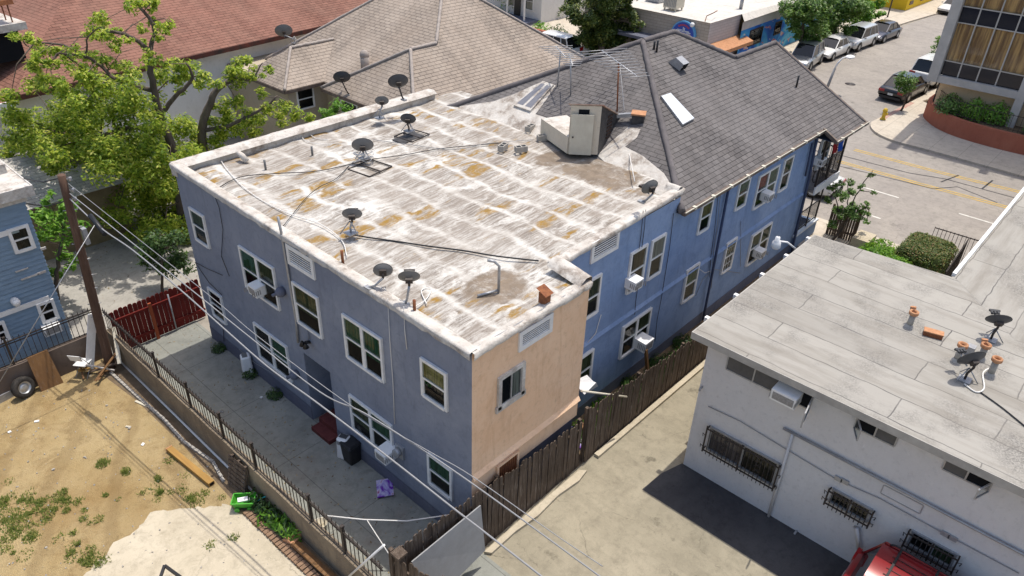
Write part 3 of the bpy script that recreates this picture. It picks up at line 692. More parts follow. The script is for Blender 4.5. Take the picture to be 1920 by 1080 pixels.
# basement grille under the bay
o, w, h = quadY(YB, (933,875),(967,850),(968,880),(933,905)); F = wallframe(o + V((0,.0,0)), WY); b = MB(F)
b.box((-w/2-.06,-.02,-.3),(-w/2,.05,h+.05)); b.box((w/2,-.02,-.3),(w/2+.06,.05,h+.05)); b.box((-w/2,-.02,h),(w/2,.05,h+.06)); gr = b.build('basement_window', M['beige'], BB)
b = MB(F); b.face([(-w/2,.006,-.3),(w/2,.006,-.3),(w/2,.006,h),(-w/2,.006,h)]); b.build('room_interior', M['dark'], gr)
b = MB(F)
for i in range(9): x = -w/2 + w*(i+.5)/9; b.box((x-.02,.012,-.3),(x+.02,.035,h))
b.build('slats', M['rust'], gr)
# downspouts, conduits and loose wires on the walls
def run(name, pts, r, m, parent=BB, n=6): b = MB(); b.tube(pts, r, n); return b.build(name, m, parent)
M['pipeblue'] = gen('blue_downspout', (.035, .05, .10), (.06, .08, .15), 3, .6, .3)
run('downspout', [PY(1366,354,YL-.09), PY(1340,490,YL-.12), PY(1326,560,YL-.1), PY(1318,600,YL-.1)], .05, M['pipeblue'])
run('downspout', [PY(1531,262,YL-.09), PY(1518,330,YL-.09), PY(1488,455,YL-.12), PY(1483,480,YL-.1)], .055, M['pipeblue'])
run('downspout', [PY(1523,268,YL-.08), PY(1510,330,YL-.08)], .04, M['pipeblue'])
run('conduit', [V((XR-.05, PX(525,410,XR).y, 6.75)), PX(527,434,XR-.05), PX(555,600,XR-.05), PX(559,642,XR-.05)], .035, M['galv'])
run('conduit', [PX(556,605,XR-.05), PX(575,615,XR-.05), PX(579,636,XR-.05)], .025, M['slate'])
wires = [(XR,'X',[(401,363),(411,390),(418,430),(415,480),(430,518)],'b'),(XR,'X',[(366,492),(391,505),(417,516)],'b'),(XR,'X',[(366,492),(392,530),(416,553)],'b'),
 (XR,'X',[(727,560),(731,640),(737,720),(740,795)],'w'),(XR,'X',[(757,575),(759,620),(763,655)],'w'),(XR,'X',[(398,595),(418,606),(420,640)],'b'),(XR,'X',[(448,655),(480,682),(520,705),(560,730)],'g'),
 (YL,'Y',[(1206,395),(1202,440),(1198,470)],'b'),(YL,'Y',[(1211,393),(1208,430),(1203,468)],'b'),(YL,'Y',[(1195,545),(1192,565),(1190,590)],'b'),(YL,'Y',[(1263,400),(1256,460),(1240,560),(1232,600),(1228,640)],'b'),
 (YL,'Y',[(1346,370),(1340,430),(1333,480),(1330,520)],'b'),(YL,'Y',[(1351,366),(1344,430),(1337,480),(1334,540)],'g'),(YL,'Y',[(1127,590),(1117,625),(1102,642)],'w'),(YL,'Y',[(1389,415),(1389,450),(1388,500)],'g'),
 (YL,'Y',[(1304,555),(1318,523),(1340,505),(1388,512)],'g'),(YL,'Y',[(1312,505),(1322,512),(1332,508)],'w')]
for c, ax, pts, kk in wires:
    f = (lambda u, v: PX(u, v, c-.035)) if ax == 'X' else (lambda u, v: PY(u, v, c-.035 - (.07 if 0 else 0)))
    run('wall_wire', [f(*p) for p in pts], .011, M['cable_'+kk], n=4)
# wall lamp hoods, meter, security light
def wallbox(name, c, sx, sy, sz, m): b = MB(); b.box((c.x-sx,c.y-sy,c.z-sz),(c.x+sx,c.y+sy,c.z+sz)); return b.build(name, m, BB)
for u, v in ((532,545),(558,700)):
    p = PX(u, v, XR); b = MB(); b.tube([p, p+V((-.12,0,.0)), p+V((-.2,.05,-.04))], [.13,.16,.10], 10); b.tube([p+V((-.1,.08,-.05)), p+V((-.25,.2,-.14))], .05, 8); b.build('dryer_hood', M['base'], BB)
p = PX(581,641,XR); b = MB(); b.tube([p, p+V((-.14,0,.05))], .05, 8); b.lathe(p+V((-.2,.06,.02)), [(.03,.08),(.09,-.06),(.07,-.07)], 10); b.lathe(p+V((-.2,-.1,.02)), [(.03,.08),(.09,-.06),(.07,-.07)], 10); b.build('flood_lamp', M['black'], BB)
p = PX(752,845,XR); b = MB(); b.box((XR-.07,p.y-.15,p.z-.2),(XR,p.y+.15,p.z+.2)); b.tube([p+V((-.06,0,.03)), p+V((-.2,0,.03))], .12, 14); b.build('electric_meter', M['galv'], BB)
# white vent pipes / small things standing out of the flat roof
for u, v, h, m in ((642,484,.36,'rust'),(777,575,.34,'rust'),(497,310,.3,'dishgrey'),(585,283,.28,'dishgrey'),(340,307,.2,'galv')):
    q = P(u, v, 6.25); q.z = rz(q.y); pipe(q, h, .036, M[m])
q = P(455,294,6.3); q.z = rz(q.y); b = MB(); b.tube([q+V((0,.25,.22)), q+V((0,0,.2)), q+V((.05,-.12,.04))], .09, 8); b.build('drain_elbow', M['coating'], BB)
q = P(1021,560,6.2); b = MB(); b.box((q.x-.1,q.y-.1,6.1),(q.x+.1,q.y+.1,6.38)); b.faces([(q.x-.14,q.y-.15,6.36),(q.x+.14,q.y-.15,6.36),(q.x+.14,q.y+.15,6.48),(q.x-.14,q.y+.15,6.48)], [(0,1,2,3)]); b.build('chimney_vent', M['rust'], BB)
q = P(935,543,6.15); q.z = rz(q.y); b = MB(); b.tube([q, q+V((0,0,.7)), q+V((-.08,.08,.82)), q+V((-.2,.18,.86))], .034, 8); b.tube([q+V((0,0,.05)), q+V((-.5,.2,.03))], .03, 6); b.build('vent_pipe', M['galv'], BB)
q = onX(1208,222); cv = onX(1196,226); b = MB(Matrix.Translation(cv) @ Matrix.Rotation(.5, 4, 'Z')); b.box((-.16,-.2,-.2),(.16,.2,.22)); ch = b.build('chimney', M['tar'], BB); b = MB(b.M); b.faces([(-.2,-.24,.22),(.2,-.24,.24),(.2,.24,.24),(-.2,.24,.22),(-.2,-.24,.27),(.2,-.24,.29),(.2,.24,.29),(-.2,.24,.27)], [(3,2,1,0),(4,5,6,7),(0,1,5,4),(1,2,6,5),(2,3,7,6),(3,0,4,7)]); b.build('cap', M['terracotta'], ch)
b = MB(); b.bar(onX(1157,217,.25), onX(1185,215,.25), .16, .12); b.build('roof_vent', M['galv'], BB)
# --- stair bulkhead on the roof
zr = 6.2
dBL, dBR, hBR, bR = (P(*c, zr) for c in ((1064,288),(1107,290),(1120,290),(1178,240)))
HUT = MB(); d0 = V((dBL.x,dBL.y,zr)); d1 = V((hBR.x,hBR.y,zr)); dn = (d1-d0).normalized(); back = V((bR.x-hBR.x, bR.y-hBR.y, 0)); hz = 7.82
t0, t1 = d0+V((0,0,hz-zr)), d1+V((0,0,hz-zr)); lowb = .22
HUT.faces([d0, d1, d1+back, d0+back, t0, t1, d1+back+V((0,0,lowb)), d0+back+V((0,0,lowb))], [(0,1,5,4),(3,0,4,7),(2,3,7,6)])
hut = HUT.build('stair_bulkhead', M['cream'], BB)
b = MB(); b.face([d1, d1+back, d1+back+V((0,0,lowb)), t1]); b.build('side_panel', M['tar'], hut)
up = (back + V((0,0,lowb-(hz-zr)))); un = dn.cross(up).normalized(); un = un if un.z > 0 else -un
b = MB(); o1 = -up.normalized()*.06 - dn*.06; o2 = -up.normalized()*.06 + dn*.06
tt = [t0+o1+un*.01, t1+o2+un*.01, t1+up+o2+un*.01, t0+up+o1+un*.01]; b.faces(tt + [p+un*.035 for p in tt], [(4,5,6,7),(0,1,5,4),(1,2,6,5),(2,3,7,6),(3,0,4,7),(0,3,2,1)]); b.build('roof', gen('bulkhead_cap', (.22,.12,.09), (.34,.27,.22), 5, .9, .2, 0, .3), hut)
fn_ = V((-dn.y, dn.x, 0)); fn_ = fn_ if fn_.x < 0 else -fn_
w_ = (V((dBR.x,dBR.y,0))-V((dBL.x,dBL.y,0))).length; 
b = MB(); b.faces([d0+dn*.03+fn_*.10+V((0,0,.02)), d0+dn*(w_)+fn_*.13+V((0,0,.02)), d0+dn*(w_)+fn_*.13+V((0,0,1.36)), d0+dn*.03+fn_*.10+V((0,0,1.36)),
  d0+dn*.03+fn_*.05+V((0,0,.02)), d0+dn*(w_)+fn_*.08+V((0,0,.02)), d0+dn*(w_)+fn_*.08+V((0,0,1.36)), d0+dn*.03+fn_*.05+V((0,0,1.36))], [(0,1,2,3),(7,6,5,4),(0,3,7,4),(1,5,6,2),(3,2,6,7)]); dr = b.build('door', M['cream_paint'], hut)
b = MB(); b.ball(d0+dn*.12+fn_*.14+V((0,0,.62)), .03, seg=6, rings=4); b.build('handle', M['iron'], dr)
b = MB(); b.face([d0+dn*.26+fn_*.012+V((0,0,1.30)), d0+dn*.60+fn_*.012+V((0,0,1.30)), d0+dn*.60+fn_*.012+V((0,0,1.50)), d0+dn*.26+fn_*.012+V((0,0,1.50))]); b.build('doorway', M['dark'], hut)
# black slatted vent in the tarred side
b = MB(); sn = V((dn.x,dn.y,0))
for i in range(7):
    c = d1 + back*.22 + V((0,0,.35+.12*i)) + sn*.012; b.bar(c, c + back.normalized()*.42 + V((0,0,-.03)), .02, .06)
b.build('vent_slats', gen('charred_slats', (.075,.042,.03), (.03,.025,.022), 8, .9, .2), hut)
lw = P(1013,252,zr); lw2 = P(1066,270,zr); l0, l1 = V((lw.x,lw.y,zr)), d0 + (d0-d1).normalized()*.02
q = (l1-l0).normalized(); bk = V((q.y,-q.x,0)); bk = bk if bk.x > 0 else -bk; bk = bk*1.0
b = MB(); b.faces([l0,l1,l1+bk,l0+bk]+[p+V((0,0,.56)) for p in (l0,l1,l1+bk,l0+bk)], [(0,1,5,4),(1,2,6,5),(2,3,7,6),(3,0,4,7)]); b.build('low_wall', M['cream'], hut)
b = MB(); e = .04; b.faces([p+V((0,0,.565)) for p in (l0,l1,l1+bk,l0+bk)], [(0,1,2,3)]); b.build('low_roof', M['coating'], hut)
# --- street-side balcony and porch
z2 = 3.0; yb = 9.42
M['balconyfloor'] = gen('balcony_floor', (.30, .28, .27), (.2, .18, .17), 4, .9, .1)
b = MB(); b.box((XF,yb,z2-.12),(31.35,17.5,z2)); b.build('balcony', M['balconyfloor'], BB)
b = MB(); b.box((XF,yb-.06,z2-.2),(31.41,yb,z2+.14)); b.box((31.35,yb,z2-.2),(31.41,17.5,z2+.14)); b.build('balcony_fascia', M['white'], BB)
b = MB()
for x in (29.05, 30.1, 31.3): b.box((x-.04,yb-.02,z2+.14),(x+.04,yb+.06,5.36))
b.box((XF,yb,z2+1.12),(31.3,yb+.04,z2+1.17)); b.box((31.28,yb,z2+1.12),(31.32,17.4,z2+1.17))
for i in range(18): x = 29.05 + 2.25*i/18; b.box((x-.012,yb+.01,z2+.14),(x+.012,yb+.034,z2+1.12))
for i in range(60): y = yb + .1 + 7.8*i/60; b.box((31.29,y-.012,z2+.14),(31.31,y+.012,z2+1.12))
b.build('balcony_railing', M['iron'], BB)
b = MB(); b.box((XF,YL-.05,0),(31.3,YL+.12,.72)); b.box((31.12,YL+.12,0),(31.3,17.5,.72)); b.build('porch_wall', M['blue'], BB)
b = MB(); b.box((XF-.02,YL-.09,.72),(31.34,YL+.16,.8)); b.build('porch_coping', M['skywhite'], BB)
b = MB()
for x in (29.1, 30.2, 31.2): b.box((x-.03,YL,.8),(x+.03,YL+.05,2.85))
b.box((29.1,YL+.01,1.75),(31.2,YL+.04,1.79)); b.box((29.1,YL+.01,.9),(31.2,YL+.04,.94))
for i in range(16): x = 29.15 + 2.05*i/15; b.box((x-.01,YL+.015,.9),(x+.01,YL+.035,1.78))
b.build('porch_railing', M['iron'], BB)
# ================================================================ NEIGHBOURING BUILDINGS
def plate(b, pts, ax, pit):      # sloping roof face with shingle uv
    s = math.hypot(1, pit); pts = [V(p) for p in pts]
    b.face(pts, [((p.x, p.y*s) if ax == 'x' else (p.y, p.x*s)) for p in pts])
# ---- grey-brown shingled house beyond the white roof
M['shgrey'] = shingle('grey_brown_shingles', (.35, .295, .245), (.265, .225, .19), (.31, .25, .20), .42, .19, .014)
M['capgrey'] = gen('grey_shingle_cap', (.42, .37, .33), (.32, .28, .25), 4, .95, .1, 0, .5)
NH = thing('shingled_house', (27, 30, 0), 'tan house with big grey-brown shingled hip roof and two hipped wings', 'building')
ez = 4.0; R0 = V((21,24.0,ez)); nR = V((0,-.7,1)); T2 = PN(770,93,nR,R0); U2 = PN(818,82,nR,R0)
lp = .62; nL = V((-lp,0,1)); xL = U2.x - (U2.z-ez)/lp
apex = V((28.0,30.1,8.25)); sr = V((33.75,24.0,ez))
b = MB(); x2 = 20.45; y2a, y2b = 24.0, 30.85
plate(b, [(x2,y2a,ez), sr, apex, U2, T2], 'x', .7)
pit2 = (T2.z-ez)/(T2.x-x2); plate(b, [(x2,y2b,ez),(x2,y2a,ez),T2], 'y', pit2)
T2u = V((U2.x, T2.y, U2.z)); plate(b, [T2u, T2, (x2,y2b,ez), (xL,y2b,ez)], 'x', .7)
bkA = PN(505,107,nL,V((xL,30,ez))); bkB = PN(700,0,nL,V((xL,30,ez)))
bk = bkA + (bkA-bkB)*(bkA.z-ez)/(bkB.z-bkA.z); ap2 = bkB + (bkB-bkA)*(8.25-bkB.z)/(bkB.z-bkA.z)
plate(b, [(xL,y2b-.4,ez), apex, ap2, bk], 'y', lp)
plate(b, [sr, (33.75, bk.y, ez), (ap2.x, ap2.y, ap2.z), apex], 'y', .7); plate(b, [(33.75,bk.y,ez), bk, ap2], 'x', .7)
plate(b, [(xL,y2b,ez), T2u, U2, apex], 'y', lp)
# wing one
yw = 31.6; W0 = V((19,yw,ez)); nW = V((0,-.7,1)); r1 = PN(545,90,nW,W0); r2 = PN(655,68,nW,W0); cW = V((P(532,170,ez).x, yw, ez)); rz1 = (r1.z+r2.z)/2; r1.z = r2.z = rz1; r1.y = r2.y = yw+(rz1-ez)/.7
yb2 = 2*r1.y - yw
r2x = V((xL+(rz1-ez)/lp, r1.y, rz1)); plate(b, [cW, (xL,yw,ez), r2x, r1], 'x', .7); plate(b, [(cW.x,yb2,ez), cW, r1], 'y', 1.0); plate(b, [(xL,yb2,ez),(cW.x,yb2,ez),r1,r2x], 'x', .7)
roof = b.build('roof', M['shgrey'], NH)
b = MB()
for p, q, w in ((T2,U2,.16),(T2,(x2,y2a,ez),.15),(T2,(x2,y2b,ez),.14),(U2,apex,.16),(sr,apex,.12),(r1,r2x,.14),(r1,cW,.14),(bk,ap2,.12)):
    p, q = V(p), V(q); n = 24; b.tube([p.lerp(q, i/n)+V((0,0,.02+R_.uniform(0,.02))) for i in range(n+1)], [w*.55*R_.uniform(.85,1.1) for _ in range(n+1)], 7)
b.build('ridge_cap', M['capgrey'], roof)
b = MB()
for p, q in (((x2,y2a,ez),sr),((x2,y2b,ez),(x2,y2a,ez)),(cW,(xL,yw,ez)),((cW.x,yb2,ez),cW),((xL,yw,ez),(xL,y2b,ez))): b.bar(V(p)+V((0,0,-.09)), V(q)+V((0,0,-.09)), .08, .15)
b.build('eave_board', M['gutter'], NH)
b = MB(); b.prism([(x2+.4,y2a+.45),(33.3,y2a+.45),(33.3,38),(cW.x+.35,38),(cW.x+.35,yw+.35),(xL+.35,yw+.35),(xL+.35,y2b-.3),(x2+.4,y2b-.3)], 0, ez-.02)
b.build('wall', M['tanwall'], NH)
o, w, h = quadY(yw+.35, (561,168),(581,163),(583,193),(563,198)); o.z = 2.75; window(NH, V((o.x,yw+.35,o.z)), WY, 1.0, 1.05)
for yy in (29.2, 27.3): window(NH, V((x2+.4,yy,2.3)), WX, 1.3, 1.35, double=False)
q = PN(683,123,nW,W0) if 0 else PN(685,126,nL,V((xL,30,ez))); b = MB(); b.tube([q-V((0,0,.2)), q+V((0,0,.55))], .22, 8); b.ball(q+V((0,0,.6)), .24, seg=8, rings=5); b.build('chimney_pot', M['capgrey'], NH)
# ---- building with the red-brown roof
M['shred'] = shingle('red_brown_shingles', (.25, .125, .092), (.175, .085, .064), (.24, .14, .105), .5, .2, .014)
RB = thing('red_roofed_building', (20, 40, 0), 'long white stucco building with red-brown shingled roof', 'building')
e0, e1 = P(-30,186,5.0), P(640,38,5.0); ed = (e1-e0).normalized(); en = V((-ed.y, ed.x, 0)); e2 = e1 + ed*14
pr = .42; b = MB(); up = lambda p, t: p + en*t + V((0,0,pr*t))
cR = P(24,180,5.0); s = math.hypot(1,pr)
hA = cR + (ed+en)*9 + V((0,0,pr*9)); 
def puv(b, pts, du, dv):
    b.face(pts, [((V(p)@du), (V(p)@dv)) for p in pts])
dv1 = (en + V((0,0,pr))).normalized()
puv(b, [cR, e2, up(e2, 9), hA], ed, dv1)
dv2 = (ed + V((0,0,pr))).normalized(); cR2 = cR + en*18
puv(b, [cR2, cR, hA], -en, dv2)
puv(b, [cR2, hA, up(e2,9), e2+en*18], ed, (-en+V((0,0,pr))).normalized())
# low wing toward the left
w0 = cR - ed*9 + V((0,0,-.15)) - en*.2; puv(b, [w0, cR-en*.2+V((0,0,-.15)), up(cR,7)-V((0,0,.4)), up(w0,7)], ed, dv1)
rr = b.build('roof', M['shred'], RB)
b = MB(); b.bar(cR+V((0,0,-.12)), e2+V((0,0,-.12)), .12, .22); b.build('eave_board', gen('red_eave_board', (.16,.05,.035),(.05,.035,.03),2,.8,.2), RB)
b = MB(); b.bar(w0+V((0,0,-.1)), cR-en*.2+V((0,0,-.25)), .12, .24); b.build('gutter', M['white'], RB)
b = MB(); a0, a1 = cR-ed*9+en*.6, e2+en*.6; b.faces([V((a0.x,a0.y,0)),V((a1.x,a1.y,0)),V((a1.x,a1.y,5)),V((a0.x,a0.y,5))], [(0,1,2,3)]); b.build('wall', M['whitewall'], RB)
wo = (-en.x, -en.y, 0)
for u, v in ((413,118),(507,97),(110,205)):
    q = PN(u, v, en, a1); window(RB, V((q.x,q.y,q.z-.65)), wo, 1.5 if u < 500 else 1.1, 1.3, frame='galv')
# dormer with a white flat top and rusty cowl
dm = PN(22,95,(-en*pr+V((0,0,1))), cR); b = MB(Matrix.Translation(dm) @ Matrix((ed, en, V((0,0,1)))).transposed().to_4x4())
b.box((-2.6,-.5,-.3),(.3,1.8,.95)); dmr = b.build('dormer', M['dark'], RB); b = MB(b.M); b.box((-2.9,-.8,.95),(.6,1.9,1.25)); b.build('dormer_roof', M['coating'], dmr)
b = MB(b.M)
for x in (-.5,.2):
    for y in (-.5,.1): b.tube([(x,y,1.25),(x,y,2.0)], .03, 5)
n = 8
vs = [(x, -.2+.5*math.cos(math.pi*i/n), 2.0+.45*math.sin(math.pi*i/n)) for i in range(n+1) for x in (-.7,.4)]; b.faces(vs, [(2*i,2*i+1,2*i+3,2*i+2) for i in range(n)]); b.tube([(-1.5,0,1.25),(-1.5,0,2.3)], .4, 10); b.build('rusty_cowl', M['rust'], dmr)
# ---- garage under the tree
M['shpale'] = shingle('pale_grey_shingles', (.46,.44,.41), (.38,.36,.34), (.40,.38,.34), .5, .2, .012)
M['siding_tan'] = gen('tan_siding', (.30,.23,.13), (.22,.165,.09), 3, .8, .2)
GA = thing('garage', (8,34,0), 'low garage with tan board walls and pale grey shingled roof under the tree', 'building')
b = MB(); gx0, gx1, gy0, gy1 = 3.4, 10.2, 30.6, 36.2
for i in range(12):
    z = .2*i; b.faces([(gx0,gy0-.03,z),(gx1+.03,gy0-.03,z),(gx1,gy0,z+.2),(gx0,gy0,z+.2)], [(0,1,2,3)]); b.faces([(gx1+.03,gy0-.03,z),(gx1+.03,gy1,z),(gx1,gy1,z+.2),(gx1,gy0,z+.2)], [(0,1,2,3)])
b.build('wall', M['siding_tan'], GA)
b = MB(); plate(b, [(gx0-.3,gy0-.35,2.38),(gx1+.35,gy0-.35,2.38),(gx1+.35,(gy0+gy1)/2,3.3),(gx0-.3,(gy0+gy1)/2,3.3)], 'x', .35); plate(b, [(gx0-.3,gy1+.3,2.38),(gx0-.3,(gy0+gy1)/2,3.3),(gx1+.35,(gy0+gy1)/2,3.3),(gx1+.35,gy1+.3,2.38)], 'x', .35); b.face([(gx1,gy0,2.38),(gx1,gy1,2.38),(gx1,(gy0+gy1)/2,3.25)]); b.build('roof', M['shpale'], GA)
# ---- blue clapboard house
M['clap'] = gen('blue_clapboard', (.23,.32,.42), (.18,.26,.35), 3, .75, .25, 0, .1, (1,1,6), 'World', .3)
BH = thing('clapboard_house', (2,26,0), 'blue clapboard house with white trim and peeling boards', 'building')
hx, hy, hz = 5.25, 24.0, 5.75; b = MB(); n = 38
for i in range(n):
    z = i*hz/n; z1 = z+hz/n; t = .025
    xr = hx + (0 if i % 2 else 0)
    b.face([(-9,hy-t,z),(xr+t,hy-t,z),(xr,hy,z1),(-9,hy,z1)]); b.face([(xr+t,hy-t,z),(xr+t,30,z),(xr,30,z1),(xr,hy,z1)])
    b.face([(-9,hy-t,z),(-9,hy,z-.001),(xr+t,hy,z-.001),(xr+t,hy-t,z)])
b.build('wall', M['clap'], BH)
b = MB(); b.box((-9,hy-.22,hz),(hx+.25,30.3,hz+.14)); b.box((-9,hy+1.2,hz+.14),(hx+.1,hy+1.55,hz+.42)); b.build('roof', M['coating'], BH)
b = MB(); b.box((-9,hy-.26,hz-.16),(hx+.29,hy-.22,hz+.16)); b.box((hx+.25,hy-.22,hz-.16),(hx+.29,30,hz+.16)); b.box((-9,hy-.08,hz-.34),(hx+.06,hy-.03,hz-.17)); b.build('fascia', M['chipped'], BH)
for q in (((13,433),(50,417),(68,463),(28,477)), ((68,573),(97,557),(112,593),(80,610)), ((-18,612),(6,598),(20,634),(-2,648))):
    o, w, h = quadY(hy-.04, *q); window(BH, V((o.x,hy-.03,o.z)), WY, w, h, cur='brown' if q[0][1] < 500 else None, fw=.09)
b = MB(); za = PY(100,557,hy).z; zb_ = PY(60,420,hy).z; zc = PY(68,463,hy).z
b.box((-9,hy-.07,za-.02),(5.0,hy-.03,za+.14)); b.box((-9,hy-.07,zb_-.1),(4.85,hy-.03,zb_+.06)); b.build('trim', M['white'], BH)
p = PY(26,563,hy); b = MB(); b.tube([p, p+V((0,-.2,.02))], .12, 10); b.ball(p+V((0,-.2,0)), .12, seg=8, rings=5); b.build('dryer_hood', M['white'], BH)
for u, v, w, h in ((55,518,.5,.05),(77,510,.25,.07),(40,505,.35,.04),(80,465,.15,.08)): q = PY(u, v, hy); b = MB(); b.box((q.x-w/2,hy-.06,q.z-h/2),(q.x+w/2,hy-.028,q.z+h/2)); b.build('peeling_board', M['chipped'], BH)

# ---- grey stucco building on the right
def rolled(name, rot):
    k = NT(name); co = k.co('World')
    b = k.n('TexBrick', offset=.37, offset_frequency=2); b.inputs['Scale'].default_value = 1
    nz = k.noise(co, 1.2, 3, .5, 0, True); vv = k.n('VectorMath', operation='ADD'); sc = k.n('VectorMath', operation='SCALE'); k.link(nz, sc.inputs[0]); sc.inputs['Scale'].default_value = .16
    k.link(k.co('World', (1,1,1), (0,0,rot)), vv.inputs[0]); k.link(sc.outputs[0], vv.inputs[1]); k.link(vv.outputs[0], b.inputs['Vector'])
    b.inputs['Brick Width'].default_value = 5.2; b.inputs['Row Height'].default_value = .93; b.inputs['Mortar Size'].default_value = .017; b.inputs['Mortar Smooth'].default_value = .35; b.inputs['Bias'].default_value = 0
    k.set(b.inputs['Color1'], (.36,.342,.305)); k.set(b.inputs['Color2'], (.295,.28,.25)); k.set(b.inputs['Mortar'], (.11,.105,.10))
    col = k.mix(k.ramp(k.noise(co, .8, 7, .68), (.36, 0.0), (.68, .55)), b.outputs['Color'], (.36,.34,.305))
    g = k.math('MULTIPLY', k.ramp(k.noise(co, .75, 5, .6), (.47, 0.0), (.66, 1.0)), k.ramp(k.noise(co, 22, 5, .8), (.40, 0.0), (.60, 1.0)))
    col = k.mix(k.math('MULTIPLY', g, .75), col, (.10,.095,.09))
    col = k.mix(k.ramp(k.noise(k.co('World', (2.2,.28,1) if rot else (.28,2.2,1)), 1.0, 7, .7), (.46, 0.0), (.66, .6)), col, (.215,.195,.165))
    col = k.mix(k.ramp(k.noise(co, 45, 2, .6), (.64, 0.0), (.74, .35)), col, (.16,.155,.145))
    k.bump(k.mix(.5, b.outputs['Fac'], k.noise(co, 40, 3)), .3, .02)
    return k.fin(col, .93, .15)
M['rolled'] = rolled('rolled_roofing', rad(90)); M['rolled2'] = rolled('rolled_roofing_wing', 0)
GB = thing('grey_stucco_building', (20,-2,0), 'pale grey two-storey stucco building with flat grey rolled roof and barred windows', 'building')
GX, GY = 14.93, 6.41; rt, rb = 4.62, 4.42
b = MB(); b.prism([(GX,GY),(21.8,GY),(21.8,2.5),(44,2.5),(44,-45),(GX,-45)], 0, rb); b.build('wall', M['graywall'], GB)
gz = lambda u, v: P(u, v, rt)
c1, c2, c3, c4 = gz(1297,622), gz(1527,440), gz(1788,519), gz(1920,360)
x0, y0 = c1.x, c1.y; x1 = c3.x - .05; y1 = c3.y
x4 = 38; dv = gz(1905,640)
b = MB(); b.prism([(x0,-45),(x4,-45),(x4,y1),(x1,y1),(c2.x,y0),(x0,y0)], rb, rt); b.build('roof_edge', gen('pale_fascia', (.46,.44,.40),(.34,.32,.29),3,.8,.2,0,.1,grime=.3), GB)
b = MB(); e = .03; b.face([(x0+e,-45,rt+.004),(27,-45,rt+.004),(dv.x,dv.y,rt+.004),(x1,y1-e,rt+.004),(c2.x-e,y0-e,rt+.004),(x0+e,y0-e,rt+.004)]); b.build('roof', M['rolled'], GB)
b = MB(); b.face([(27.0,-45,rt+.005),(x4-e,-45,rt+.005),(x4-e,y1-e,rt+.005),(x1+.02,y1-e,rt+.005),(dv.x+.02,dv.y,rt+.005)]); b.build('roof', M['rolled2'], GB)
b = MB(); b.bar((x1+.1,y1+.02,rt+.03),(x4,y1+.02,rt+.03), .1, .12); b.build('roof_flashing', M['white'], GB)
b = MB()
for i in range(5): x = x0+.9+i*1.55; b.box((x-.06,y0,rt-.16),(x+.06,y0+.12,rt-.02))
b.build('drain_spouts', M['white'], GB)
def barred(y0_, y1_, z0, z1, cur, n, scroll=False):
    o = V((GX,(y0_+y1_)/2,z0)); w = y1_-y0_; h = z1-z0
    wd = window(GB, o, WX, w, h, cur=cur, double=True, frame='galv', sash=False, fw=.05)
    F = wallframe(o, WX); b = MB(F); d = .16
    for z in (.02, h-.04): b.bar((-w/2-.06,d,z),(w/2+.06,d,z), .03)
    for x in (-w/2-.05, w/2+.05, 0):
        b.bar((x,d,-.05),(x,d,h+.05), .035)
        for z in (.02, h-.04): b.bar((x,0,z),(x,d,z), .03)
    for i in range(n): x = -w/2+w*(i+.5)/n; b.tube([(x,d,-.09),(x,d,h+.02)], .011, 5)
    for s_ in (-1, 1) if scroll else ():
        for q in range(3): b.tube([(s_*w/4+.09*math.cos(a)*(1-a/14), d, h*.5+(q-1)*.17+.08*math.sin(a)) for a in [i*.5 for i in range(13)]], .01, 4)
    for s_ in (-1,1):
        b.tube([(s_*(w/2+.06), d, h*.5+.12), (s_*(w/2+.14), d, h*.5+.16), (s_*(w/2+.12), d, h*.5+.06)], .012, 4); b.tube([(s_*(w/2+.06), d, .12), (s_*(w/2+.14), d, .17), (s_*(w/2+.13), d, .07)], .012, 4)
    b.build('window_bars', M['iron'], wd)
barred(3.89, 5.84, 1.03, 1.84, ('pink','brown'), 17, True); barred(1.59, 2.54, 1.51, 1.97, (None,'brown'), 9); barred(-.27, .69, 1.54, 2.0, (None,'olive'), 9)
def casement(y0_, y1_, z0, z1, n, opens):
    o = V((GX,(y0_+y1_)/2,z0)); w = y1_-y0_; h = z1-z0; F = wallframe(o, WX); b = MB(F); fw = .035
    b.box((-w/2,-.02,0),(w/2,.03,fw)); b.box((-w/2,-.02,h-fw),(w/2,.03,h))
    for i in range(n+1): x = -w/2+w*i/n; b.box((x-fw/2,-.02,fw),(x+fw/2,.028,h-fw))
    wd = b.build('window', M['galv'], GB)
    b = MB(F); b.face([(-w/2,.004,0),(w/2,.004,0),(w/2,.004,h),(-w/2,.004,h)]); b.build('room_interior', M['dark'], wd)
    for i in range(n):
        if i in opens: continue
        b = MB(F); xa, xb = -w/2+w*i/n, -w/2+w*(i+1)/n; b.face([(xa,.012,0),(xb,.012,0),(xb,.012,h),(xa,.012,h)]); b.build('screen', M['screen'], wd)
    for i, (hinge, ang) in opens.items():
        xa, xb = -w/2+w*i/n, -w/2+w*(i+1)/n; x = xb if hinge > 0 else xa; L = (xb-xa)*hinge
        dx, dy = -L*math.cos(rad(ang)), abs(L)*math.sin(rad(ang)); p, q = V((x,.03,.02)), V((x+dx,.03+dy,.02)); Z = V((0,0,h-.04))
        b = MB(F); b.bar(p, q, .03); b.bar(p+Z, q+Z, .03); b.bar(p, p+Z, .03, up=(1,0,0)); b.bar(q, q+Z, .03, up=(1,0,0)); lf = b.build('casement_leaf', M['galv'], wd)
        b = MB(F); b.face([p, q, q+Z, p+Z]); b.build('pane', M['glass'], lf)
M['screen'] = gen('dusty_insect_screen', (.13,.125,.12), (.10,.097,.093), 5, .8, .2)
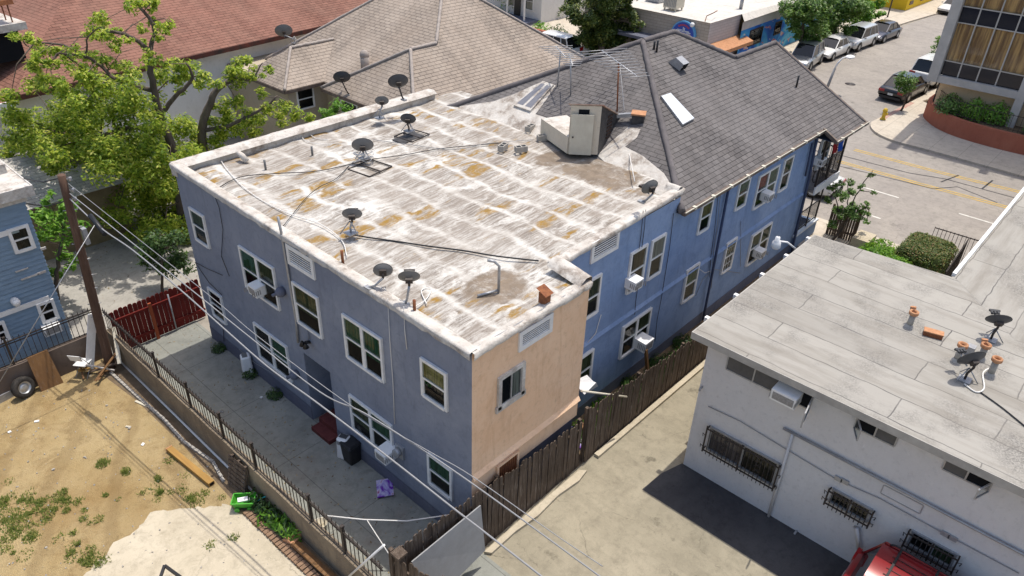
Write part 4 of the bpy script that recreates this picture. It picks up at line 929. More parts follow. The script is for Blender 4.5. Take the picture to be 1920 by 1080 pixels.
casement(3.62, 5.82, 3.78, 4.24, 3, {2: (1, 100)}); casement(1.68, 2.58, 3.9, 4.26, 2, {0: (-1, 60)}); casement(-.22, .69, 3.93, 4.24, 2, {1: (1, 70)})
run('wall_pipe', [V((GX-.06,4.05,2.95)), V((GX-.06,-6,2.86))], .035, M['galv'], GB); run('wall_pipe', [V((GX-.06,3.8,2.93)), V((GX-.06,3.76,.0))], .04, M['graywall'], GB)
run('wall_cable', [PX(u, v, GX-.03) for u, v in ((1328,762),(1388,790),(1470,840),(1570,900),(1650,935),(1760,995),(1910,1075))], .012, M['cable_g'], GB)
run('standpipe', [PX(1610,1030,GX-.1), PX(1606,990,GX-.1), PX(1604,988,GX)], .05, M['graywall'], GB)
for u, v in ((1573,897),(1585,902),(1773,1000),(1787,1008)):
    p = PX(u, v, GX); b = MB(); b.box((GX-.05,p.y-.09,p.z-.06),(GX,p.y+.09,p.z+.06)); b.build('junction_box', M['galv'], GB)
p0, p1 = PX(1658,910,GX), PX(1724,962,GX); b = MB()
for ya, yb_, za_, zb2 in ((p1.y,p0.y,p1.z-.02,p1.z),(p1.y,p0.y,p0.z,p0.z+.02),(p0.y,p0.y+.02,p1.z,p0.z),(p1.y-.02,p1.y,p1.z,p0.z)): b.box((GX-.015,ya,za_),(GX,yb_,zb2))
b.build('blank_panel_frame', M['galv'], GB)
for u, v in ((1317,725),(1494,995),(1490,998)): p = PX(u, v, GX); b = MB(); b.tube([p, p+V((-.12,0,0)), p+V((-.14,0,-.06))], .03, 6); b.build('hose_tap', M['galv'], GB)
# clay chimney vents on the grey roof
def clayvent(u, v, hgt, bent=False):
    p = P(u, v, rt); b = MB(); b.tube([p, p+V((0,0,hgt*.7))], .075, 10); b.lathe(p, [(.15,0),(.11,.05),(.08,.08)], 10); o = b.build('clay_vent', M['block'], GB)
    b = MB(); b.lathe(p+V((0,0,hgt*.7)), [(.08,-.03),(.12,0),(.12,.08),(.085,.09),(.07,.02)], 12)
    if bent: b.tube([p+V((.04,.02,hgt*.65)), p+V((.16,.08,hgt*.82)), p+V((.17,.09,hgt*.9))], .075, 8)
    b.build('cap', M['terracotta'], o)
for a in ((1704,612,.55,True),(1793,676,.6,False),(1838,672,.5,True),(1856,703,.6,False)): clayvent(*a)
p = P(1748,630,rt); b = MB(Matrix.Translation(p) @ Matrix.Rotation(.25, 4, 'Z')); b.box((-.1,-.22,0),(.1,.22,.12)); b.build('clay_vent', M['rust'], GB); b = MB(b.M); b.box((-.11,-.23,.121),(.11,.23,.15)); b.build('clay_vent_cap', M['terracotta'], GB)
p = P(1816,662,rt); b = MB(); b.box((p.x-.1,p.y-.1,rt),(p.x+.1,p.y+.1,rt+.22)); b.build('vent_box', M['galv'], GB)
# security lamp on an arm at the corner of the grey roof
sl0 = gz(1494,462); sl1 = PD(1457,452, sl0+V((0,0,.35))); b = MB(); b.tube([sl0+V((0,0,-.1)), sl0.lerp(sl1,.5)+V((0,0,.05)), sl1], .03, 6)
arm = b.build('lamp_arm', M['white'], GB); b = MB(); b.lathe(sl1+V((0,0,-.2)), [(.02,.36),(.07,.34),(.08,.22),(.13,.16),(.15,.0),(.10,-.05),(0,-.06)], 12); b.build('lamp', M['plastic_w'], arm)

# ---- tan shop with the half-round sign and the mural wall
M['brickpaint'] = k = None
def paintbrick(name, c, c2):
    k = NT(name); b = k.n('TexBrick'); k.link(k.co('UV'), b.inputs['Vector']); b.inputs['Scale'].default_value = 1; b.inputs['Brick Width'].default_value = .6; b.inputs['Row Height'].default_value = .2; b.inputs['Mortar Size'].default_value = .015
    k.set(b.inputs['Color1'], c); k.set(b.inputs['Color2'], c2); k.set(b.inputs['Mortar'], tuple(x*.7 for x in c)); return k.fin(b.outputs['Color'], .85, .2)
M['tanbrick'] = paintbrick('tan_painted_brick', (.44,.38,.31), (.40,.34,.28)); M['pinkbrick'] = paintbrick('pale_lilac_brick', (.52,.48,.47), (.48,.44,.43))
SH = thing('corner_shop', (56,30,0), 'tan brick corner shop with flat pale roof and half-round blue sign', 'building')
sc_ = P(1332,43,3.8); sx, sy = sc_.x, sc_.y; sl_ = P(1160,5,3.8); sr_ = P(1395,27,3.8)
def uvwall(b, p, q, z0, z1): p, q = V(p), V(q); L = (q-p).length; b.face([(p.x,p.y,z0),(q.x,q.y,z0),(q.x,q.y,z1),(p.x,p.y,z1)], [(0,z0),(L,z0),(L,z1),(0,z1)])
b = MB(); uvwall(b, (sx,36.5,0), (sx,sy,0), 0, 3.8); uvwall(b, (80,36.5,0), (sx,36.5,0), 0, 3.8); b.build('wall', M['tanbrick'], SH)
b = MB(); uvwall(b, (sx,sy,0), (sr_.x,sy-.05,0), 0, 3.8); b.build('wall', M['pinkbrick'], SH)
mz = 3.35; mA, mB = P(1393,42,mz), P(1500,5,mz); md = (mB-mA).normalized(); mE = mA + md*26
k = NT('blue_mural'); co = k.co('UV'); n1 = k.noise(co, .35, 3, .5, 1.2, False)
col = k.ramp(n1, (.30,(.02,.06,.28)), (.42,(.03,.14,.50)), (.5,(.05,.30,.62)), (.58,(.16,.50,.70)), (.66,(.03,.12,.45)))
f2 = k.ramp(k.noise(k.co('UV',(1,2.2,1)), 1.1, 3, .5, .6), (.62,0.0),(.64,1.0)); col = k.mix(f2, col, k.ramp(k.noise(co, .8, 2), (.4,(.65,.62,.56)), (.6,(.40,.10,.14))))
M['mural'] = k.fin(col, .8, .2)
b = MB(); uvwall(b, mA, mE, 0, 2.75); b.build('mural_wall', M['mural'], SH)
b = MB(); uvwall(b, mA+V((0,0,0)), mE, 2.75, mz); b.build('parapet_band', gen('grey_parapet',(.5,.49,.47),(.42,.41,.4),2,.85,.2), SH)
b = MB(); b.face([(sx-.1,36.6,3.81),(sx-.1,sy-.08,3.81),(sr_.x,sy-.12,3.81),(sr_.x,sy+1.5,3.79),(mE.x,mE.y,3.36),(mE.x,36.6,3.5)]); b.face([(sr_.x,sy-.1,3.80),(mA.x,mA.y-.1,3.42),(mE.x,mE.y-.1,3.36),(sr_.x,sy+1.5,3.79)])
M['shoproof'] = concrete('pale_flat_roof', (.62,.59,.54), (.54,.51,.46), (.44,.41,.37), .2, .004, (1.1,60), .1); b.build('roof', M['shoproof'], SH)
for u, v, w, h in ((1416,68,2.2,1.2),(1458,52,1.2,1.0)):
    q = PN(u, v, V((-md.y,md.x,0)), mA); window(SH, V((q.x,q.y,q.z-h/2)), (md.y,-md.x,0), w, h, frame='iron', sash=False, grid=True)
b = MB(); b.box((sx-1.3,sy+1.2,2.0),(sx,36.4,2.2)); b.build('awning', M['base'], SH)
b = MB(); aw0, aw1 = P(1325,90,1.9), P(1395,66,1.9); aw = V((sx+.1,sy-.3,1.95)); b.faces([(sx+.0,sy-.05,2.35),(sr_.x+.6,sy-.1,2.35),(sr_.x+.6,sy-1.1,2.0),(sx,sy-1.1,2.0)], [(0,1,2,3)]); b.faces([(sx,sy-1.1,1.75),(sr_.x+.6,sy-1.1,1.75),(sr_.x+.6,sy-1.1,2.0),(sx,sy-1.1,2.0)], [(0,1,2,3)]); b.build('awning', M['terracotta'], SH)
k = NT('painted_panel'); co = k.co('UV'); M['panel'] = k.fin(k.ramp(k.noise(co, .9, 3, .5, 1.5), (.36,(.05,.16,.34)),(.44,(.55,.50,.42)),(.5,(.35,.08,.12)),(.56,(.55,.50,.42)),(.62,(.42,.16,.06))), .8, .2)
b = MB(); uvwall(b, (sx+.1,sy-.03,0), (sr_.x+.5,sy-.03,0), 0, 1.9); b.build('painted_wall', M['panel'], SH)
# half-round sign: blue with pale skyline and red lettering strokes
q = PX(1283,66,sx-.06); F = wallframe(V((sx-.03,q.y,0)), WX)
qa, qb = PX(1262,60,sx-.06), PX(1304,68,sx-.06); rw = (qa.y-qb.y)/2*1.06; zb0 = min(qa.z,qb.z); yc_ = (qa.y+qb.y)/2; F = wallframe(V((sx-.03,yc_,zb0)), WX)
def halfdisc(b, r, d0, d1, hh=1.0, n=20):
    pts = [(r*math.cos(math.pi*i/n), r*hh*math.sin(math.pi*i/n)) for i in range(n+1)]; vs = [(x,d0,z) for x, z in pts]+[(x,d1,z) for x, z in pts]; m = n+1
    b.faces(vs, [tuple(range(m,2*m))]+[(i,i+1,m+i+1,m+i) for i in range(n)]+[(n,0,m,2*m-1)])
hh_ = .98; b = MB(F); halfdisc(b, rw, 0, .22, hh_); sg = b.build('shop_sign', flat('sign_rim',(.12,.36,.62),.5), SH)
b = MB(F); halfdisc(b, rw*.9, .2, .235, hh_); b.build('sign_face', flat('sign_blue',(.02,.07,.38),.4), sg)
b = MB(F)
for x0_, x1_, z0_, z1_ in ((-.62,-.2,.22,.3),(-.5,-.1,.3,.36),(-.05,.02,.28,.55),(.05,.12,.25,.5),(.12,.5,.22,.32),(.3,.62,.15,.24),(-.15,.15,.2,.28)): b.box((x0_*rw,.236,z0_*rw),(x1_*rw,.25,z1_*rw))
b.build('skyline', flat('sign_pale',(.6,.62,.66),.5), sg)
b = MB(F)
for i in range(7): a = rad(125-i*12); b.obox((.68*rw*math.cos(a),.245,.70*rw*math.sin(a)), .11*rw, .02, .12*rw)
for i in range(9): x = -.7+i*.155; b.box((x*rw,.236,.05*rw),((x+.1)*rw,.25,.12*rw))
b.build('lettering', flat('sign_red',(.42,.05,.10),.5), sg)
p = PX(1304,46,sx); b = MB(); b.tube([p, p+V((-.4,0,.1))], .03, 5); b.ball(p+V((-.45,0,.05)), .17, seg=8, rings=5); b.build('flood_lamp', M['white'], SH)
p = P(1262,18,3.82); b = MB(); b.box((p.x-.55,p.y-.55,4.0),(p.x+.55,p.y+.55,4.9)); 
for dx in (-.45,.45):
    for dy in (-.45,.45): b.box((p.x+dx-.05,p.y+dy-.05,3.82),(p.x+dx+.05,p.y+dy+.05,4.0))
ac = b.build('rooftop_cooler', M['cream_paint'], SH); b = MB()
for i in range(8): b.box((p.x-.57,p.y-.5+i*.13,4.1),(p.x-.551,p.y-.44+i*.13,4.85))
b.build('louvres', M['acgrille'], ac)
p = P(1235,6,3.82); b = MB(); b.box((p.x,p.y,3.82),(p.x+.9,p.y+1.2,4.7)); b.build('roof_hatch', M['galv'], SH)
pipe(P(1389,15,3.82), .9, .14, M['galv'], cap=True, parent=SH)
run('conduit', [P(1322,40,3.82), P(1325,30,3.95), P(1338,24,4.3), P(1345,20,4.25)], .03, M['rust'], SH)
# ---- white house at the back and the yellow building
WH = thing('white_house', (58,46,0), 'small white house with blue porch roof beyond the boulevard', 'building')
b = MB(); b.box((52,43.6,0),(62,58,5.5)); b.build('wall', M['whitewall'], WH)
b = MB(); b.box((50.6,44.2,2.75),(52,49.5,2.9)); b.build('porch_roof', flat('blue_awning',(.06,.13,.26),.6), WH)
for yy in (45.0, 47.2): window(WH, V((52,yy,1.0)), WX, 1.0, 1.5, cur='blind')
b = MB(); b.box((51.9,46.0,.1),(52,46.7,2.2)); b.build('door', M['black'], WH)
for yy in (44.4, 46.4, 49): b = MB(); b.box((50.7,yy,0),(50.82,yy+.12,2.75)); b.build('porch_post', M['white'], WH)
b = MB(); b.box((50.3,43.8,0),(52,50,.35)); b.build('porch_floor', M['base'], WH)
YB_ = thing('yellow_building', (95,28,0), 'bright yellow building down the side street', 'building')
M['yellowwall'] = gen('yellow_paint', (.72,.50,.02), (.66,.45,.03), 1, .75, .25); ya = P(1697,20,.13); yd = (P(1757,-3,.13)-ya).normalized()
yl = V((ya.x,ya.y,0)); b = MB(); e_ = yl+yd*16; nn = V((-yd.y,yd.x,0)); l_ = yl+V((.3,4.2,0)); b.faces([yl,e_,e_+nn*14,l_+nn*9]+[p+V((0,0,5)) for p in (yl,e_,e_+nn*14,l_+nn*9)], [(0,1,5,4),(3,0,4,7),(4,5,6,7),(1,2,6,5)]); b.build('wall', M['yellowwall'], YB_)
b = MB()
for t in (1.2, 4.4, 9): c = yl+yd*t; b.obox(c+V((0,0,.75))-nn*.02, .9, .1, .35, Matrix((yd,nn,V((0,0,1)))).transposed())
b.build('vent_grilles', M['gutter'], YB_)
# ================================================================ FENCES AND WALLS
M['wallconc'] = stucco('stained_block_wall', (.19,.15,.11), (.07,.055,.045), (.32,.26,.18), .95)
M['wallbrown'] = stucco('brown_block_wall', (.14,.105,.085), (.07,.055,.05), (.19,.15,.12), .7)
M['railtop'] = gen('worn_rail', (.30,.27,.24), (.10,.085,.075), 6, .7, .3)
def ironfence(name, p, q, zw, zt, posts, wall_mat, label, group=None, thick=.16):
    p, q = V(p), V(q); d = (q-p).normalized(); L = (q-p).length; s = V((-d.y,d.x,0)); Z = V((0,0,1))
    t = thing(name, (p+q)/2, label, 'fence', group)
    b = MB(); n = 30; vs = []
    for i in range(n+1):
        c = p+d*L*i/n; z = zw+R_.uniform(-.02,.02); vs += [c-s*thick/2, c+s*thick/2, c+s*thick/2+Z*z, c-s*thick/2+Z*z]
    b.faces(vs, [(4*i+a,4*i+4+a,4*i+4+(a+1)%4,4*i+(a+1)%4) for i in range(n) for a in range(4)]); b.face(vs[:4]); b.face(vs[-4:])
    b.build('block_wall', wall_mat, t)
    ts = [0]+posts+[L]
    for x in posts:
        b = MB(); c = p+d*x; b.obox(c+Z*(zw*.5+zt*.5+.06)*.999, .06, .06, zt+.12-zw+ .0, Matrix((d,s,Z)).transposed()); b.obox(c+Z*(zt+.14), .08, .08, .05, Matrix((d,s,Z)).transposed()); b.build('post', M['iron'], t)
    for a, c in zip(ts, ts[1:]):
        b = MB(); b.m = 0
        for z in (zw+.06, zt-.12): b.bar(p+d*a+Z*z, p+d*c+Z*z, .028, .028)
        b.bar(p+d*a+Z*(zt-.03), p+d*c+Z*(zt-.03), .035, .03)
        k = max(2, int((c-a)/.15))
        for i in range(k):
            o = p+d*(a+(c-a)*(i+.5)/k) + s*R_.uniform(-.004,.004); b.bar(o+Z*(zw+.02), o+Z*(zt+.09), .016)
        b.build('railing_panel', M['iron'], t)
    return t
py_ = sorted([22.75 - PX(u, v, 6.04).y for u, v in ((285,660),(346,715),(408,770),(470,828),(575,918))])
ironfence('boundary_fence', (6.04,22.75,0), (6.04,8.75,0), 1.0, 1.76, [x for x in py_ if 0.3 < x < 13.8]+[12.6], M['wallconc'], 'long stained block wall topped with black spiked iron railing beside the rear yard')
ironfence('iron_fence', (5.9,22.85,0), (-6,22.85,0), 1.0, 1.85, [2.6,5.2,7.8], M['wallbrown'], 'dark block wall with iron railing in front of the blue clapboard house')
b = MB(); b.tube([(5.93,y,.05+R_.uniform(-.01,.01)) for y in (22.6,19,16,13)], .035, 6); tag(b.build('white_pipe', M['cable_w']), 'long pale pipe lying along the foot of the block wall', 'pipe')
M['redwood'] = wood('red_stained_fence', (.20,.025,.018), (.12,.018,.014)); M['rednew'] = wood('new_red_post', (.40,.10,.04), (.32,.07,.03))
RF = thing('red_fence', (7.6,22.6,0), 'red stained wooden board fence closing the rear yard', 'fence'); b = MB()
for i in range(20):
    x = 6.15+i*.152; h = 1.62+R_.uniform(-.03,.03); y = 22.62+R_.uniform(-.008,.008); b.faces([(x,y,.03),(x+.143,y,.03),(x+.143,y,h-.05),(x+.11,y,h),(x+.033,y,h),(x,y,h-.05)]+[(x,y+.02,.03),(x+.143,y+.02,.03),(x+.143,y+.02,h-.05),(x+.11,y+.02,h),(x+.033,y+.02,h),(x,y+.02,h-.05)], [(0,1,2,3,4,5),(11,10,9,8,7,6)]+[(j,(j+1)%6+0,(j+1)%6+6,j+6) for j in range(6)])
b.build('boards', M['redwood'], RF)
for z in (.3,1.22): b = MB(); b.box((6.15,22.56,z),(9.2,22.61,z+.09)); b.build('rail', M['redwood'], RF)
b = MB(); b.box((7.35,22.5,0),(7.45,22.56,1.45)); b.build('post', M['rednew'], RF)
b = MB(); b.tube([(8.05,22.53,0),(8.05,22.53,1.5)], .025, 6); b.build('post', M['galv'], RF)
M['oldwood'] = wood('weathered_dark_wood', (.07,.05,.037), (.16,.12,.09), 12, .6, 'z', .9)
def woodfence(name, p, q, z0f, label, wid=.135, lean=.05, gaps=()):
    p, q = V(p), V(q); d = (q-p).normalized(); L = (q-p).length; s = V((-d.y,d.x,0)); Z = V((0,0,1)); t = thing(name, (p+q)/2, label, 'fence', 'dark board fences along the driveway')
    b = MB(); n = int(L/wid)
    for i in range(n):
        x = L*i/n
        if any(a < x < c for a, c in gaps): continue
        h = z0f(x/L)+R_.uniform(-.06,.05); o = p+d*x+s*R_.uniform(-.015,.015); ln = d*R_.uniform(-lean,lean)*.6+s*R_.uniform(-.03,.03); w = wid*R_.uniform(.86,.97)
        pts = [o, o+d*w, o+d*w+ln+Z*(h-.05), o+d*w*.75+ln+Z*h, o+d*w*.25+ln+Z*h, o+ln+Z*(h-.05)]; th = s*.02
        b.faces(pts+[a+th for a in pts], [(0,1,2,3,4,5),(11,10,9,8,7,6)]+[(j,(j+1)%6,(j+1)%6+6,j+6) for j in range(6)])
    b.build('boards', M['oldwood'], t)
    for f in (.25,.8):
        b = MB(); b.bar(p+s*.05+Z*z0f(0)*f, q+s*.05+Z*z0f(1)*f, .05, .09); b.build('rail', M['oldwood'], t)
    m = max(2, int(L/2.4))
    for i in range(m+1): c = p+d*L*i/m+s*.1; b = MB(); b.obox(c+Z*z0f(i/m)*.5, .09, .09, z0f(i/m), Matrix((d,s,Z)).transposed()); b.build('post', M['oldwood'], t)
    return t
woodfence('board_fence', (6.2,8.5,0), (12.72,8.5,0), lambda t: 2.35-.6*t, 'dark weathered board fence below the peach wall')
woodfence('board_fence', (13.0,8.48,0), (20.6,8.5,0), lambda t: 2.0-.75*t, 'dark weathered board fence between blue wall and driveway', lean=.03)
woodfence('board_fence', (6.2,8.45,0), (6.75,6.3,0), lambda t: 2.2-.1*t, 'short dark board fence turning the corner at the picture bottom')
for a, c, z, lb in (((13.4,8.36),(20.2,8.33),.1,'pale concrete kerb running under the fence beside the driveway'),):
    b = MB(); b.bar((*a,.05),(*c,.05), .16, .1); tag(b.build('kerb', M['pale']), lb, 'kerb')
b = MB(); pts = [(9.9,8.38),(12.6,8.36),(12.75,8.2),(12.3,8.12),(11.5,8.2),(10.6,8.14),(9.8,8.22),(8.9,8.2),(8.8,8.36)]; b.prism(pts, 0, .09); tag(b.build('kerb', M['pale']), 'broken pale concrete kerb under the fence below the peach wall', 'kerb')
b = MB(); q = [PY(773,1050,8.32), PY(901.6,948,8.32), PY(900,1022,8.32)]; ql = V((q[0].x, 8.2, .55)); pts = [V((6.5,8.3,1.9)), V((q[1].x,8.32,q[1].z)), V((q[2].x,8.14,.5)), V((6.55,8.05,.35))]
b.faces(pts+[p+V((0,.03,.0)) for p in pts], [(0,1,2,3),(7,6,5,4)]+[(j,(j+1)%4,(j+1)%4+4,j+4) for j in range(4)]); tag(b.build('wall_panel', gen('dull_grey_panel', (.30,.305,.31), (.27,.27,.27), 3, .7, .3, 0, .1, grime=.3)), 'large pale grey panel leaning on the dark fence', 'panel')
# ================================================================ POLE AND WIRES
M['polewood'] = wood('pole_wood', (.085,.05,.035), (.14,.085,.06), 10, .5, 'z', .25)
pb = P(208,690,0); ptop = PD(115,328,pb+V((.25,-.25,0)))
PO = thing('utility_pole', pb, 'brown wooden utility pole leaning at the corner of the dirt yard', 'utility pole')
b = MB(); n = 10; b.tube([pb.lerp(ptop, i/n) for i in range(n+1)], [.155-.05*i/n for i in range(n+1)], 12); b.build('shaft', M['polewood'], PO)
b = MB(); 
for t in (.45,.52,.6,.68,.76,.84,.3,.37): c = pb.lerp(ptop, t); b.tube([c+V((-.16,.1,0)), c+V((.16,-.12,.02))], .015, 5)
b.build('climbing_pegs', M['galv'], PO)
c = pb.lerp(ptop, .72); b = MB(); b.box((c.x+.1,c.y-.28,c.z-.25),(c.x+.22,c.y-.1,c.z+.25)); b.build('terminal_box', M['galv'], PO)
for t in (.98,.93,.89): c = pb.lerp(ptop, t); b = MB(); b.lathe(c+V((.16,-.1,0)), [(.03,-.06),(.06,-.04),(.04,0),(.06,.04),(.02,.07)], 8); b.bar(c, c+V((.16,-.1,0)), .03); b.build('insulator', M['galv'], PO)
WN = V((15.5,.6,0)); WQ = V((6.5,6.4,0)); wn_ = V((15.7,.7,0)).cross(V((0,0,1)))
wdir = (V((6.5,5.5,0))-V((ptop.x,ptop.y,0))).normalized(); wnorm = V((-wdir.y,wdir.x,0))
def powerline(pix, r, m, label):
    pts = [PN(u, v, wnorm, ptop) for u, v in pix]; out = []
    for i in range(len(pts)-1):
        for j in range(8):
            t = j/8; p0, p1, p2, p3 = pts[max(i-1,0)], pts[i], pts[i+1], pts[min(i+2,len(pts)-1)]
            out.append(.5*((2*p1)+(p2-p0)*t+(2*p0-5*p1+4*p2-p3)*t*t+(3*p1-p0-3*p2+p3)*t**3))
    out.append(pts[-1]); b = MB(); b.tube(out, r, 6); tag(b.build('overhead_cable', m), label, 'cable', 'overhead cables from the pole')
powerline([(128,344),(385,548),(480,628),(660,762),(802,845),(885,893),(1042,1003),(1130,1062)], .009, M['cable_g'], 'thinnest overhead cable, uppermost of the three from the utility pole')
powerline([(131,363),(250,457),(382,562),(462,627),(600,735),(684,775),(802,850),(900,917),(1039,1018),(1140,1092)], .015, M['cable_g'], 'middle of three overhead cables running from the utility pole')
powerline([(130,372),(190,428),(250,470),(340,545),(430,625),(505,690),(601,760),(737,864),(850,953),(900,991),(1030,1092)], .02, M['cable_g'], 'thick lowest overhead cable sagging from the utility pole over the yard')
b = MB(); c = PN(180,418,wnorm,ptop); b.tube([c+V((0,.3,.12)), c+V((0,-.45,-.18))], .07, 8); tag(b.build('splice_case', M['black']), 'black splice case hung on the lowest overhead cable near the pole', 'splice case')
gy = V((3.2,19.3,.02)); b = MB(); b.tube([pb.lerp(ptop,.62)+V((.05,0,0)) if 0 else PD(180,418,pb), PD(0,715,V((2.3,21.6,0)))], .014, 5); tag(b.build('guy_wire', M['galv']), 'steel guy wire slanting down from the cable past the plywood', 'wire')
for (u0,v0),(u1,v1),lb in (((115,333),(45,335),'dark wire from pole top towards the garage'),((120,378),(50,382),'thick dark wire from the pole to the clapboard house')):
    a = PD(u0,v0,ptop); c = PD(u1,v1,V((4.9,24.5,0))); mid = (a+c)/2+V((0,0,-.12)); b = MB(); b.tube([a, mid, c], .018, 5); tag(b.build('wire', M['cable_b']), lb, 'wire')
# ================================================================ REAR YARD THINGS
def rounded(b, w, d, h, r=.06, n=4, taper=1.0, z0=0.0):
    def ring(sx, sy, z): 
        out = []
        for qx, qy, a0 in ((1,1,0),(-1,1,90),(-1,-1,180),(1,-1,270)):
            for i in range(n+1):
                a = rad(a0+90*i/n); out.append((qx*(sx/2-r)+r*math.cos(a), qy*(sy/2-r)+r*math.sin(a), z))
        return out
    rows = [ring(w-r*.6,d-r*.6,z0), ring(w,d,z0+r*.6), ring(w*taper,d*taper,z0+h-r*.6), ring(w*taper-r*1.1,d*taper-r*1.1,z0+h)]
    m = len(rows[0]); b.faces([p for q in rows for p in q], [(i*m+j, i*m+(j+1)%m, (i+1)*m+(j+1)%m, (i+1)*m+j) for i in range(3) for j in range(m)], False)
    b.face(rows[-1]); b.face(rows[0][::-1])
def portable_ac(p, rz_, label, panel):
    t = thing('portable_air_conditioner', p, label, 'air conditioner', 'portable air conditioners'); F = Matrix.Translation(p) @ Matrix.Rotation(rz_, 4, 'Z')
    b = MB(F); rounded(b, .38, .34, .74, .07, 4, .88); b.build('body', M['plastic_w'], t)
    b = MB(F); b.box((-.12,-.06,.742),(.12,.10,.75)); b.build('top_panel', M[panel], t)
    b = MB(F)
    for i in range(5): b.box((-.12,-.168,.56+i*.025),(.12,-.158,.57+i*.025))
    b.build('grille', M['acgrille'], t)
portable_ac(P(466,700,0), 1.2, 'white portable air conditioner standing by the rear wall between the plants', 'dishgrey'); portable_ac(P(648,855,0), -1.2, 'white portable air conditioner beside the black trash bin', 'dishdark')
p = P(660,862,0); p.x = 8.5; t = thing('trash_bin', p, 'black trash bin standing against the rear wall', 'trash bin'); b = MB(Matrix.Translation(p)); rounded(b, .36,.42,.62,.05,3,1.12); b.build('body', M['black'], t); b = MB(Matrix.Translation(p)); rounded(b,.44,.5,.08,.04,3,.9,.625); b.build('lid', M['black'], t)
k = NT('purple_print'); M['purple'] = k.fin(k.ramp(k.noise(k.co('Object'), 3.2, 3, .5, 1.0), (.40,(.16,.02,.38)),(.5,(.42,.36,.66)),(.58,(.62,.58,.72)),(.66,(.35,.03,.16))), .6, .3)
p = P(722,918,0); b = MB(Matrix.Translation(p+V((0,0,.03))) @ Matrix.Rotation(.95, 4, 'Z')); vs = [(x*.31, y*.22, .05*x*x+.02*math.sin(x*3+y)) for y in (-1,0,1) for x in [i/4-1 for i in range(9)]]; b.faces(vs+[(x,y,z-.015) for x,y,z in vs], [(j*9+i,j*9+i+1,j*9+i+10,j*9+i+9) for j in range(2) for i in range(8)]+[(27+j*9+i+9,27+j*9+i+10,27+j*9+i+1,27+j*9+i) for j in range(2) for i in range(8)]); tag(b.build('play_mat', M['purple']), 'purple and white printed mat lying on the rear yard concrete', 'mat')
p = PX(596,945,6.4); p.z = 0; p = V((6.42, PX(596,950,6.42).y, 0)); t = thing('bucket', p, 'pale bucket standing behind the iron railing', 'bucket'); b = MB(Matrix.Translation(p)); b.lathe((0,0,0), [(.13,0),(.17,.36),(.18,.37),(.16,.36),(.12,.04),(0,.04)], 16); b.build('body', M['cream_paint'], t); b = MB(Matrix.Translation(p)); b.tube([(.17*math.cos(a),.17*math.sin(a)*.3,.36+.14*math.sin(a)) for a in [math.pi*i/8 for i in range(9)]], .006, 4); b.build('handle', M['galv'], t)
bp = P(765,1000,0); b = MB(Matrix.Translation(V((7.35,8.85,.32))) @ Euler((.9,.5,.6)).to_matrix().to_4x4()); b.box((-.45,-.28,-.02),(.45,.0,.02)); b.box((-.38,.0,-.03),(.5,.25,.01)); tag(b.build('broken_board', M['oldwood']), 'broken dark board leaning in the corner by the fence', 'board')
a = V((6.05,PX(596,935,6.05).y,1.55)); c = V((8.3,8.55,1.75)); b = MB(); b.tube([a, a.lerp(c,.3)+V((0,0,-.18)), a.lerp(c,.6)+V((0,0,-.25)), c], .016, 5); tag(b.build('clothes_line', M['cable_w']), 'white line strung from the iron railing to the dark fence', 'line')
c2 = a.lerp(c,.32)+V((0,0,-.19)); b = MB(); b.tube([c2, V((6.55,9.0,1.2))], .012, 5); tag(b.build('hanging_line', M['cable_w']), 'white cord tied to the line, hanging across the rear yard corner', 'line')
b = MB(); b.tube([PX(720,1022,6.1), PX(655,1080,5.9)], .03, 6); tag(b.build('white_pole', M['white']), 'white pole laid across the railing at the picture bottom', 'pole')
p = V((6.25,8.4,2.3)); b = MB(); b.box((p.x-.13,p.y-.13,p.z),(p.x+.13,p.y+.13,p.z+.06)); b.box((p.x-.07,p.y-.07,0),(p.x+.07,p.y+.07,p.z)); tag(b.build('gate_post', M['oldwood']), 'square post at the corner of the dark fence', 'post')
# ================================================================ DIRT YARD THINGS
M['yellowwood'] = wood('yellow_timber', (.42,.25,.075), (.33,.185,.06), 8, .2, 'y'); M['ply'] = wood('weathered_plywood', (.24,.13,.055), (.16,.085,.04), 6, .3, 'z', .25)
a, c = P(318,842,.07), P(397,907,.07); t = thing('timber_beam', (a+c)/2-V((0,0,.12)), 'long yellow boxed timber beam lying on the dirt', 'beam'); b = MB(); b.bar(a, c, .17, .12); b.build('beam', M['yellowwood'], t)
d_ = (c-a).normalized(); b = MB(); b.bar(a-d_*.03, a, .19, .14); b.build('end_cap', M['terracotta'], t); b = MB(); b.bar(c+d_*.001, c+d_*.012, .11, .07); b.build('hollow', M['dark'], t)
a, c = V((3.62,22.42,0)), V((4.26,22.40,0)); d_ = (c-a).normalized(); lean = V((d_.y,-d_.x,0)); lean = lean if lean.y > 0 else -lean; b = MB(); pts = [a-lean*.02, c-lean*.02, c+lean*.27+V((0,0,1.16)), a+lean*.27+V((0,0,1.13))]; pts[2] += -d_*.06; 
b.faces(pts+[p+lean*.03 for p in pts], [(0,1,2,3),(7,6,5,4)]+[(j,(j+1)%4,(j+1)%4+4,j+4) for j in range(4)]); PLY = b.build('plywood_sheet', M['ply']); tag(PLY, 'brown plywood sheet leaning on the wall next to the tyre', 'plywood')
tp = V((3.22,22.45,0)); t = thing('spare_tyre', tp, 'worn black tyre on a steel rim leaning on the wall', 'tyre'); A = Matrix.Translation(tp+V((.02,.08,.33))) @ Euler((rad(76),0,rad(18))).to_matrix().to_4x4()
b = MB(A); b.lathe((0,0,0), [(.19,-.09),(.26,-.11),(.32,-.09),(.335,-.05),(.335,.05),(.32,.09),(.26,.11),(.19,.09)], 28); b.build('tyre', M['rubber'], t)
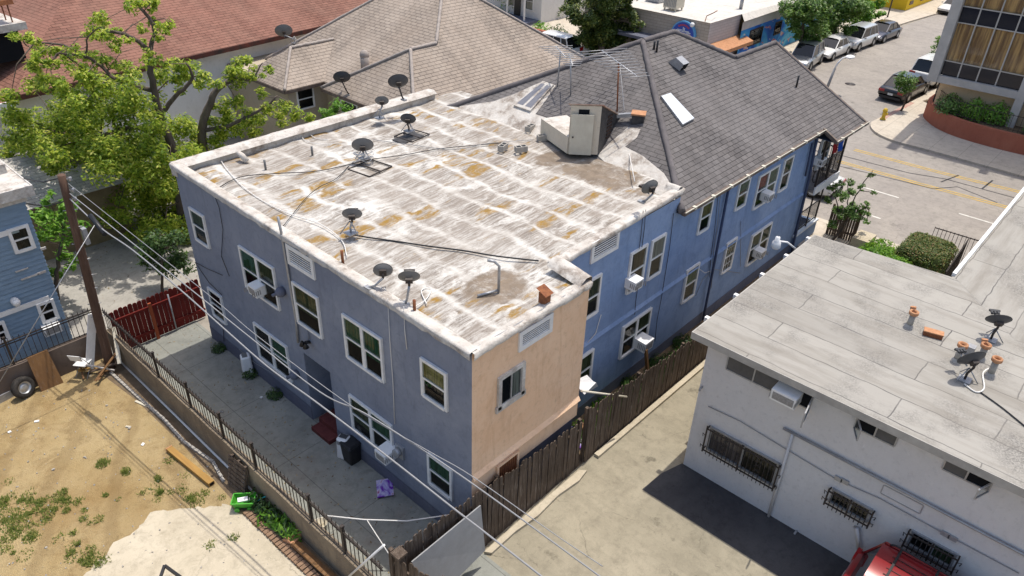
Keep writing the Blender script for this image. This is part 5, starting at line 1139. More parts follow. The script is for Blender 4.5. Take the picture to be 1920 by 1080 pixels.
b = MB(A); b.lathe((0,0,0), [(.20,.09),(.185,.05),(.14,.03),(.10,.06),(.04,.07),(0,.07)], 20); b.lathe((0,0,0), [(.20,-.09),(.185,-.05),(.14,-.03),(0,-.02)], 20); b.build('rim', M['steel'], t)
b = MB(); a = P(8,752,.0); b.obox(P(8,745,.12), 1.5, .05, .25, Euler((0,0,rad(10))).to_matrix()); tag(b.build('plank', M['galv']), 'grey board lying beside the tyre at the left edge', 'plank')
a, c = P(153,685,.1), P(172,588,1.1); c = V((a.x+.25, 22.7, 1.75)); a = V((5.05,22.3,.12)); b = MB(); b.bar(a, PD(173,588,V((5.45,22.6,0))), .26, .035, up=(0,1,.3)); tag(b.build('white_board', M['white']), 'long white board propped up in the corner by the pole', 'board')
# folding chair
cp = P(162,700,0); t = thing('folding_chair', cp, 'white folding chair standing in the junk by the pole', 'chair'); F = Matrix.Translation(cp) @ Matrix.Rotation(2.2, 4, 'Z')
b = MB(F); b.box((-.2,-.2,.43),(.2,.2,.455)); b.build('seat', M['plastic_w'], t); b = MB(F); b.faces([(-.2,.2,.66),(.2,.2,.66),(.2,.27,.9),(-.2,.27,.9),(-.2,.22,.66),(.2,.22,.66),(.2,.29,.9),(-.2,.29,.9)], [(0,1,2,3),(7,6,5,4),(0,4,5,1),(3,2,6,7)]); b.build('backrest', M['plastic_w'], t)
for s_ in (-1,1):
    b = MB(F); b.tube([(s_*.2,-.24,0),(s_*.2,.28,.9)], .012, 5); b.build('leg', M['galv'], t); b = MB(F); b.tube([(s_*.19,.26,0),(s_*.19,-.18,.44)], .012, 5); b.build('leg', M['galv'], t)
# loose boards and sticks
R2 = random.Random(5)
for i in range(9):
    p = V((R2.uniform(4.7,5.5), R2.uniform(21.7,22.6), .05+.04*i)); b = MB(); b.obox(p, R2.uniform(.5,1.2), R2.uniform(.05,.12), .03, Euler((R2.uniform(-.4,.4),R2.uniform(-.5,.5),R2.uniform(0,6))).to_matrix()); tag(b.build('scrap_board', M[R2.choice(['ply','ply','chipped','yellowwood','oldwood','oldwood'])]), 'scrap board in the junk pile at the foot of the pole', 'scrap board', 'junk pile by the pole')
b = MB(); b.bar(P(232,690,.1) if 0 else V((5.75,21.6,.35)), V((6.1,22.3,1.25)), .12, .05); tag(b.build('leaning_plank', M['cream_paint']), 'pale plank leaning on the block wall just behind the pole', 'plank')
for (a, c, lb) in ((P(640-300,740,0),P(345,770,0),''),): pass
b = MB(); b.obox(P(266,757,.02), .55, .07, .02, Euler((0,0,-1.3)).to_matrix()); tag(b.build('lath', M['cream_paint']), 'pale lath lying alone on the dirt near the wall', 'lath')
# pallet stood on edge, toy wagon, lumber, bricks
pp_ = P(432,925,0); t = thing('pallet', pp_, 'dark broken pallet standing on end against the block wall', 'pallet'); F = Matrix.Translation(V((5.72,14.55,.0))) @ Euler((0,rad(12),rad(4))).to_matrix().to_4x4()
b = MB(F)
for y in (-.32,0,.32): b.box((-.05,y-.035,0),(.05,y+.035,.95))
b.build('stringers', M['oldwood'], t); b = MB(F)
for i in range(7): b.box((-.075,-.38,.03+i*.14),(-.05,.38,.12+i*.14))
b.build('slats', M['oldwood'], t)
M['limeplastic'] = flat('lime_green_plastic', (.08,.38,.04), .4, .4); M['teal'] = flat('teal_plastic', (.04,.42,.42), .4, .4)
wp = P(460,950,0); t = thing('toy_wagon', wp, 'bright green plastic toy wagon with a teal handle', 'toy wagon'); F = Matrix.Translation(wp) @ Matrix.Rotation(-.75, 4, 'Z')
b = MB(F); b.faces([(-.22,-.13,.1),(.22,-.13,.1),(.22,.13,.1),(-.22,.13,.1),(-.28,-.18,.3),(.28,-.18,.3),(.28,.18,.3),(-.28,.18,.3)], [(0,1,5,4),(1,2,6,5),(2,3,7,6),(3,0,4,7),(0,3,2,1)]); b.bar((-.28,-.18,.3),(.28,-.18,.3),.03); b.bar((-.28,.18,.3),(.28,.18,.3),.03); b.bar((-.28,-.18,.3),(-.28,.18,.3),.03); b.bar((.28,-.18,.3),(.28,.18,.3),.03); b.build('tub', M['limeplastic'], t)
for x in (-.16,.16):
    for y in (-.17,.17): b = MB(F); b.tube([(x,y-.02,.07),(x,y+.02,.07)], .07, 12); b.build('wheel', M['limeplastic'], t)
b = MB(F); b.tube([(.28,0,.15),(.5,.02,.3),(.62,.03,.34)], .018, 6); b.build('handle', M['teal'], t); b = MB(F); b.obox((0,0,.27), .3, .12, .06, Euler((.2,.1,.3)).to_matrix()); tag(b.build('paper_bundle', M['plastic_w']), 'white papers lying in the green toy wagon', 'papers')
for i, (u, v) in enumerate(((585,1010),(600,1035),(575,1000))): 
    y = 12.6-i*.1; b = MB(); b.bar((5.78-.07*i,12.3-.2*i,.06+.05*i),(5.86-.05*i,9.2,.06+.05*i), .1, .045); tag(b.build('timber_plank', M['ply']), ['longest brown plank stacked along the block wall','brown plank lying on another beside the block wall','topmost brown plank beside the block wall'][i], 'plank')
b = MB(Matrix.Translation(P(552,1012,.0)) @ Matrix.Rotation(.3,4,'Z')); b.box((-.22,-.16,.1),(.22,.16,.16)); b.box((-.25,-.13,0),(.2,.2,.06)); tag(b.build('broken_tiles', M['terracotta']), 'broken brown tiles stacked at the end of the planks', 'tiles')
M['edgebrick'] = gen('edging_brick', (.30,.19,.12), (.20,.13,.085), 8, .9, .15, 0, .3, kind='World')
b = MB(); path = [P(u,v,0) for u,v in ((463,960),(500,995),(540,1035),(575,1068),(600,1095))]
pl_ = [path[0].lerp(path[1],0)]
acc = []
for p, q in zip(path, path[1:]):
    L = (q-p).length; n = int(L/.12)
    for i in range(n):
        c = p.lerp(q,(i+.5)/n); b.obox(c+V((0,0,.04)), .105, .22, .08+R_.uniform(-.01,.02), Euler((R_.uniform(-.06,.06),R_.uniform(-.06,.06),math.atan2((q-p).y,(q-p).x)+R_.uniform(-.06,.06))).to_matrix())
tag(b.build('brick_edging', M['edgebrick']), 'row of bricks edging the garden bed along the wall', 'brick edging'); bpy.context.scene.collection.objects['brick_edging']['kind'] = 'stuff'
b = MB(); path = [P(u,v,0) for u,v in ((208,700),(258,745),(310,790),(345,830),(400,868),(420,905))]
for p, q in zip(path, path[1:]):
    n = max(1,int((q-p).length/.16))
    for i in range(n): c = p.lerp(q,(i+.5)/n); b.obox(c+V((0,0,.03)), .15, .08, .09, Euler((0,R_.uniform(-.05,.05),math.atan2((q-p).y,(q-p).x)+R_.uniform(-.15,.15))).to_matrix())
o = tag(b.build('bed_edging', M['block']), 'curved line of small blocks edging the dark soil strip', 'edging'); o['kind'] = 'stuff'
a = P(300,1078,.0); b = MB(Matrix.Translation(P(318,1072,.35))); b.bar((-.5,-.25,-.1),(.0,.25,0),.06); b.bar((0,.25,0),(.2,-.15,-.35),.06); b.bar((-.5,-.25,-.1),(-.3,-.6,-.35),.06); b.bar((.2,-.15,-.35),(-.3,-.6,-.35),.06); tag(b.build('metal_frame', M['black']), 'black metal frame standing at the bottom edge', 'frame')
# small litter scattered over the yards
for i, (u, v, m, nm) in enumerate(((69,790,'plastic_w','paper'),(18,810,'plastic_w','paper'),(240,800,'cream_paint','stone'),(243,802,'block','stone'),(200,760,'block','stone'),(268,833,'plastic_w','paper'),(100,880,'block','stone'),(484,956,'plastic_w','paper'),(490,745,'plastic_w','paper'),(416,772,'galv','stone'))):
    p = P(u, v, .02); b = MB(); b.obox(p, R_.uniform(.06,.14), R_.uniform(.05,.1), .03, Euler((R_.uniform(-.3,.3),R_.uniform(-.3,.3),R_.uniform(0,3))).to_matrix()); tag(b.build('scrap_'+nm, M[m]), 'small pale scrap lying loose on the yard ground', 'litter', 'litter on the yard ground')
# ================================================================ AIR CONDITIONERS IN WINDOWS
def window_ac(c, out, label, w=.42, h=.31, d=.32, tilt=.06):
    t = thing('window_air_conditioner', c, label, 'air conditioner', 'window air conditioners'); F = wallframe(c, out) @ Matrix.Rotation(-tilt, 4, 'X')
    b = MB(F); b.box((-w/2,-.05,0),(w/2,d,h)); b.build('body', M['cream_paint' if 0 else 'plastic_w'], t)
    b = MB(F); b.box((-w/2+.05,d,.05),(w/2-.05,d+.006,h-.05)); 
    b.build('rear_grille', M['acgrille'], t)
    for s_ in (-1,1):
        b = MB(F)
        for i in range(5): b.box((s_*(w/2+.001)-.003,.15+i*.06,.08),(s_*(w/2+.001)+.003,.18+i*.06,h-.08))
        b.build('side_slots', M['acgrille'], t)
    b = MB(F); b.bar((-w/2+.06,0,-.02),(-w/2+.06,d*.8,-.02),.03); b.bar((w/2-.06,0,-.02),(w/2-.06,d*.8,-.02),.03); b.build('bracket', M['galv'], t)
    return t
def acY(u, v, lb, **k): p = PY(u, v, YL-.3); window_ac(V((p.x, YL-.03, p.z)), WY, lb, **k)
def acX(x, u, v, lb, **k): p = PX(u, v, x-.25); window_ac(V((x-.03, p.y, p.z)), WX, lb, **k)
acY(1194,541,'white air conditioner hanging out of the upper window nearest the peach wall'); acY(1208,652,'white air conditioner propped on a wooden post above the side passage', w=.48, h=.36, d=.42)
acY(1442,376,'white air conditioner in the upper double window under the dark eave'); acY(1427,482,'white air conditioner in the lower double window near the grey roof'); acY(1541,310,'white air conditioner in the last window beside the balcony', w=.4)
acX(XR,479,552,'white air conditioner in the upper rear window at the left', d=.3); acX(XR,724,858,'silver air conditioner in the lower rear window above the meter', d=.4); acX(GX,1470,752,'old air conditioner under the grey roof beside an open casement', w=.62, d=.35)
q = PY(92,610,24.0); window_ac(V((q.x,23.97,q.z-.2)), WY, 'white air conditioner in the lower window of the clapboard house', w=.5, d=.25)
pc = PY(1208,652,YL-.4); b = MB(); b.bar((pc.x+.02,YL-.45,pc.z-.05),(pc.x+.25,YL-.62,0), .09); tag(b.build('prop_post', M['ply']), 'wooden post propping up an air conditioner in the passage', 'post')
# ================================================================ SATELLITE DISHES
def dish(base, centre, label, size=.36, aspect=.82, az=48, el=22, mat='dishgrey', group='satellite dishes', base_kind='foot', white_back=False):
    base = V(base); c = V(centre); n = V((math.cos(rad(az))*math.cos(rad(el)), math.sin(rad(az))*math.cos(rad(el)), math.sin(rad(el))))
    s = V((0,0,1)).cross(n).normalized(); u = n.cross(s); A = Matrix((s,u,n)).transposed()
    t = thing('satellite_dish', base, label, 'satellite dish', group)
    b = MB(); N = 28; prof = [(r, .34*r*r*size) for r in (0,.2,.4,.6,.8,.92,1.0)]; vs = []
    for off in (0, -.012):
        for r, z in prof:
            for j in range(N):
                a = 2*math.pi*j/N; vs.append(c + s*(r*size*math.cos(a)) + u*(r*size*aspect*math.sin(a)) + n*(z-.34*size*.4+off))
    m = len(prof); F = []
    for o in (0, m*N):
        for i in range(m-1):
            for j in range(N):
                q = (o+i*N+j, o+i*N+(j+1)%N, o+(i+1)*N+(j+1)%N, o+(i+1)*N+j); F.append(q if o else q[::-1])
    o = (m-1)*N; F += [(o+j, o+(j+1)%N, m*N+o+(j+1)%N, m*N+o+j) for j in range(N)]
    b.faces(vs, F, True); b.build('reflector', M[mat], t)
    back = c - n*(.34*size*.4+.01); low = c - u*size*aspect*.9
    b = MB(); b.obox(back-n*.03, .16, .14, .07, A); b.tube([back-n*.05, back-n*.10-u*.10], .03, 6); b.build('bracket', M['iron'], t)
    el_ = back-n*.10-u*.10; b = MB(); knee = V((base.x, base.y, base.z+(el_.z-base.z)*.45)) if base_kind != 'wall' else base.lerp(el_, .45)+V((0,0,-.06))
    b.tube([base, knee, el_], .028, 8); b.build('mast', M['galv' if mat == 'dishgrey' else 'iron'], t)
    lnb = c + n*size*1.15 - u*size*.55; b = MB(); b.tube([low-n*.02, low+n*size*.5-u*.03, lnb], .018, 6); arm_ = b.build('feed_arm', M['galv'], t)
    b = MB()
    for k in (-1,0,1): b.tube([lnb+s*.075*k, lnb+s*.075*k-n*.09+u*.03], .032, 8)
    b.obox(lnb+n*.02, .25, .06, .05, A); b.build('receiver', M['dishdark' if mat != 'dishgrey' else 'iron'], arm_)
    b = MB()
    if base_kind == 'foot':
        b.obox(base+V((0,0,.015)), .28, .28, .03)
        for a in (.6,2.7,4.8): b.tube([base+V((0,0,.35)), base+V((.28*math.cos(a),.28*math.sin(a),.02))], .014, 5)
    elif base_kind == 'wall': b.obox(base, .12, .2, .05)
    else: b.obox(base+V((0,0,.02)), .2, .2, .04)
    b.build('base_plate', M['galv'], t); return t
def roofdish(cpx, bpx, z, label, **k):
    bpt = P(*bpx, z); bpt.z = z; dish(bpt, PD(*cpx, bpt), label, **k)
roofdish((660,403),(658,437),6.24,'grey dish alone in the middle of the white roof near its rear edge', size=.255)
q = P(714,532,6.15); dish(V((XR-.02,q.y,6.2)), PD(718,508,V((XR+.1,q.y,0))), 'tilted grey dish on the rear roof edge seen almost full face', size=.225, az=50, el=2, base_kind='wall')
roofdish((767,521),(760,570),6.12,'grey dish on a bent mast at the rear roof corner', size=.245, base_kind='wall')
roofdish((680,274),(683,297),6.28,'grey dish wrapped in coiled white cable on a flat frame', size=.34, az=52)
roofdish((765,224),(767,246),6.3,'small dark dish on a black mat on the white roof', size=.265, mat='dishdark', az=40)
roofdish((716,190),(712,222),6.32,'pale grey dish standing beside the white parapet', size=.24, az=50)
b7 = P(757,187,6.85); dish(b7, PD(747,154,b7), 'big dark dish mounted on the white parapet', size=.36, mat='dishdark', az=60, base_kind='wall')
b8 = PN(655,178,V((-.9,0,1)),V((20.5,27,4.0))); dish(b8, PD(641,146,b8), 'dark dish on the lower eave of the shingled house', size=.40, mat='dishdark', az=55, base_kind='wall')
b9 = l0.lerp(l1,.55)+bk*.5+V((0,0,.58)); dish(b9, PD(1053,176,b9), 'large grey mesh dish on the low block beside the roof stair hut', size=.385, az=60, el=30)
b10 = PY(1203,378,YL-.05); dish(b10, PD(1220,352,b10), 'grey dish hanging off the top of the blue side wall', size=.265, az=70, el=12, base_kind='wall')
b11 = bkB.lerp(bkA,.75)+V((0,0,.0)); dish(b11, PD(532,59,b11), 'grey dish on the back hip of the shingled house', size=.46, az=60)
roofdish((1873,602),(1857,637),rt+.01,'dark dish with white cable, farther one on the grey roof', size=.30, mat='dishdark', az=30, el=32)
roofdish((1824,675),(1808,712),rt+.01,'dark dish among the clay vents, nearer one on the grey roof', size=.335, mat='dishdark', az=52)
# ballast frames under two dishes, cinder blocks
for (u, v), ln, lb in (((693,305),1.0,'flat black steel frame under the coiled-cable dish'),((772,245),.9,'flat black steel frame under the small dark dish')):
    q = P(u, v, 6.3); q.z = rz(q.y)+.015; F = Matrix.Translation(q) @ Matrix.Rotation(.15, 4, 'Z'); b = MB(F)
    for x in (-ln/2, ln/2): b.bar((x,-ln*.45,0),(x,ln*.45,0),.035,.03)
    for y in (-ln*.45, ln*.45): b.bar((-ln/2,y,0),(ln/2,y,0),.035,.03)
    b.bar((0,-ln*.45,0),(0,ln*.45,0),.05,.03); tag(b.build('ballast_frame', M['iron']), lb, 'frame')
q = P(765,249,6.3); q.z = rz(q.y)+.005; b = MB(); b.obox(q+V((0,0,.0)), 1.0,.55,.02, Euler((0,0,.1)).to_matrix()); tag(b.build('rubber_mat', M['tar']), 'black rubber mat under the small dark dish', 'mat')
q = P(683,292,6.3); q.z = rz(q.y); b = MB(); b.tube([q+V(((.30+.05*math.sin(a*.7))*math.cos(a), (.30+.05*math.cos(a*.5))*math.sin(a), .05+.3*abs(math.sin(a*.37)))) for a in [i*.35 for i in range(90)]], .012, 4); tag(b.build('cable_coil', M['cable_w']), 'loose coil of white cable hung round a roof dish', 'cable coil')
def cinder(u, v, rot, label, m='block', up=False):
    q = P(u, v, 6.22); q.z = rz(q.y)+.02; F = Matrix.Translation(q) @ Matrix.Rotation(rot, 4, 'Z'); b = MB(F); L, w, h = .40,.20,.19
    for y in (-w/2, w/2-.03): b.box((-L/2,y,0),(L/2,y+.03,h))
    for x in (-L/2, -.017, L/2-.034): b.box((x,-w/2+.03,0),(x+.034,w/2-.03,h))
    tag(b.build('concrete_block', M[m]), label, 'concrete block', 'concrete blocks on the white roof')
for a in ((943,276,.3,'hollow concrete block on the white roof, nearest the roof middle'),(977,279,-.4,'hollow concrete block on the white roof, second from the middle'),(1018,258,-.5,'concrete block touching the front of the cream low wall'),(994,240,.2,'concrete block behind the low wall corner of the stair hut')): cinder(*a)
# ================================================================ ANTENNAS
def antenna(base, top, label, n=9, L=1.6, span=1.1, rot=.6, mast='galv', name='tv_antenna'):
    base, top = V(base), V(top); t = thing(name, base, label, 'antenna', 'television antennas'); b = MB(); b.tube([base, top], .028, 6); b.build('mast', M[mast], t)
    d = V((math.cos(rot), math.sin(rot), .06)).normalized(); s = V((0,0,1)).cross(d).normalized(); b = MB(); b.tube([top-d*L/2, top+d*L/2], .022, 5)
    for i in range(n): c = top-d*L/2+d*L*i/(n-1); w = span*(.45+.55*i/(n-1)); b.tube([c-s*w/2, c+s*w/2], .013, 4)
    b.build('elements', M['galv'], t); return t
q = onX(1157,209); antenna(q, PD(1160,118,q), 'tall rusty-masted antenna on the dark hip roof', 11, 2.6, 2.0, 1.1, 'rust')
b = MB(); tp_ = PD(1160,118,q); b.tube([tp_+V((.05,0,0)), PD(1168,180,q), PD(1173,240,q), P(1182,300,6.3), P(1190,340,6.25)], .016, 5); tag(b.build('antenna_cable', M['cable_w']), 'white cable falling from the rusty antenna mast to the roof', 'cable')
q = onX(1045,162); antenna(q, PD(1051,97,q), 'slim antenna beside the roof skylight, left one of two', 7, 1.2, 1.3, 1.0)
q = onX(1070,178); antenna(q, PD(1070,112,q), 'slim antenna behind the stair hut, right one of two', 7, 1.2, 1.2, .8)
# ================================================================ CABLES LYING ON THE ROOFS
def roofcable(pix, m, r, label, z=None):
    pts = []
    for u, v in pix:
        p = P(u, v, 6.22); zz = (rz(p.y)+.035) if z is None else z; p = P(u, v, zz); pts.append(p)
    out = []
    for i in range(len(pts)-1):
        for j in range(5):
            t = j/5; p0, p1, p2, p3 = pts[max(i-1,0)], pts[i], pts[i+1], pts[min(i+2,len(pts)-1)]; out.append(.5*((2*p1)+(p2-p0)*t+(2*p0-5*p1+4*p2-p3)*t*t+(3*p1-p0-3*p2+p3)*t**3))
    out.append(pts[-1]); b = MB(); b.tube(out, r, 5); tag(b.build('roof_cable', m), label, 'cable', 'cables lying on the roofs')
roofcable([(663,440),(690,445),(740,452),(800,461),(870,470),(930,480),(1010,489)], M['cable_b'], .022, 'black cable from the middle dish across to the bay parapet')
roofcable([(405,355),(450,332),(520,325),(600,320),(690,300),(760,290),(830,278),(940,268)], M['cable_b'], .014, 'thin dark cable running the length of the white roof')
roofcable([(410,290),(420,310),(450,345),(490,375),(540,400),(600,420),(640,450),(650,480)], M['cable_w'], .014, 'white cable winding from parapet corner to the rusty pipe')
roofcable([(565,246),(570,262),(600,270),(640,268)], M['cable_w'], .012, 'white cable looping down off the left parapet')
roofcable([(575,245),(590,258),(615,262)], M['cable_w'], .012, 'short white cable loop beside the left parapet')
roofcable([(655,310),(630,335),(600,350),(575,370),(550,400),(530,425)], M['cable_b'], .011, 'thin dark cable curling across the left of the white roof')
roofcable([(720,540),(730,555),(745,570),(775,575),(800,560),(808,540),(790,545),(800,570)], M['cable_w'], .013, 'tangle of white cable beside the two corner dishes')
roofcable([(890,652),(940,625),(1000,590),(1050,560),(1090,535),(1100,520)], M['cable_g'], .016, 'grey cable along the top edge of the peach wall')
roofcable([(1808,720),(1830,735),(1845,728),(1843,700),(1856,690)], M['cable_w'], .02, 'white cable joining the two dishes on the grey roof', rt+.03)
roofcable([(1838,735),(1880,765),(1935,810)], M['cable_b'], .016, 'black cable leaving the grey roof dishes to the right edge', rt+.03)
roofcable([(1000,262),(920,268),(850,280),(760,270),(700,262)], M['cable_g'], .011, 'thin grey cable from the concrete block across the roof')
# ================================================================ SIDE PASSAGE THINGS
q = V((12.95,9.35,.9)); b = MB(); b.M = None; ql = PY(1100,718,9.3); b.faces([ql+V(p) for p in ((-.35,-.2,-.1),(.3,-.2,-.18),(.35,.25,-.05),(-.3,.25,.1),(0,0,.16),(.1,-.25,.1))], [(0,1,5),(1,2,4,5),(2,3,4),(3,0,5,4)]); tag(b.build('plastic_sheet', M['plastic_w']), 'crumpled white plastic sheet caught beside the peach wall corner', 'plastic sheet')
b = MB(); a, c = PY(1090,733,8.8), PY(1175,744,8.4); b.tube([a, c], .03, 6); tag(b.build('long_stick', M['cream_paint']), 'pale stick poking out over the dark fence', 'stick')
for i in range(12):
    p = V((12.9+R2.uniform(0,1.5), 8.75+R2.uniform(0,.75), .06+R2.uniform(0,.25))); b = MB(); b.obox(p, R2.uniform(.15,.4), R2.uniform(.1,.3), R2.uniform(.05,.2), Euler((R2.uniform(-.5,.5),R2.uniform(-.5,.5),R2.uniform(0,3))).to_matrix()); tag(b.build('rubbish_piece', M[R2.choice(['plastic_w','cur_brown','terracotta','purple','block','cur_pink'])]), 'piece of rubbish in the heap behind the fence gap', 'rubbish', 'rubbish heap in the passage')
# ================================================================ VEHICLES
def paint(name, c, metal=.0):
    k = NT(name); col = k.mix(k.noise(k.co('Object'), 1.5, 4), tuple(x*.92 for x in c), c); k.fin(col, .28, .5, metal)
    k.b.inputs['Coat Weight'].default_value = .6; k.b.inputs['Coat Roughness'].default_value = .06; return k.m
M['carglass'] = flat('car_glass', (.012,.014,.017), .06, .6); M['lamp_w'] = flat('headlamp_glass', (.72,.74,.76), .1, .6); M['lamp_r'] = flat('tail_lamp_red', (.30,.012,.015), .15, .6)
M['trim'] = flat('car_black_trim', (.02,.02,.022), .55, .4); M['plate'] = flat('number_plate', (.62,.62,.60), .5, .3)
def car(name, loc, head, col, label, kind='sedan', L=4.55, W=1.78, H=1.45, group=None, cat='car', rack=False, wheel='steel'):
    F = Matrix.Translation(V(loc)) @ Matrix.Rotation(head, 4, 'Z'); t = thing(name, V(loc), label, cat, group)
    hl, hw = L/2, W/2; gz_ = .19; belt = H*.60 if kind == 'sedan' else H*.56
    if kind == 'sedan': st = [(-1,.50,.74,.84),(-.97,.34,belt-.06,.92),(-.80,.24,belt-.01,.97),(-.55,.2,belt+.01,1),(0,.2,belt,1),(.40,.2,belt-.03,1),(.55,.2,belt-.05,1),(.80,.24,belt-.16,.96),(.95,.30,belt-.27,.88),(1,.40,belt-.36,.80)]
    else: st = [(-1,.45,belt-.12,.88),(-.98,.34,belt,.94),(-.80,.26,belt+.01,.98),(-.5,.22,belt+.01,1),(0,.22,belt,1),(.35,.22,belt-.02,1),(.52,.22,belt-.03,1),(.82,.26,belt-.12,.97),(.96,.34,belt-.22,.9),(1,.45,belt-.33,.82)]
    b = MB(F); rows = []
    for x, zs, zb_, k in st:
        w = hw*k; rows.append([(x*hl,-w*.90,zs),(x*hl,-w,zs+.14),(x*hl,-w*1.0,(zs+zb_)/2+.05),(x*hl,-w*.955,zb_-.04),(x*hl,-w*.88,zb_),(x*hl,-w*.45,zb_+.03),(x*hl,w*.45,zb_+.03),(x*hl,w*.88,zb_),(x*hl,w*.955,zb_-.04),(x*hl,w,(zs+zb_)/2+.05),(x*hl,w,zs+.14),(x*hl,w*.90,zs)])
    m = 12; b.faces([p for r in rows for p in r], [((i+1)*m+j,(i+1)*m+j+1,i*m+j+1,i*m+j) for i in range(len(rows)-1) for j in range(m-1)]+[tuple(range(m)), tuple((len(rows)-1)*m+j for j in range(m))[::-1]], True)
    b.build('body', col, t)
    xb0, xr0, xr1, xf = ((-.78*hl,-.42*hl,.14*hl,.47*hl) if kind == 'sedan' else (-.94*hl,-.80*hl,.16*hl,.46*hl))
    bw, rw_ = hw*.90, hw*.70; zr_ = H
    base = [(xb0,-bw*.92,belt),(xf,-bw*.94,belt-.02),(xf,bw*.94,belt-.02),(xb0,bw*.92,belt)]; mid = [(xr0,-rw_,zr_-.05),(xr1,-rw_,zr_-.05),(xr1,rw_,zr_-.05),(xr0,rw_,zr_-.05)]
    b = MB(F); b.faces(base+mid, [(0,1,5,4),(1,2,6,5),(2,3,7,6),(3,0,4,7)]); b.build('windows', M['carglass'], t)
    b = MB(F); rx = [(xr0-.04, .9), (xr0*.6+xr1*.4, 1.02), (xr1+.06, .93)]; vs = []
    for x, k in rx: vs += [(x,-rw_*1.04*k,zr_-.055),(x,-rw_*.8*k,zr_),(x,0,zr_+.02),(x,rw_*.8*k,zr_),(x,rw_*1.04*k,zr_-.055)]
    b.faces(vs, [(i*5+j,(i+1)*5+j,(i+1)*5+j+1,i*5+j+1) for i in range(2) for j in range(4)], True)
    for s_ in (0,1):
        lo0, lo1 = V(base[0 if s_ else 3]), V(base[1 if s_ else 2]); hi0, hi1 = V(mid[0 if s_ else 3]), V(mid[1 if s_ else 2])
        for p, q in ((lo0,hi0),(lo1,hi1),(lo0.lerp(lo1,.52),hi0.lerp(hi1,.5)),(lo0.lerp(lo1,.14 if kind=='sedan' else .2),hi0.lerp(hi1,.0 if kind=='sedan' else .22)),(hi0,hi1)): b.bar(p, q, .06, .05)
    b.build('roof', col, t)
    if rack:
        b = MB(F)
        for s_ in (-1,1): b.tube([(xr0+.1,s_*rw_*.93,zr_+.01),(xr0+.2,s_*rw_*.93,zr_+.07),(xr1-.2,s_*rw_*.93,zr_+.07),(xr1-.1,s_*rw_*.93,zr_+.01)], .022, 6)
        b.build('roof_rails', M['trim'], t); b = MB(F)
        for q in (.15,.5,.8): x = xr0+(xr1-xr0)*q; b.bar((x,-rw_*.93,zr_+.05),(x,rw_*.93,zr_+.05),.05,.025)
        for y in (-.3,-.1,.1,.3): b.bar((xr0+.25,y,zr_+.025),(xr1-.25,y,zr_+.025),.014,.01)
        b.build('roof_bars', M['trim'], t)
    wr = .32 if kind == 'sedan' else .36
    for x in (-.60*hl, .62*hl):
        for s_ in (-1,1):
            y = s_*(hw-.09); A = Matrix(((1,0,0),(0,0,1),(0,-1,0))).transposed() if 0 else Euler((rad(90),0,0)).to_matrix()
            b = MB(F); b.lathe((x,y,wr), [(.18,-.1),(wr-.03,-.11),(wr,-.07),(wr,.07),(wr-.03,.11),(.18,.1)], 20, A); wl = b.build('wheel', M['rubber'], t)
            b = MB(F); b.lathe((x,y+s_*.03,wr), [(.0,.075),(.06,.08),(wr*.62,.06),(wr*.70,.08),(wr*.7,-.08),(wr*.62,-.06),(.06,-.08),(0,-.075)], 16, A); b.build('rim', M[wheel], wl)
            b = MB(F); n = 12; vs = []
            for i in range(n+1):
                a = math.pi*i/n; vs += [(x+(wr+.07)*math.cos(a), s_*(hw+.004), wr+(wr+.07)*math.sin(a)), (x+(wr-.02)*math.cos(a), s_*(hw+.006), wr+(wr-.02)*math.sin(a))]
            b.faces(vs, [(2*i,2*i+1,2*i+3,2*i+2) for i in range(n)]); b.build('wheel_arch', M['trim'], t)
    zf = st[-2][2]; zb_ = st[1][2]
    for s_ in (-1,1):
        b = MB(F); b.faces([(hl*.86,s_*hw*.90,zf+.0),(hl*.975,s_*hw*.60,zf-.03),(hl*1.0,s_*hw*.56,zf-.13),(hl*.92,s_*hw*.935,zf-.12)], [(0,1,2,3)] if s_ < 0 else [(3,2,1,0)]); 
        b.obox((hl*.955,s_*hw*.68,zf-.09), .12, hw*.34, .12); b.build('headlight', M['lamp_w'], t)
        b = MB(F); b.obox((-hl*.985,s_*hw*.68,zb_-.12), .1, hw*.42, .15 if kind=='sedan' else .26); b.build('taillight', M['lamp_r'], t)
        b = MB(F); b.obox((hl*.36,s_*(hw+.06),belt+.05), .12, .16, .12); b.build('mirror', col, t)
    b = MB(F); b.obox((-hl*1.004,0,zb_-.28), .02, .34, .14); b.build('number_plate', M['plate'], t)
    b = MB(F); b.obox((hl*.985,0,.46), .06, hw*1.1, .16); b.obox((hl*.975,0,.27), .08, hw*1.3, .1); b.build('grille', M['trim'], t)
    b = MB(F); b.obox((-hl*.99,0,.33), .08, hw*1.5, .16); b.obox((0,0,.2), L*.86, W*.84, .08); b.build('lower_trim', M['trim'], t)
    return t
C_silver, C_white, C_pearl, C_dark, C_char = paint('silver_paint',(.42,.43,.44),.5), paint('white_car_paint',(.74,.74,.73)), paint('pale_silver_paint',(.56,.57,.58),.3), paint('dark_blue_grey_paint',(.05,.052,.075),.3), paint('charcoal_paint',(.02,.02,.023),.3)
C_red = paint('red_car_paint',(.24,.012,.015),.1)
g_ = 'cars parked along the side street'
car('parked_car', (57.6,21.95,.01), math.pi+.12, C_silver, 'silver crossover parked first in the row under the street trees', 'suv', 4.4, 1.8, 1.68, g_)
car('parked_car', (62.0,21.75,.01), math.pi-.02, C_white, 'white sedan parked behind the silver crossover', 'sedan', 4.5, 1.75, 1.44, g_)
car('parked_car', (66.5,21.45,.01), math.pi-.05, C_pearl, 'pale silver sport utility car half shaded by the street tree', 'suv', 4.6, 1.86, 1.7, g_)
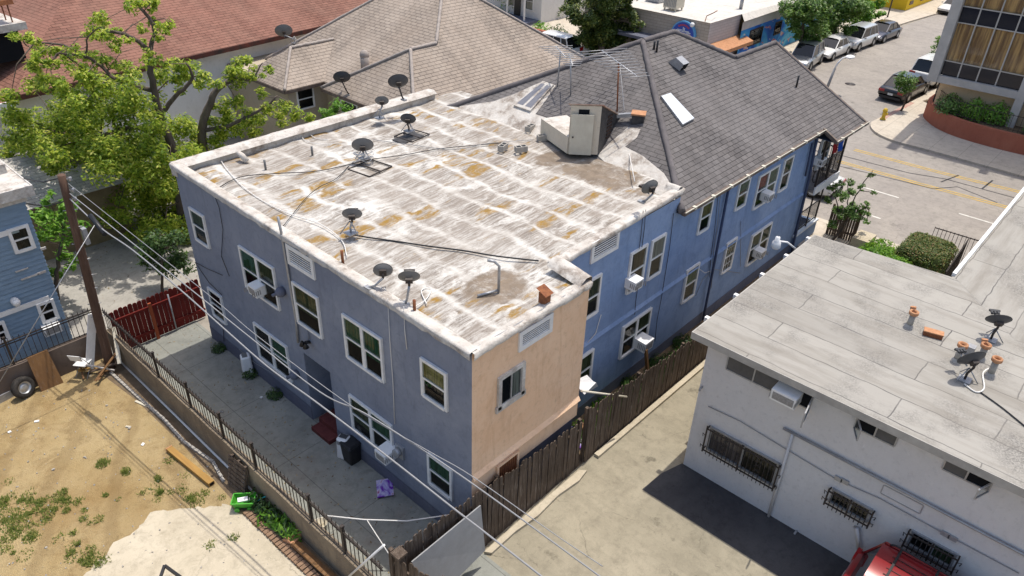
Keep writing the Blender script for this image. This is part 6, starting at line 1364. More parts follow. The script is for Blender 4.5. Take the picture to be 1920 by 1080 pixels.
car('parked_car', (71.1,21.0,.01), math.pi-.06, C_dark, 'dark blue-grey sedan parked last in the shaded row', 'sedan', 4.6, 1.78, 1.42, g_)
car('parked_car', (55.75,14.0,.01), -.06, C_char, 'charcoal sedan seen from behind near the small street tree', 'sedan', 4.8, 1.85, 1.5, g_)
car('parked_car', (60.9,13.75,.01), -.06, C_white, 'white boxy sport utility car in front of the charcoal sedan', 'suv', 4.8, 1.9, 1.85, g_)
car('parked_car', (88.4,20.0,.01), math.pi-.08, C_white, 'white sedan far down the side street by the yellow building', 'sedan', 4.6, 1.8, 1.45, g_)
car('parked_car', (44.9,36.5,.01), math.pi/2, C_white, 'white sport utility car behind the grey shingled roof near the conifer', 'suv', 4.8, 1.9, 1.8)
pw = P(1553,338,.6); car('parked_car', (pw.x-.4, pw.y+1.6, .01), math.pi/2, C_white, 'white car on the boulevard half hidden behind the iron balcony', 'sedan', 4.6, 1.8, 1.45)
car('red_car', (13.72,-.85,.008), -math.pi/2, C_red, 'dark red sport utility car with roof rack parked by the grey wall', 'suv', 4.7, 1.86, 1.78, rack=True)
# ================================================================ OFFICE BLOCK AND ITS PLANTER
OF = thing('office_building', (56,5,0), 'concrete-framed office block with tan-curtained windows over a planter', 'building')
M['exposed'] = gen('exposed_concrete', (.50,.475,.44), (.42,.40,.37), 2, .85, .2, 0, .3, kind='World', grime=.25); M['offglass'] = M['carglass']
M['officepane'] = glassmat('office_pane', (.93,.93,.92), .02); M['darkpanel'] = flat('dark_spandrel', (.012,.013,.02), .12, .5); M['mullion'] = flat('pale_mullion', (.48,.46,.43), .4, .5, .3)
xf = 51.0; yl_ = 11.1; yr_ = -14
b = MB(); b.box((xf+.35,yr_,0),(70,yl_-.1,20.5)); b.build('wall', stucco('tan_office_wall', (.62,.46,.29), (.4,.28,.17), (.66,.5,.33), .3), OF)
b = MB(); b.box((xf-.35,yl_,2.62),(xf+.9,yl_+.55,20.5)); b.build('corner_column', M['exposed'], OF)
b = MB(); b.box((xf-.28,yr_,2.62),(xf+.6,yl_+.1,3.03)); b.build('beam', M['exposed'], OF)
b = MB(); b.box((xf-.30,6.35,0),(xf+.1,6.8,20.5)); b.box((xf-.3,1.7,0),(xf+.1,2.15,20.5)); b.build('column', M['exposed'], OF)
b = MB(); b.box((xf+.9,yl_+.35,2.62),(70,yl_+.5,20.5)); b.build('side_wall', M['exposed'], OF)
cells = [(yl_-.0, 10.12),(10.12,9.1),(9.1,8.07),(8.07,6.8),(6.35,5.2),(5.2,4.0)]
M['tanblind2'] = None
k = NT('vertical_blinds'); co = k.co('World', (1,1,.06)); f = k.ramp(k.noise(co, 5.5, 3, .6), (.38,0.0),(.6,1.0)); M['vblind'] = k.fin(k.mix(f, (.62,.40,.17), (.26,.16,.08)), .8, .15)
for i, (ya_, yb_) in enumerate(cells):
    for z0_, z1_, kd in ((3.05,3.85,'low'),(3.9,6.05,'blind'),(6.1,6.95,'dark'),(7.0,9.4,'blind'),(9.45,10.3,'dark')):
        b = MB(); b.face([(xf,ya_-.03,z0_),(xf,yb_+.03,z0_),(xf,yb_+.03,z1_),(xf,ya_-.03,z1_)])
        wd = b.build('window', M['darkpanel' if kd != 'blind' else 'darkglass'] if kd != 'blind' else M['officepane'], OF)
        if kd == 'blind': b = MB(); n = 10; vs = []
        if kd == 'blind':
            for a in range(n+1): y = ya_-.04+(yb_-ya_+.08)*a/n; vs += [(xf+.10+.03*(a%2),y,z0_),(xf+.10+.03*(a%2),y,z1_)]
            b.faces(vs, [(2*a,2*a+2,2*a+3,2*a+1) for a in range(n)]); b.build('blinds', M['vblind'], wd)
b = MB()
for y in (10.12,9.1,8.07,5.2,4.0): b.box((xf-.05,y-.035,3.03),(xf+.04,y+.035,20.5))
for z in (3.88,6.08,6.98,9.42): b.box((xf-.03,yr_,z-.03),(xf+.03,yl_,z+.03))
b.build('mullions', M['mullion'], OF)
M['brickred'] = stucco('red_planter_stucco', (.36,.12,.075), (.22,.07,.045), (.42,.16,.10), .5)
PLt = thing('planter_wall', (50,7,0), 'curved brick-red planter wall with iron railing under the office', 'planter')
cur = [(53.6,11.35),(52.3,11.3),(51.7,11.1),(51.15,10.75),(50.4,10.1),(49.9,9.35),(49.6,8.6),(49.42,7.6),(49.35,6.4),(49.4,5.1),(49.5,3.5),(49.6,-12)]
def ribbon(b, pts, z0, z1, th):
    n = len(pts); P3 = [V((x,y,0)) for x, y in pts]; vs = []
    for i, p in enumerate(P3):
        d = (P3[min(i+1,n-1)]-P3[max(i-1,0)]).normalized(); s = V((-d.y,d.x,0)); vs += [p+V((0,0,z0)), p+V((0,0,z1)), p+s*th+V((0,0,z1)), p+s*th+V((0,0,z0))]
    b.faces(vs, [(4*i+a,4*i+4+a,4*i+4+(a+1)%4,4*i+(a+1)%4) for i in range(n-1) for a in range(4)])
def dense(pts, k=6): return [(pts[i][0]+(pts[i+1][0]-pts[i][0])*j/k, pts[i][1]+(pts[i+1][1]-pts[i][1])*j/k) for i in range(len(pts)-1) for j in range(k)]+[pts[-1]]
def smooth(pts, k=5):
    out = []
    for i in range(len(pts)-1):
        p0, p1, p2, p3 = pts[max(i-1,0)], pts[i], pts[i+1], pts[min(i+2,len(pts)-1)]
        for j in range(k):
            t = j/k; out.append(tuple(.5*(2*p1[a]+(p2[a]-p0[a])*t+(2*p0[a]-5*p1[a]+4*p2[a]-p3[a])*t*t+(3*p1[a]-p0[a]-3*p2[a]+p3[a])*t**3) for a in (0,1)))
    return out+[pts[-1]]
cs = smooth(cur[:11])+[cur[11]]; b = MB(); ribbon(b, cs, 0, 1.15, -.25); b.build('wall', M['brickred'], PLt)
b = MB(); b.face([(x+.2,y,1.0) for x, y in cur]+[(52,-12,1.0),(52,11.8,1.0)]); b.build('planting_bed', M['soil'], PLt)
b = MB(); 
for z in (1.25,2.05): b.tube([(x+.1,y,z) for x, y in cs], .02, 5)
acc = 0; last = None
for (xa, ya2), (xb, yb2) in zip(cs, cs[1:]):
    L = math.hypot(xb-xa, yb2-ya2); n = max(1, int(L/.16))
    if ya2 < 0: continue
    for i in range(n): t_ = i/n; b.bar((xa+(xb-xa)*t_+.1, ya2+(yb2-ya2)*t_, 1.15), (xa+(xb-xa)*t_+.1, ya2+(yb2-ya2)*t_, 2.12), .02)
b.build('railing', M['iron'], PLt)
# ================================================================ STREET FURNITURE
M['hydrantyellow'] = flat('hydrant_yellow', (.60,.40,.03), .5, .4)
hp = P(1655,224,.13); t = thing('fire_hydrant', hp, 'yellow fire hydrant on the corner pavement', 'fire hydrant'); b = MB(Matrix.Translation(hp)); b.lathe((0,0,0), [(.17,0),(.17,.06),(.11,.08),(.11,.5),(.15,.52),(.15,.56),(.12,.66),(.05,.73),(0,.74)], 14); b.build('body', M['hydrantyellow'], t); b = MB(Matrix.Translation(hp)); b.tube([(-.2,0,.42),(.2,0,.42)], .07, 8); b.tube([(0,-.2,.38),(0,0,.38)], .09, 8); b.build('outlets', M['hydrantyellow'], t)
lb_ = V((49.6,15.6,.0)); lb_ = P(1548,172,.13)
tp = PD(1579,122,lb_); e_ = PD(1588,108,lb_); t = thing('street_lamp', lb_, 'grey street lamp with curved arm above the corner', 'street lamp'); b = MB(); b.tube([lb_, PD(1564,130,lb_).lerp(PD(1567,126,lb_),.5)], [.11,.075], 10); b.build('pole', M['cable_g'], t)
b = MB(); m_ = PD(1565.5,128,lb_); b.tube([m_, PD(1572,117,lb_), PD(1580,109,lb_), PD(1586,107,lb_)], [.07,.06,.055,.05], 8); b.build('arm', M['white'], t); h_ = PD(1586,107,lb_); b = MB(); b.ball(h_+V((.25,-.2,0)), .42, .3, .12, 12, 6); b.build('lamp_head', M['plastic_w'], t)
q = P(1194,76,.13); b = MB(); b.tube([q, PD(1206,-20,q)], [.13,.1], 8); tag(b.build('street_pole', M['dishgrey']), 'tall grey pole rising beside the conifer and the corner shop', 'pole')
q = P(1737,173,.13); t = thing('sign_post', q, 'thin post standing by the white sport utility car', 'post'); b = MB(); b.tube([q, q+V((0,0,2.4))], .035, 6); b.build('pole', M['galv'], t); b = MB(); b.box((q.x-.02,q.y-.2,1.9),(q.x+.02,q.y+.2,2.5)); b.build('sign_plate', M['galv'], t)
q = P(1664,32,.13); b = MB(); b.tube([q, q+V((0,0,3.2))], .07, 6); tag(b.build('street_pole', M['iron']), 'thin dark pole on the pavement before the yellow building', 'pole')
# front garden: low planter, dark fence wedge, hedge, gate
b = MB(); b.prism([(31.2,8.05),(32.2,8.05),(32.2,7.35),(31.2,7.35)], 0, .55); tag(b.build('planter_box', M['pale']), 'low concrete planter box beside the front pavement', 'planter')
woodfence('garden_fence', (31.55,9.25,0), (31.62,8.1,0), lambda t: 1.55+.2*t, 'short dark fence at the front garden beside the shrub', wid=.1, lean=.004)
ga = V((32.4,5.9,0)); gt = thing('iron_gate', ga, 'black iron gate and railing beside the clipped hedge', 'gate'); b = MB()
gp = [(32.5,5.35),(32.6,2.95)]
for z in (.15,1.55): b.bar((*gp[0],z),(*gp[1],z),.035)
for i in range(17): tt_ = i/16; b.bar((gp[0][0]+.1*tt_, gp[0][1]-2.4*tt_,.1),(gp[0][0]+.1*tt_, gp[0][1]-2.4*tt_,1.6),.018)
b.build('railing', M['iron'], gt); b = MB()
for z in (.15,1.5): b.bar((32.5,4.05,z),(29.0,3.9,z),.04)
for i in range(22): tt_ = i/21; b.bar((32.5-3.5*tt_,4.05-.15*tt_,.1),(32.5-3.5*tt_,4.05-.15*tt_,1.55),.018)
b.build('railing', M['iron'], gt); b = MB(); b.box((29.2,3.0,0),(32.4,3.9,.1)); b.build('steps', M['dishgrey'], gt)
for u, v, m_, lb in ((1567,272,'cur_red','red cloth hanging on the balcony rail'),(1577,268,'blue_cloth','blue cloth hanging on the balcony rail')):
    if m_ not in M: M[m_] = flat('blue_cloth', (.03,.09,.38), .9, .1)
    q = PY(u, v, 9.36); b = MB(); n = 6; vs = []
    for i in range(n+1):
        for j in range(4): vs.append((q.x-.22+.44*i/n, 9.36+.035*math.sin(i*2.1+j)-.02*j, q.z+.3-.2*j+.03*math.sin(i*1.3)))
    b.faces(vs+[(x, y_+.02, z) for x, y_, z in vs], [(i*4+j,(i+1)*4+j,(i+1)*4+j+1,i*4+j+1) for i in range(n) for j in range(3)]+[(28+i*4+j+1,28+(i+1)*4+j+1,28+(i+1)*4+j,28+i*4+j) for i in range(n) for j in range(3)], True); tag(b.build('hanging_cloth', M[m_]), lb, 'cloth')
def bicycle(x, y, z, label):
    t = thing('bicycle', (x,y,z), label, 'bicycle', 'bicycles on the balcony')
    for dx in (-.5,.5):
        b = MB(); b.tube([(x+dx+.33*math.cos(a), y, z+.34+.33*math.sin(a)) for a in [2*math.pi*i/20 for i in range(21)]], .018, 5); w = b.build('wheel', M['rubber'], t)
        b = MB()
        for i in range(8): a = math.pi*i/8; b.tube([(x+dx+.32*math.cos(a),y,z+.34+.32*math.sin(a)),(x+dx-.32*math.cos(a),y,z+.34-.32*math.sin(a))], .004, 3)
        b.build('spokes', M['galv'], w)
    b = MB(); pts = {'r':(x-.5,y,z+.34),'b':(x-.05,y,z+.32),'s':(x-.18,y,z+.82),'h':(x+.33,y,z+.85),'f':(x+.5,y,z+.34)}
    for p_, q_ in (('r','b'),('b','s'),('s','h'),('h','b'),('r','s'),('h','f')): b.tube([pts[p_], pts[q_]], .018, 5)
    b.build('frame', M['iron'], t); b = MB(); b.tube([(x+.3,y-.28,z+.98),(x+.33,y,z+.95),(x+.3,y+.28,z+.98)], .015, 5); b.build('handlebar', M['galv'], t); b = MB(); b.box((x-.3,y-.07,z+.86),(x-.06,y+.07,z+.91)); b.build('saddle', M['black'], t)
bicycle(30.3, 9.75, 3.0, 'bicycle standing behind the balcony railing, nearer the rail'); bicycle(30.4, 10.2, 3.0, 'second bicycle on the balcony, farther from the rail')
# ================================================================ VEGETATION
def leaf(b, c, size, n):
    n = V(n).normalized(); a = V((R_.uniform(-1,1),R_.uniform(-1,1),R_.uniform(-1,1))); s = n.cross(a)
    if s.length < 1e-3: s = V((1,0,0))
    s.normalize(); t = n.cross(s); l, w = size*R_.uniform(.7,1.25), size*.42*R_.uniform(.8,1.2); k = size*.1
    i = len(b.v); b.v += [c-s*l*.5, c+t*w*.5-n*k, c+s*l*.5-n*k*1.6, c-t*w*.5-n*k]; b.f.append([i,i+1,i+2,i+3]); b.mi.append(b.m)
def cloud(b, c, r, n, size, flatz=.8, shell=.55):
    c = V(c)
    for _ in range(n):
        while True:
            d = V((R_.uniform(-1,1),R_.uniform(-1,1),R_.uniform(-1,1)))
            if .05 < d.length < 1: break
        d.normalize(); k = (shell + (1-shell)*R_.random()**.6) if R_.random() < .8 else R_.random()
        p = c + V((d.x*r*k, d.y*r*k, d.z*r*k*flatz)); nn = d*.5 + V((0,0,.75)) + V((R_.uniform(-.7,.7),R_.uniform(-.7,.7),R_.uniform(-.4,.4)))
        leaf(b, p, size, nn)
def clump(b, c, r, n, size, sub=5, flatz=.8):          # a crown lobe made of several tufts with gaps between
    c = V(c)
    for _ in range(sub):
        d = V((R_.gauss(0,1),R_.gauss(0,1),R_.gauss(0,1))).normalized()*r*R_.uniform(.35,.85); d.z *= flatz
        cloud(b, c+d, r*R_.uniform(.38,.6), max(6,n//sub), size, .8, .3)
M['leaf_big'] = leafmat('olive_green_leaves', [(0,(.05,.09,.012)),(.25,(.16,.25,.025)),(.55,(.31,.41,.04)),(.85,(.50,.54,.07)),(1,(.64,.60,.16))], .48)
M['leaf_dark'] = leafmat('dark_green_leaves', [(0,(.018,.045,.012)),(.6,(.035,.08,.018)),(1,(.08,.14,.03))], .2)
M['leaf_street'] = leafmat('street_tree_leaves', [(0,(.04,.10,.022)),(.5,(.085,.18,.03)),(.85,(.17,.28,.06)),(1,(.34,.40,.20))], .25)
M['leaf_bright'] = leafmat('bright_green_leaves', [(0,(.06,.16,.014)),(.6,(.12,.28,.022)),(1,(.25,.43,.05))], .3)
M['leaf_con'] = leafmat('conifer_leaves', [(0,(.025,.05,.01)),(.55,(.06,.10,.018)),(1,(.20,.22,.045))], .15)
M['leaf_red'] = leafmat('reddish_hedge_leaves', [(0,(.05,.09,.02)),(.6,(.10,.15,.03)),(.85,(.19,.17,.05)),(1,(.25,.12,.06))], .2)
M['bark'] = gen('tree_bark', (.085,.065,.05), (.14,.115,.095), 6, .95, .1, 0, .7, (1,1,.35))
M['bark_pale'] = gen('pale_bark', (.20,.165,.14), (.13,.105,.09), 6, .95, .1, 0, .7, (1,1,.35))
def limbpath(pts, r0, r1, b, wig=.08):
    out = []
    for i in range(len(pts)-1):
        for j in range(5):
            t = j/5; p0, p1, p2, p3 = pts[max(i-1,0)], pts[i], pts[i+1], pts[min(i+2,len(pts)-1)]; out.append(.5*((2*p1)+(p2-p0)*t+(2*p0-5*p1+4*p2-p3)*t*t+(3*p1-p0-3*p2+p3)*t**3)+V((R_.uniform(-wig,wig),R_.uniform(-wig,wig),0))*.4)
    out.append(pts[-1]); n = len(out); b.tube(out, [r0+(r1-r0)*i/(n-1) for i in range(n)], 8); return out
def twig(b, p, q, r=.02): p, q = V(p), V(q); m = p.lerp(q,.5)+V((R_.uniform(-.2,.2),R_.uniform(-.2,.2),R_.uniform(-.05,.25))); b.tube([p, m, q], [r, r*.7, r*.3], 5)
def pxtree(name, base, limbs, blobs, label, leafm, size, dens, cat='tree', group=None, bark='bark', depth=1.2, twigs=True, sub=6):
    base = V(base); t = thing(name, base, label, cat, group); b = MB(); joints = []
    for pts, r0, r1 in limbs: joints += limbpath([(V(p) if len(p) == 3 and isinstance(p, Vector) else PD(p[0], p[1], base+VH*(p[2] if len(p) > 2 else 0))) for p in pts], r0, r1, b)
    cb = MB()
    for u, v, r, *o in blobs:
        dp = o[0] if o else R_.uniform(-depth, depth); c = PD(u, v, base+VH*dp); rr = r/ (FPX/(c-CAMPOS).length); n = max(16, int(dens*2.2*rr*rr))
        clump(cb, c, rr, n, size, sub=sub)
        if twigs and joints: j = min(joints, key=lambda q: (q-c).length); twig(b, j, c, .03 if rr > .5 else .02)
    b.build('trunk', M[bark], t); cb.build('crown', leafm, t); return t
tb = P(345,440,0)
pxtree('large_tree', tb, [([(345,440),(338,360),(325,285),(300,215),(285,150),(280,95)],.22,.10),([(280,95),(290,60),(280,35),(262,12),(255,-5)],.09,.04),([(280,95),(255,75),(225,62),(195,60),(180,75)],.085,.035),([(315,250),(240,240),(160,265),(120,250)],.12,.04),([(290,170),(220,150),(170,110),(110,100)],.10,.03),([(338,360),(250,330),(170,300),(90,310)],.12,.04),([(300,215),(330,180),(360,150),(350,120)],.10,.04),([(170,110),(120,85),(65,80),(40,72)],.05,.02),([(160,110),(165,70),(190,50)],.04,.015)],
 [(110,205,42),(60,240,45),(160,190,45),(205,160,38),(150,250,55),(85,290,42),(220,230,52),(265,205,42),(200,300,52),(260,290,55),(310,250,42),(335,330,48),(250,355,52),(180,345,38),(300,395,52),(335,455,46),(345,380,46),(270,430,34),(220,395,32),(20,235,34),(30,215,25),(120,300,40),(140,215,45),(240,180,40),(180,225,45),(290,330,50),(230,265,50),(320,290,40),(355,300,30),(25,280,25),(220,330,48),(160,320,40),(130,265,42),(230,300,46),(280,250,44),(310,420,40),(260,390,46),(235,360,40),(340,430,36),(300,350,48),(70,260,36),(190,280,50),(130,170,26),(200,120,22),(100,150,22),(250,150,24),(60,160,20),(300,120,18),(160,150,22),(20,180,22),(250,440,30),(200,410,28),(330,520,24),(300,440,30),
  (45,72,16),(30,68,10),(70,78,10),(200,35,19),(180,48,18),(160,60,14),(190,66,16),(215,58,14),(245,8,20),(280,5,18),(270,85,13),(285,100,14),(295,70,12),(240,78,12),(220,85,14),(210,75,13),(290,40,12),(140,95,14),(160,112,16),(180,100,12),(310,60,10),(300,52,15),(316,45,14),(263,52,12),(290,8,12),(110,98,16),(75,95,20),(60,112,18),(130,112,16),(100,120,18),(150,128,20),(170,140,22),(70,135,18),(85,155,20),(240,125,18),(275,120,15),(335,120,24),(360,140,26),(330,155,26),(300,140,20),(390,150,24)],
 'big loose yellow-green tree overtopping the left corner of the white roof', M['leaf_big'], .185, 480, depth=2.6)
t2 = P(372,300,0); t2 = V((16.2,27.2,0))
pxtree('second_tree', t2, [([PD(395,330,t2), PD(378,250,t2), PD(390,205,t2), PD(405,170,t2), PD(440,145,t2)],.22,.09),([PD(405,170,t2), PD(430,150,t2), PD(445,115,t2)],.09,.03),([PD(440,145,t2),PD(470,150,t2),PD(492,118,t2)],.07,.02),([PD(380,245,t2),PD(430,235,t2),PD(490,205,t2),PD(520,180,t2)],.1,.03)],
 [(440,125,22),(462,112,20),(425,135,18),(480,140,20),(500,130,12),(450,150,20),(420,200,24),(445,190,22),(465,215,26),(500,205,22),(430,245,30),(475,240,24),(535,200,17),(555,215,18),(575,222,15),(520,225,18),(400,265,28),(360,260,30),(345,235,26),(410,225,24),(490,175,14)],
 'smaller gnarled tree with pale trunk beside the white parapet', M['leaf_big'], .17, 600, bark='bark_pale', depth=.7)
sb = P(303,548,0); pxtree('dark_shrub', sb, [([(303,548),(303,500),(300,470)],.06,.03)], [(300,470,34),(285,455,30),(315,500,26),(290,495,26),(330,470,28),(345,500,22),(310,440,28),(340,440,26),(275,480,18)], 'dark green shrub hanging over the red fence', M['leaf_dark'], .17, 380, 'shrub', depth=.5)
sb = P(107,566,0); pxtree('small_tree', sb, [([(107,566),(106,520),(112,470),(120,430)],.09,.04)], [(95,400,24),(120,395,24),(75,400,22),(100,440,28),(125,440,24),(115,480,20),(100,505,18),(75,440,16),(150,420,14),(90,370,16),(150,485,14),(130,500,12)], 'small bright tree between the clapboard house and the pole', M['leaf_bright'], .2, 330, depth=.5)
sb = P(628,222,2.0); sb = V((17.8,23.0,0)); pxtree('green_bush', sb, [([PD(628,230,sb), PD(628,212,sb)],.06,.03)], [(628,207,20),(610,212,15),(648,205,16),(632,198,14)], 'round bright green bush behind the white parapet', M['leaf_bright'], .13, 700, 'bush', depth=.3)
cb_ = P(1128,112,.13); pxtree('conifer_tree', cb_, [([(1128,112),(1128,60),(1130,0)],.3,.1)], [(1130,15,38),(1095,25,30),(1165,30,32),(1105,55,34),(1150,60,36),(1180,65,24),(1120,85,34),(1150,90,30),(1110,100,24),(1085,40,22),(1130,45,38),(1175,90,18),(1080,5,24),(1178,18,18),(1195,45,14),(1140,105,22),(1120,-20,40),(1160,-10,34),(1062,20,12)], 'dense dark conifer-like tree in front of the corner shop', M['leaf_con'], .27, 420, depth=1.3)
for bp_, bl, lb in ((P(1493,112,.13),[(1505,12,32),(1525,35,28),(1495,40,24),(1515,62,20),(1488,25,16),(1540,8,30),(1543,52,22),(1505,-14,30),(1492,62,12),(1530,74,12)],'dark glossy street tree nearest the blue mural wall'),
    (P(1557,88,.13),[(1575,12,34),(1600,28,26),(1565,42,26),(1590,52,14),(1570,-8,34),(1610,10,24),(1555,30,20)],'street tree in the middle of the row by the parked cars'),
    (P(1615,60,.13),[(1625,12,24),(1640,4,16),(1615,34,20),(1632,25,15),(1610,-8,26),(1648,25,10)],'brightest street tree beside the yellow building')):
    pxtree('street_tree', bp_, [([PD(*c, bp_) for c in ((bl[0][0]-5,bl[0][1]+70) if 0 else (bl[0][0],bl[0][1]),)]+[bp_],.1,.14)] if 0 else [([bp_, bp_+V((0,0,2)), PD(bl[0][0],bl[0][1]+12,bp_)],.14,.08)], bl, lb, M['leaf_bright' if 'brightest' in lb else 'leaf_street'], .27, 420, group='street trees', depth=1.3)
q = P(1690,208,.13); pxtree('young_tree', q, [([q, q+V((0,0,1.2)), PD(1696,165,q)],.07,.035)], [(1697,155,18),(1686,158,12),(1709,160,12),(1700,143,12),(1690,146,12),(1694,168,12),(1710,150,11),(1684,150,9)], 'young street tree next to the fire hydrant', M['leaf_street'], .16, 420, depth=.35)
q = V((63.5,12.2,.13)); pxtree('pavement_tree', q, [([q, PD(1757,110,q)],.08,.05)], [(1757,95,12),(1752,108,9),(1762,82,9),(1760,72,7),(1765,100,9)], 'green tree half hidden behind the office column', M['leaf_bright'], .2, 300, depth=.5)
q = V((30.75,8.75,0)); pxtree('front_shrub', q, [([q, PD(1575,425,q), PD(1570,385,q), PD(1560,350,q)],.04,.015),([q, PD(1585,420,q), PD(1600,375,q), PD(1625,335,q), PD(1637,320,q)],.04,.012),([q, PD(1580,420,q), PD(1590,380,q), PD(1590,345,q)],.04,.015),([q, PD(1590,415,q), PD(1612,395,q), PD(1630,390,q)],.03,.01)],
 [(1560,348,12),(1572,365,15),(1590,360,14),(1605,385,15),(1585,395,17),(1620,400,13),(1570,395,14),(1600,410,13),(1625,385,10),(1595,340,9),(1615,350,8),(1632,328,7),(1638,362,6),(1565,420,12),(1552,375,9),(1578,345,9),(1625,415,8)], 'loose tall shrub in front of the porch beside the boulevard', M['leaf_street'], .13, 1000, 'shrub', depth=.4)
def hedge(name, c, sx, sy, h, leafm, label, n, box=True, size=.09, z0=0):
    c = V(c); t = thing(name, c, label, 'hedge'); b = MB(Matrix.Translation(c)); 
    if box: rounded(b, sx*.94, sy*.94, h*.96, .18, 4)
    else: b.ball((0,0,h*.5), sx*.46, sy*.46, h*.47, 14, 9)
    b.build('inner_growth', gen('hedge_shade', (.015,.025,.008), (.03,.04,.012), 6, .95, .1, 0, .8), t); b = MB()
    for _ in range(n):
        if box:
            f_ = R_.random(); x, y, z = R_.uniform(-.5,.5)*sx, R_.uniform(-.5,.5)*sy, R_.uniform(.05,1)*h
            if f_ < .5: z = h; nn = (0,0,1)
            elif f_ < .7: x = -sx/2; nn = (-1,0,.3)
            elif f_ < .8: x = sx/2; nn = (1,0,.3)
            elif f_ < .9: y = sy/2; nn = (0,1,.3)
            else: y = -sy/2; nn = (0,-1,.3)
            k = 1-.12*(abs(2*x/sx)**6+abs(2*y/sy)**6)*(z/h)**4; p = c+V((x,y,z*k))
        else:
            d = V((R_.gauss(0,1),R_.gauss(0,1),R_.gauss(0,1))).normalized(); p = c+V((d.x*sx/2,d.y*sx/2,h/2+d.z*h/2))*R_.uniform(.93,1.05) if 0 else c+V((d.x*sx/2*R_.uniform(.93,1.06),d.y*sy/2*R_.uniform(.93,1.06),h/2+d.z*h/2*R_.uniform(.93,1.05))); nn = d
        leaf(b, p+V((R_.gauss(0,.025),R_.gauss(0,.025),R_.gauss(0,.025))), size, V(nn)+V((R_.uniform(-.7,.7),R_.uniform(-.7,.7),R_.uniform(-.5,.5))))
    b.build('leaves', leafm, t)
hedge('clipped_hedge', (30.3,5.0,0), 2.4, 1.75, 1.75, M['leaf_red'], 'flat-topped clipped hedge with reddish leaf tips by the gate', 9000)
hedge('round_hedge', (28.2,5.45,0), 1.8, 1.7, 1.75, M['leaf_bright'], 'rounded glossy green hedge left of the clipped one', 5000, False, .12)
def plant(name, c, r, h, n, leafm, label, size=.14, cat='plant', group=None):
    c = V(c); b = MB()
    for _ in range(n):
        a = R_.uniform(0,6.28); k = R_.random()**.5; p = c+V((r*k*math.cos(a), r*k*math.sin(a), h*R_.uniform(.1,1)*(1-.4*k))); leaf(b, p, size, V((math.cos(a)*.6, math.sin(a)*.6, R_.uniform(.3,1))))
    tag(b.build(name, leafm), label, cat, group)
for i, (u, v, lb) in enumerate(((1640,470,'low leafy plant at the grey roof edge, nearest the planter box'),(1668,478,'leafy plant next to the round hedge'),(1655,462,'small plant near the front pavement'))): q = P(u, v, .5); plant('leafy_plant', (q.x,q.y,0), .7, .9, 800, M['leaf_bright'], lb, .17)
for i, (x, y, lb) in enumerate(((50.6,8.6,'broad green plant hanging in the office planter, centre'),(50.9,7.4,'green plant in the office planter near the column'),(50.6,9.9,'sparse plant at the curved end of the office planter'),(50.2,5.0,'plant in the office planter right of the column'))): plant('planter_plant', (x,y,1.0), .85, 1.4, 800, M['leaf_bright' if i < 2 else 'leaf_street'], lb, .2)
for i, (u, v, lb) in enumerate(((1015,55,'bright plant in front of the white house porch'),(1045,62,'dark plant by the white house, next to the post'),(965,15,'leafy tree edge beside the grey shingled roof'),(1038,25,'small clipped tree before the white house'))):
    q = P(u, v, .5); plant('garden_plant', (q.x,q.y,0), .9 if i != 2 else 2.0, 1.4 if i != 2 else 4.0, 260 if i != 2 else 900, M['leaf_bright' if i in (0,2) else 'leaf_dark'], lb, .26)
b = MB(); b.box((48.2,38.2,0),(48.5,43,.7)); tag(b.build('red_garden_wall', M['brickred']), 'low red garden wall in front of the white house', 'wall')
# passage greenery, garden bed plants
for i in range(9):
    x = 13.6+i*.78; plant('passage_plant', (x, 9.35-.3*(i % 2), 0), (.46), .5, 700, M['leaf_dark' if i > 2 else 'leaf_bright'], 'low creeping plant growing in the passage below the blue wall', .11, 'plant', 'creeping plants in the passage')
for i, (u, v) in enumerate(((490,950),(505,962),(520,975),(478,935),(535,990),(500,975),(548,1000))):
    q = P(u, v, .15); plant('bed_plant', (q.x+.05,q.y,0), .3, .5, 110, M['leaf_dark' if i < 5 else 'leaf_bright'], 'dark leafy plant growing between the bricks and the block wall', .16, 'plant', 'plants in the garden bed')
q = P(538,988,0); plant('strap_plant', (q.x,q.y,0), .35, .5, 90, M['leaf_bright'], 'yellow-green strap-leaved plant beside the broken tiles', .3)
for (u, v) in ((415,655),(500,690),(525,738)): q = P(u, v, 0); plant('wall_weed', (8.5,q.y,0), .26, .35, 320, M['leaf_dark'], 'dark weeds growing along the foot of the rear wall', .09, 'plant', 'weeds along the rear wall')
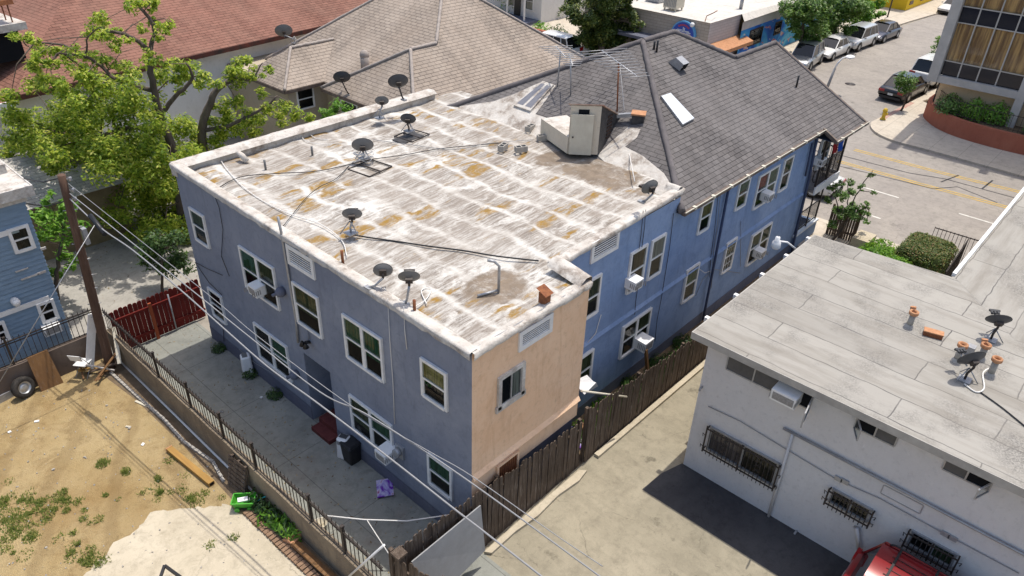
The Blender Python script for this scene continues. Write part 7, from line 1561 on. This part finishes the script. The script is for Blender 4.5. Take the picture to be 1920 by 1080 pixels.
# grass and weeds on the dirt
M['grass'] = leafmat('dry_grass', [(0,(.07,.11,.02)),(.5,(.13,.18,.03)),(.85,(.24,.25,.06)),(1,(.34,.28,.11))], .25)
b = MB()
def tuft(x, y, n, r, h):
    for _ in range(n):
        a = R_.uniform(0,6.28); k = R_.random()**.6*r; p = V((x+k*math.cos(a), y+k*math.sin(a), .0)); a2 = R_.uniform(0,6.28); q = p+V((math.cos(a2)*h*.6, math.sin(a2)*h*.6, h*R_.uniform(.3,1))); s = V((-math.sin(a2), math.cos(a2), 0))*.012
        i = len(b.v); b.v += [p-s, p+s, q]; b.f.append([i,i+1,i+2]); b.mi.append(0)
for u0, v0, su, sv, n in ((30,1010,60,55,30),(140,1000,40,60,10),(20,940,30,20,8),(170,1045,30,25,10),(315,915,30,18,9),(355,935,25,15,7),(190,870,12,8,5),(110,940,30,14,10),(240,885,10,6,3),(280,745,20,25,0),(60,960,50,30,20),(150,920,60,40,4),(330,880,40,40,4),(415,1000,40,60,3)):
    for _ in range(n):
        q = P(R_.gauss(u0,su*.55), R_.gauss(v0,sv*.5), 0)
        if q.x < 5.6 and abs(q.y) < 26: tuft(q.x, q.y, int(R_.uniform(25,80)), R_.uniform(.06,.22), R_.uniform(.05,.13))
o = b.build('grass', M['grass']); o['kind'] = 'stuff'; o['label'] = 'patches of grass and weeds growing on the dirt yard'; o['category'] = 'grass'
b = MB(); R3 = random.Random(9)
for _ in range(900):
    x, y = R3.uniform(-4,5.6), R3.uniform(7,22.5); s = R3.uniform(.008,.03); b.obox((x,y,s*.3), s*R3.uniform(1,2.2), s*1.4, s, Euler((R3.uniform(0,3),R3.uniform(0,3),R3.uniform(0,3))).to_matrix())
o = b.build('gravel', M['block']); o['kind'] = 'stuff'; o['label'] = 'small stones and crumbs scattered over the dirt yard'; o['category'] = 'gravel'
# fallen leaves on the slab and the side yard
b = MB()
for _ in range(700):
    x, y = R3.uniform(6.3,8.6), R3.uniform(9,22.4)
    if R3.random() < .5: x, y = R3.uniform(7,14), R3.uniform(22.9,31)
    leaf(b, V((x,y,.02)), R3.uniform(.04,.1), (R3.uniform(-.2,.2),R3.uniform(-.2,.2),1))
o = b.build('fallen_leaves', leafmat('dead_leaves', [(0,(.10,.06,.03)),(.6,(.22,.15,.07)),(1,(.35,.28,.14))], .05)); o['kind'] = 'stuff'; o['label'] = 'dead leaves lying on the yards and the drive'; o['category'] = 'leaves'
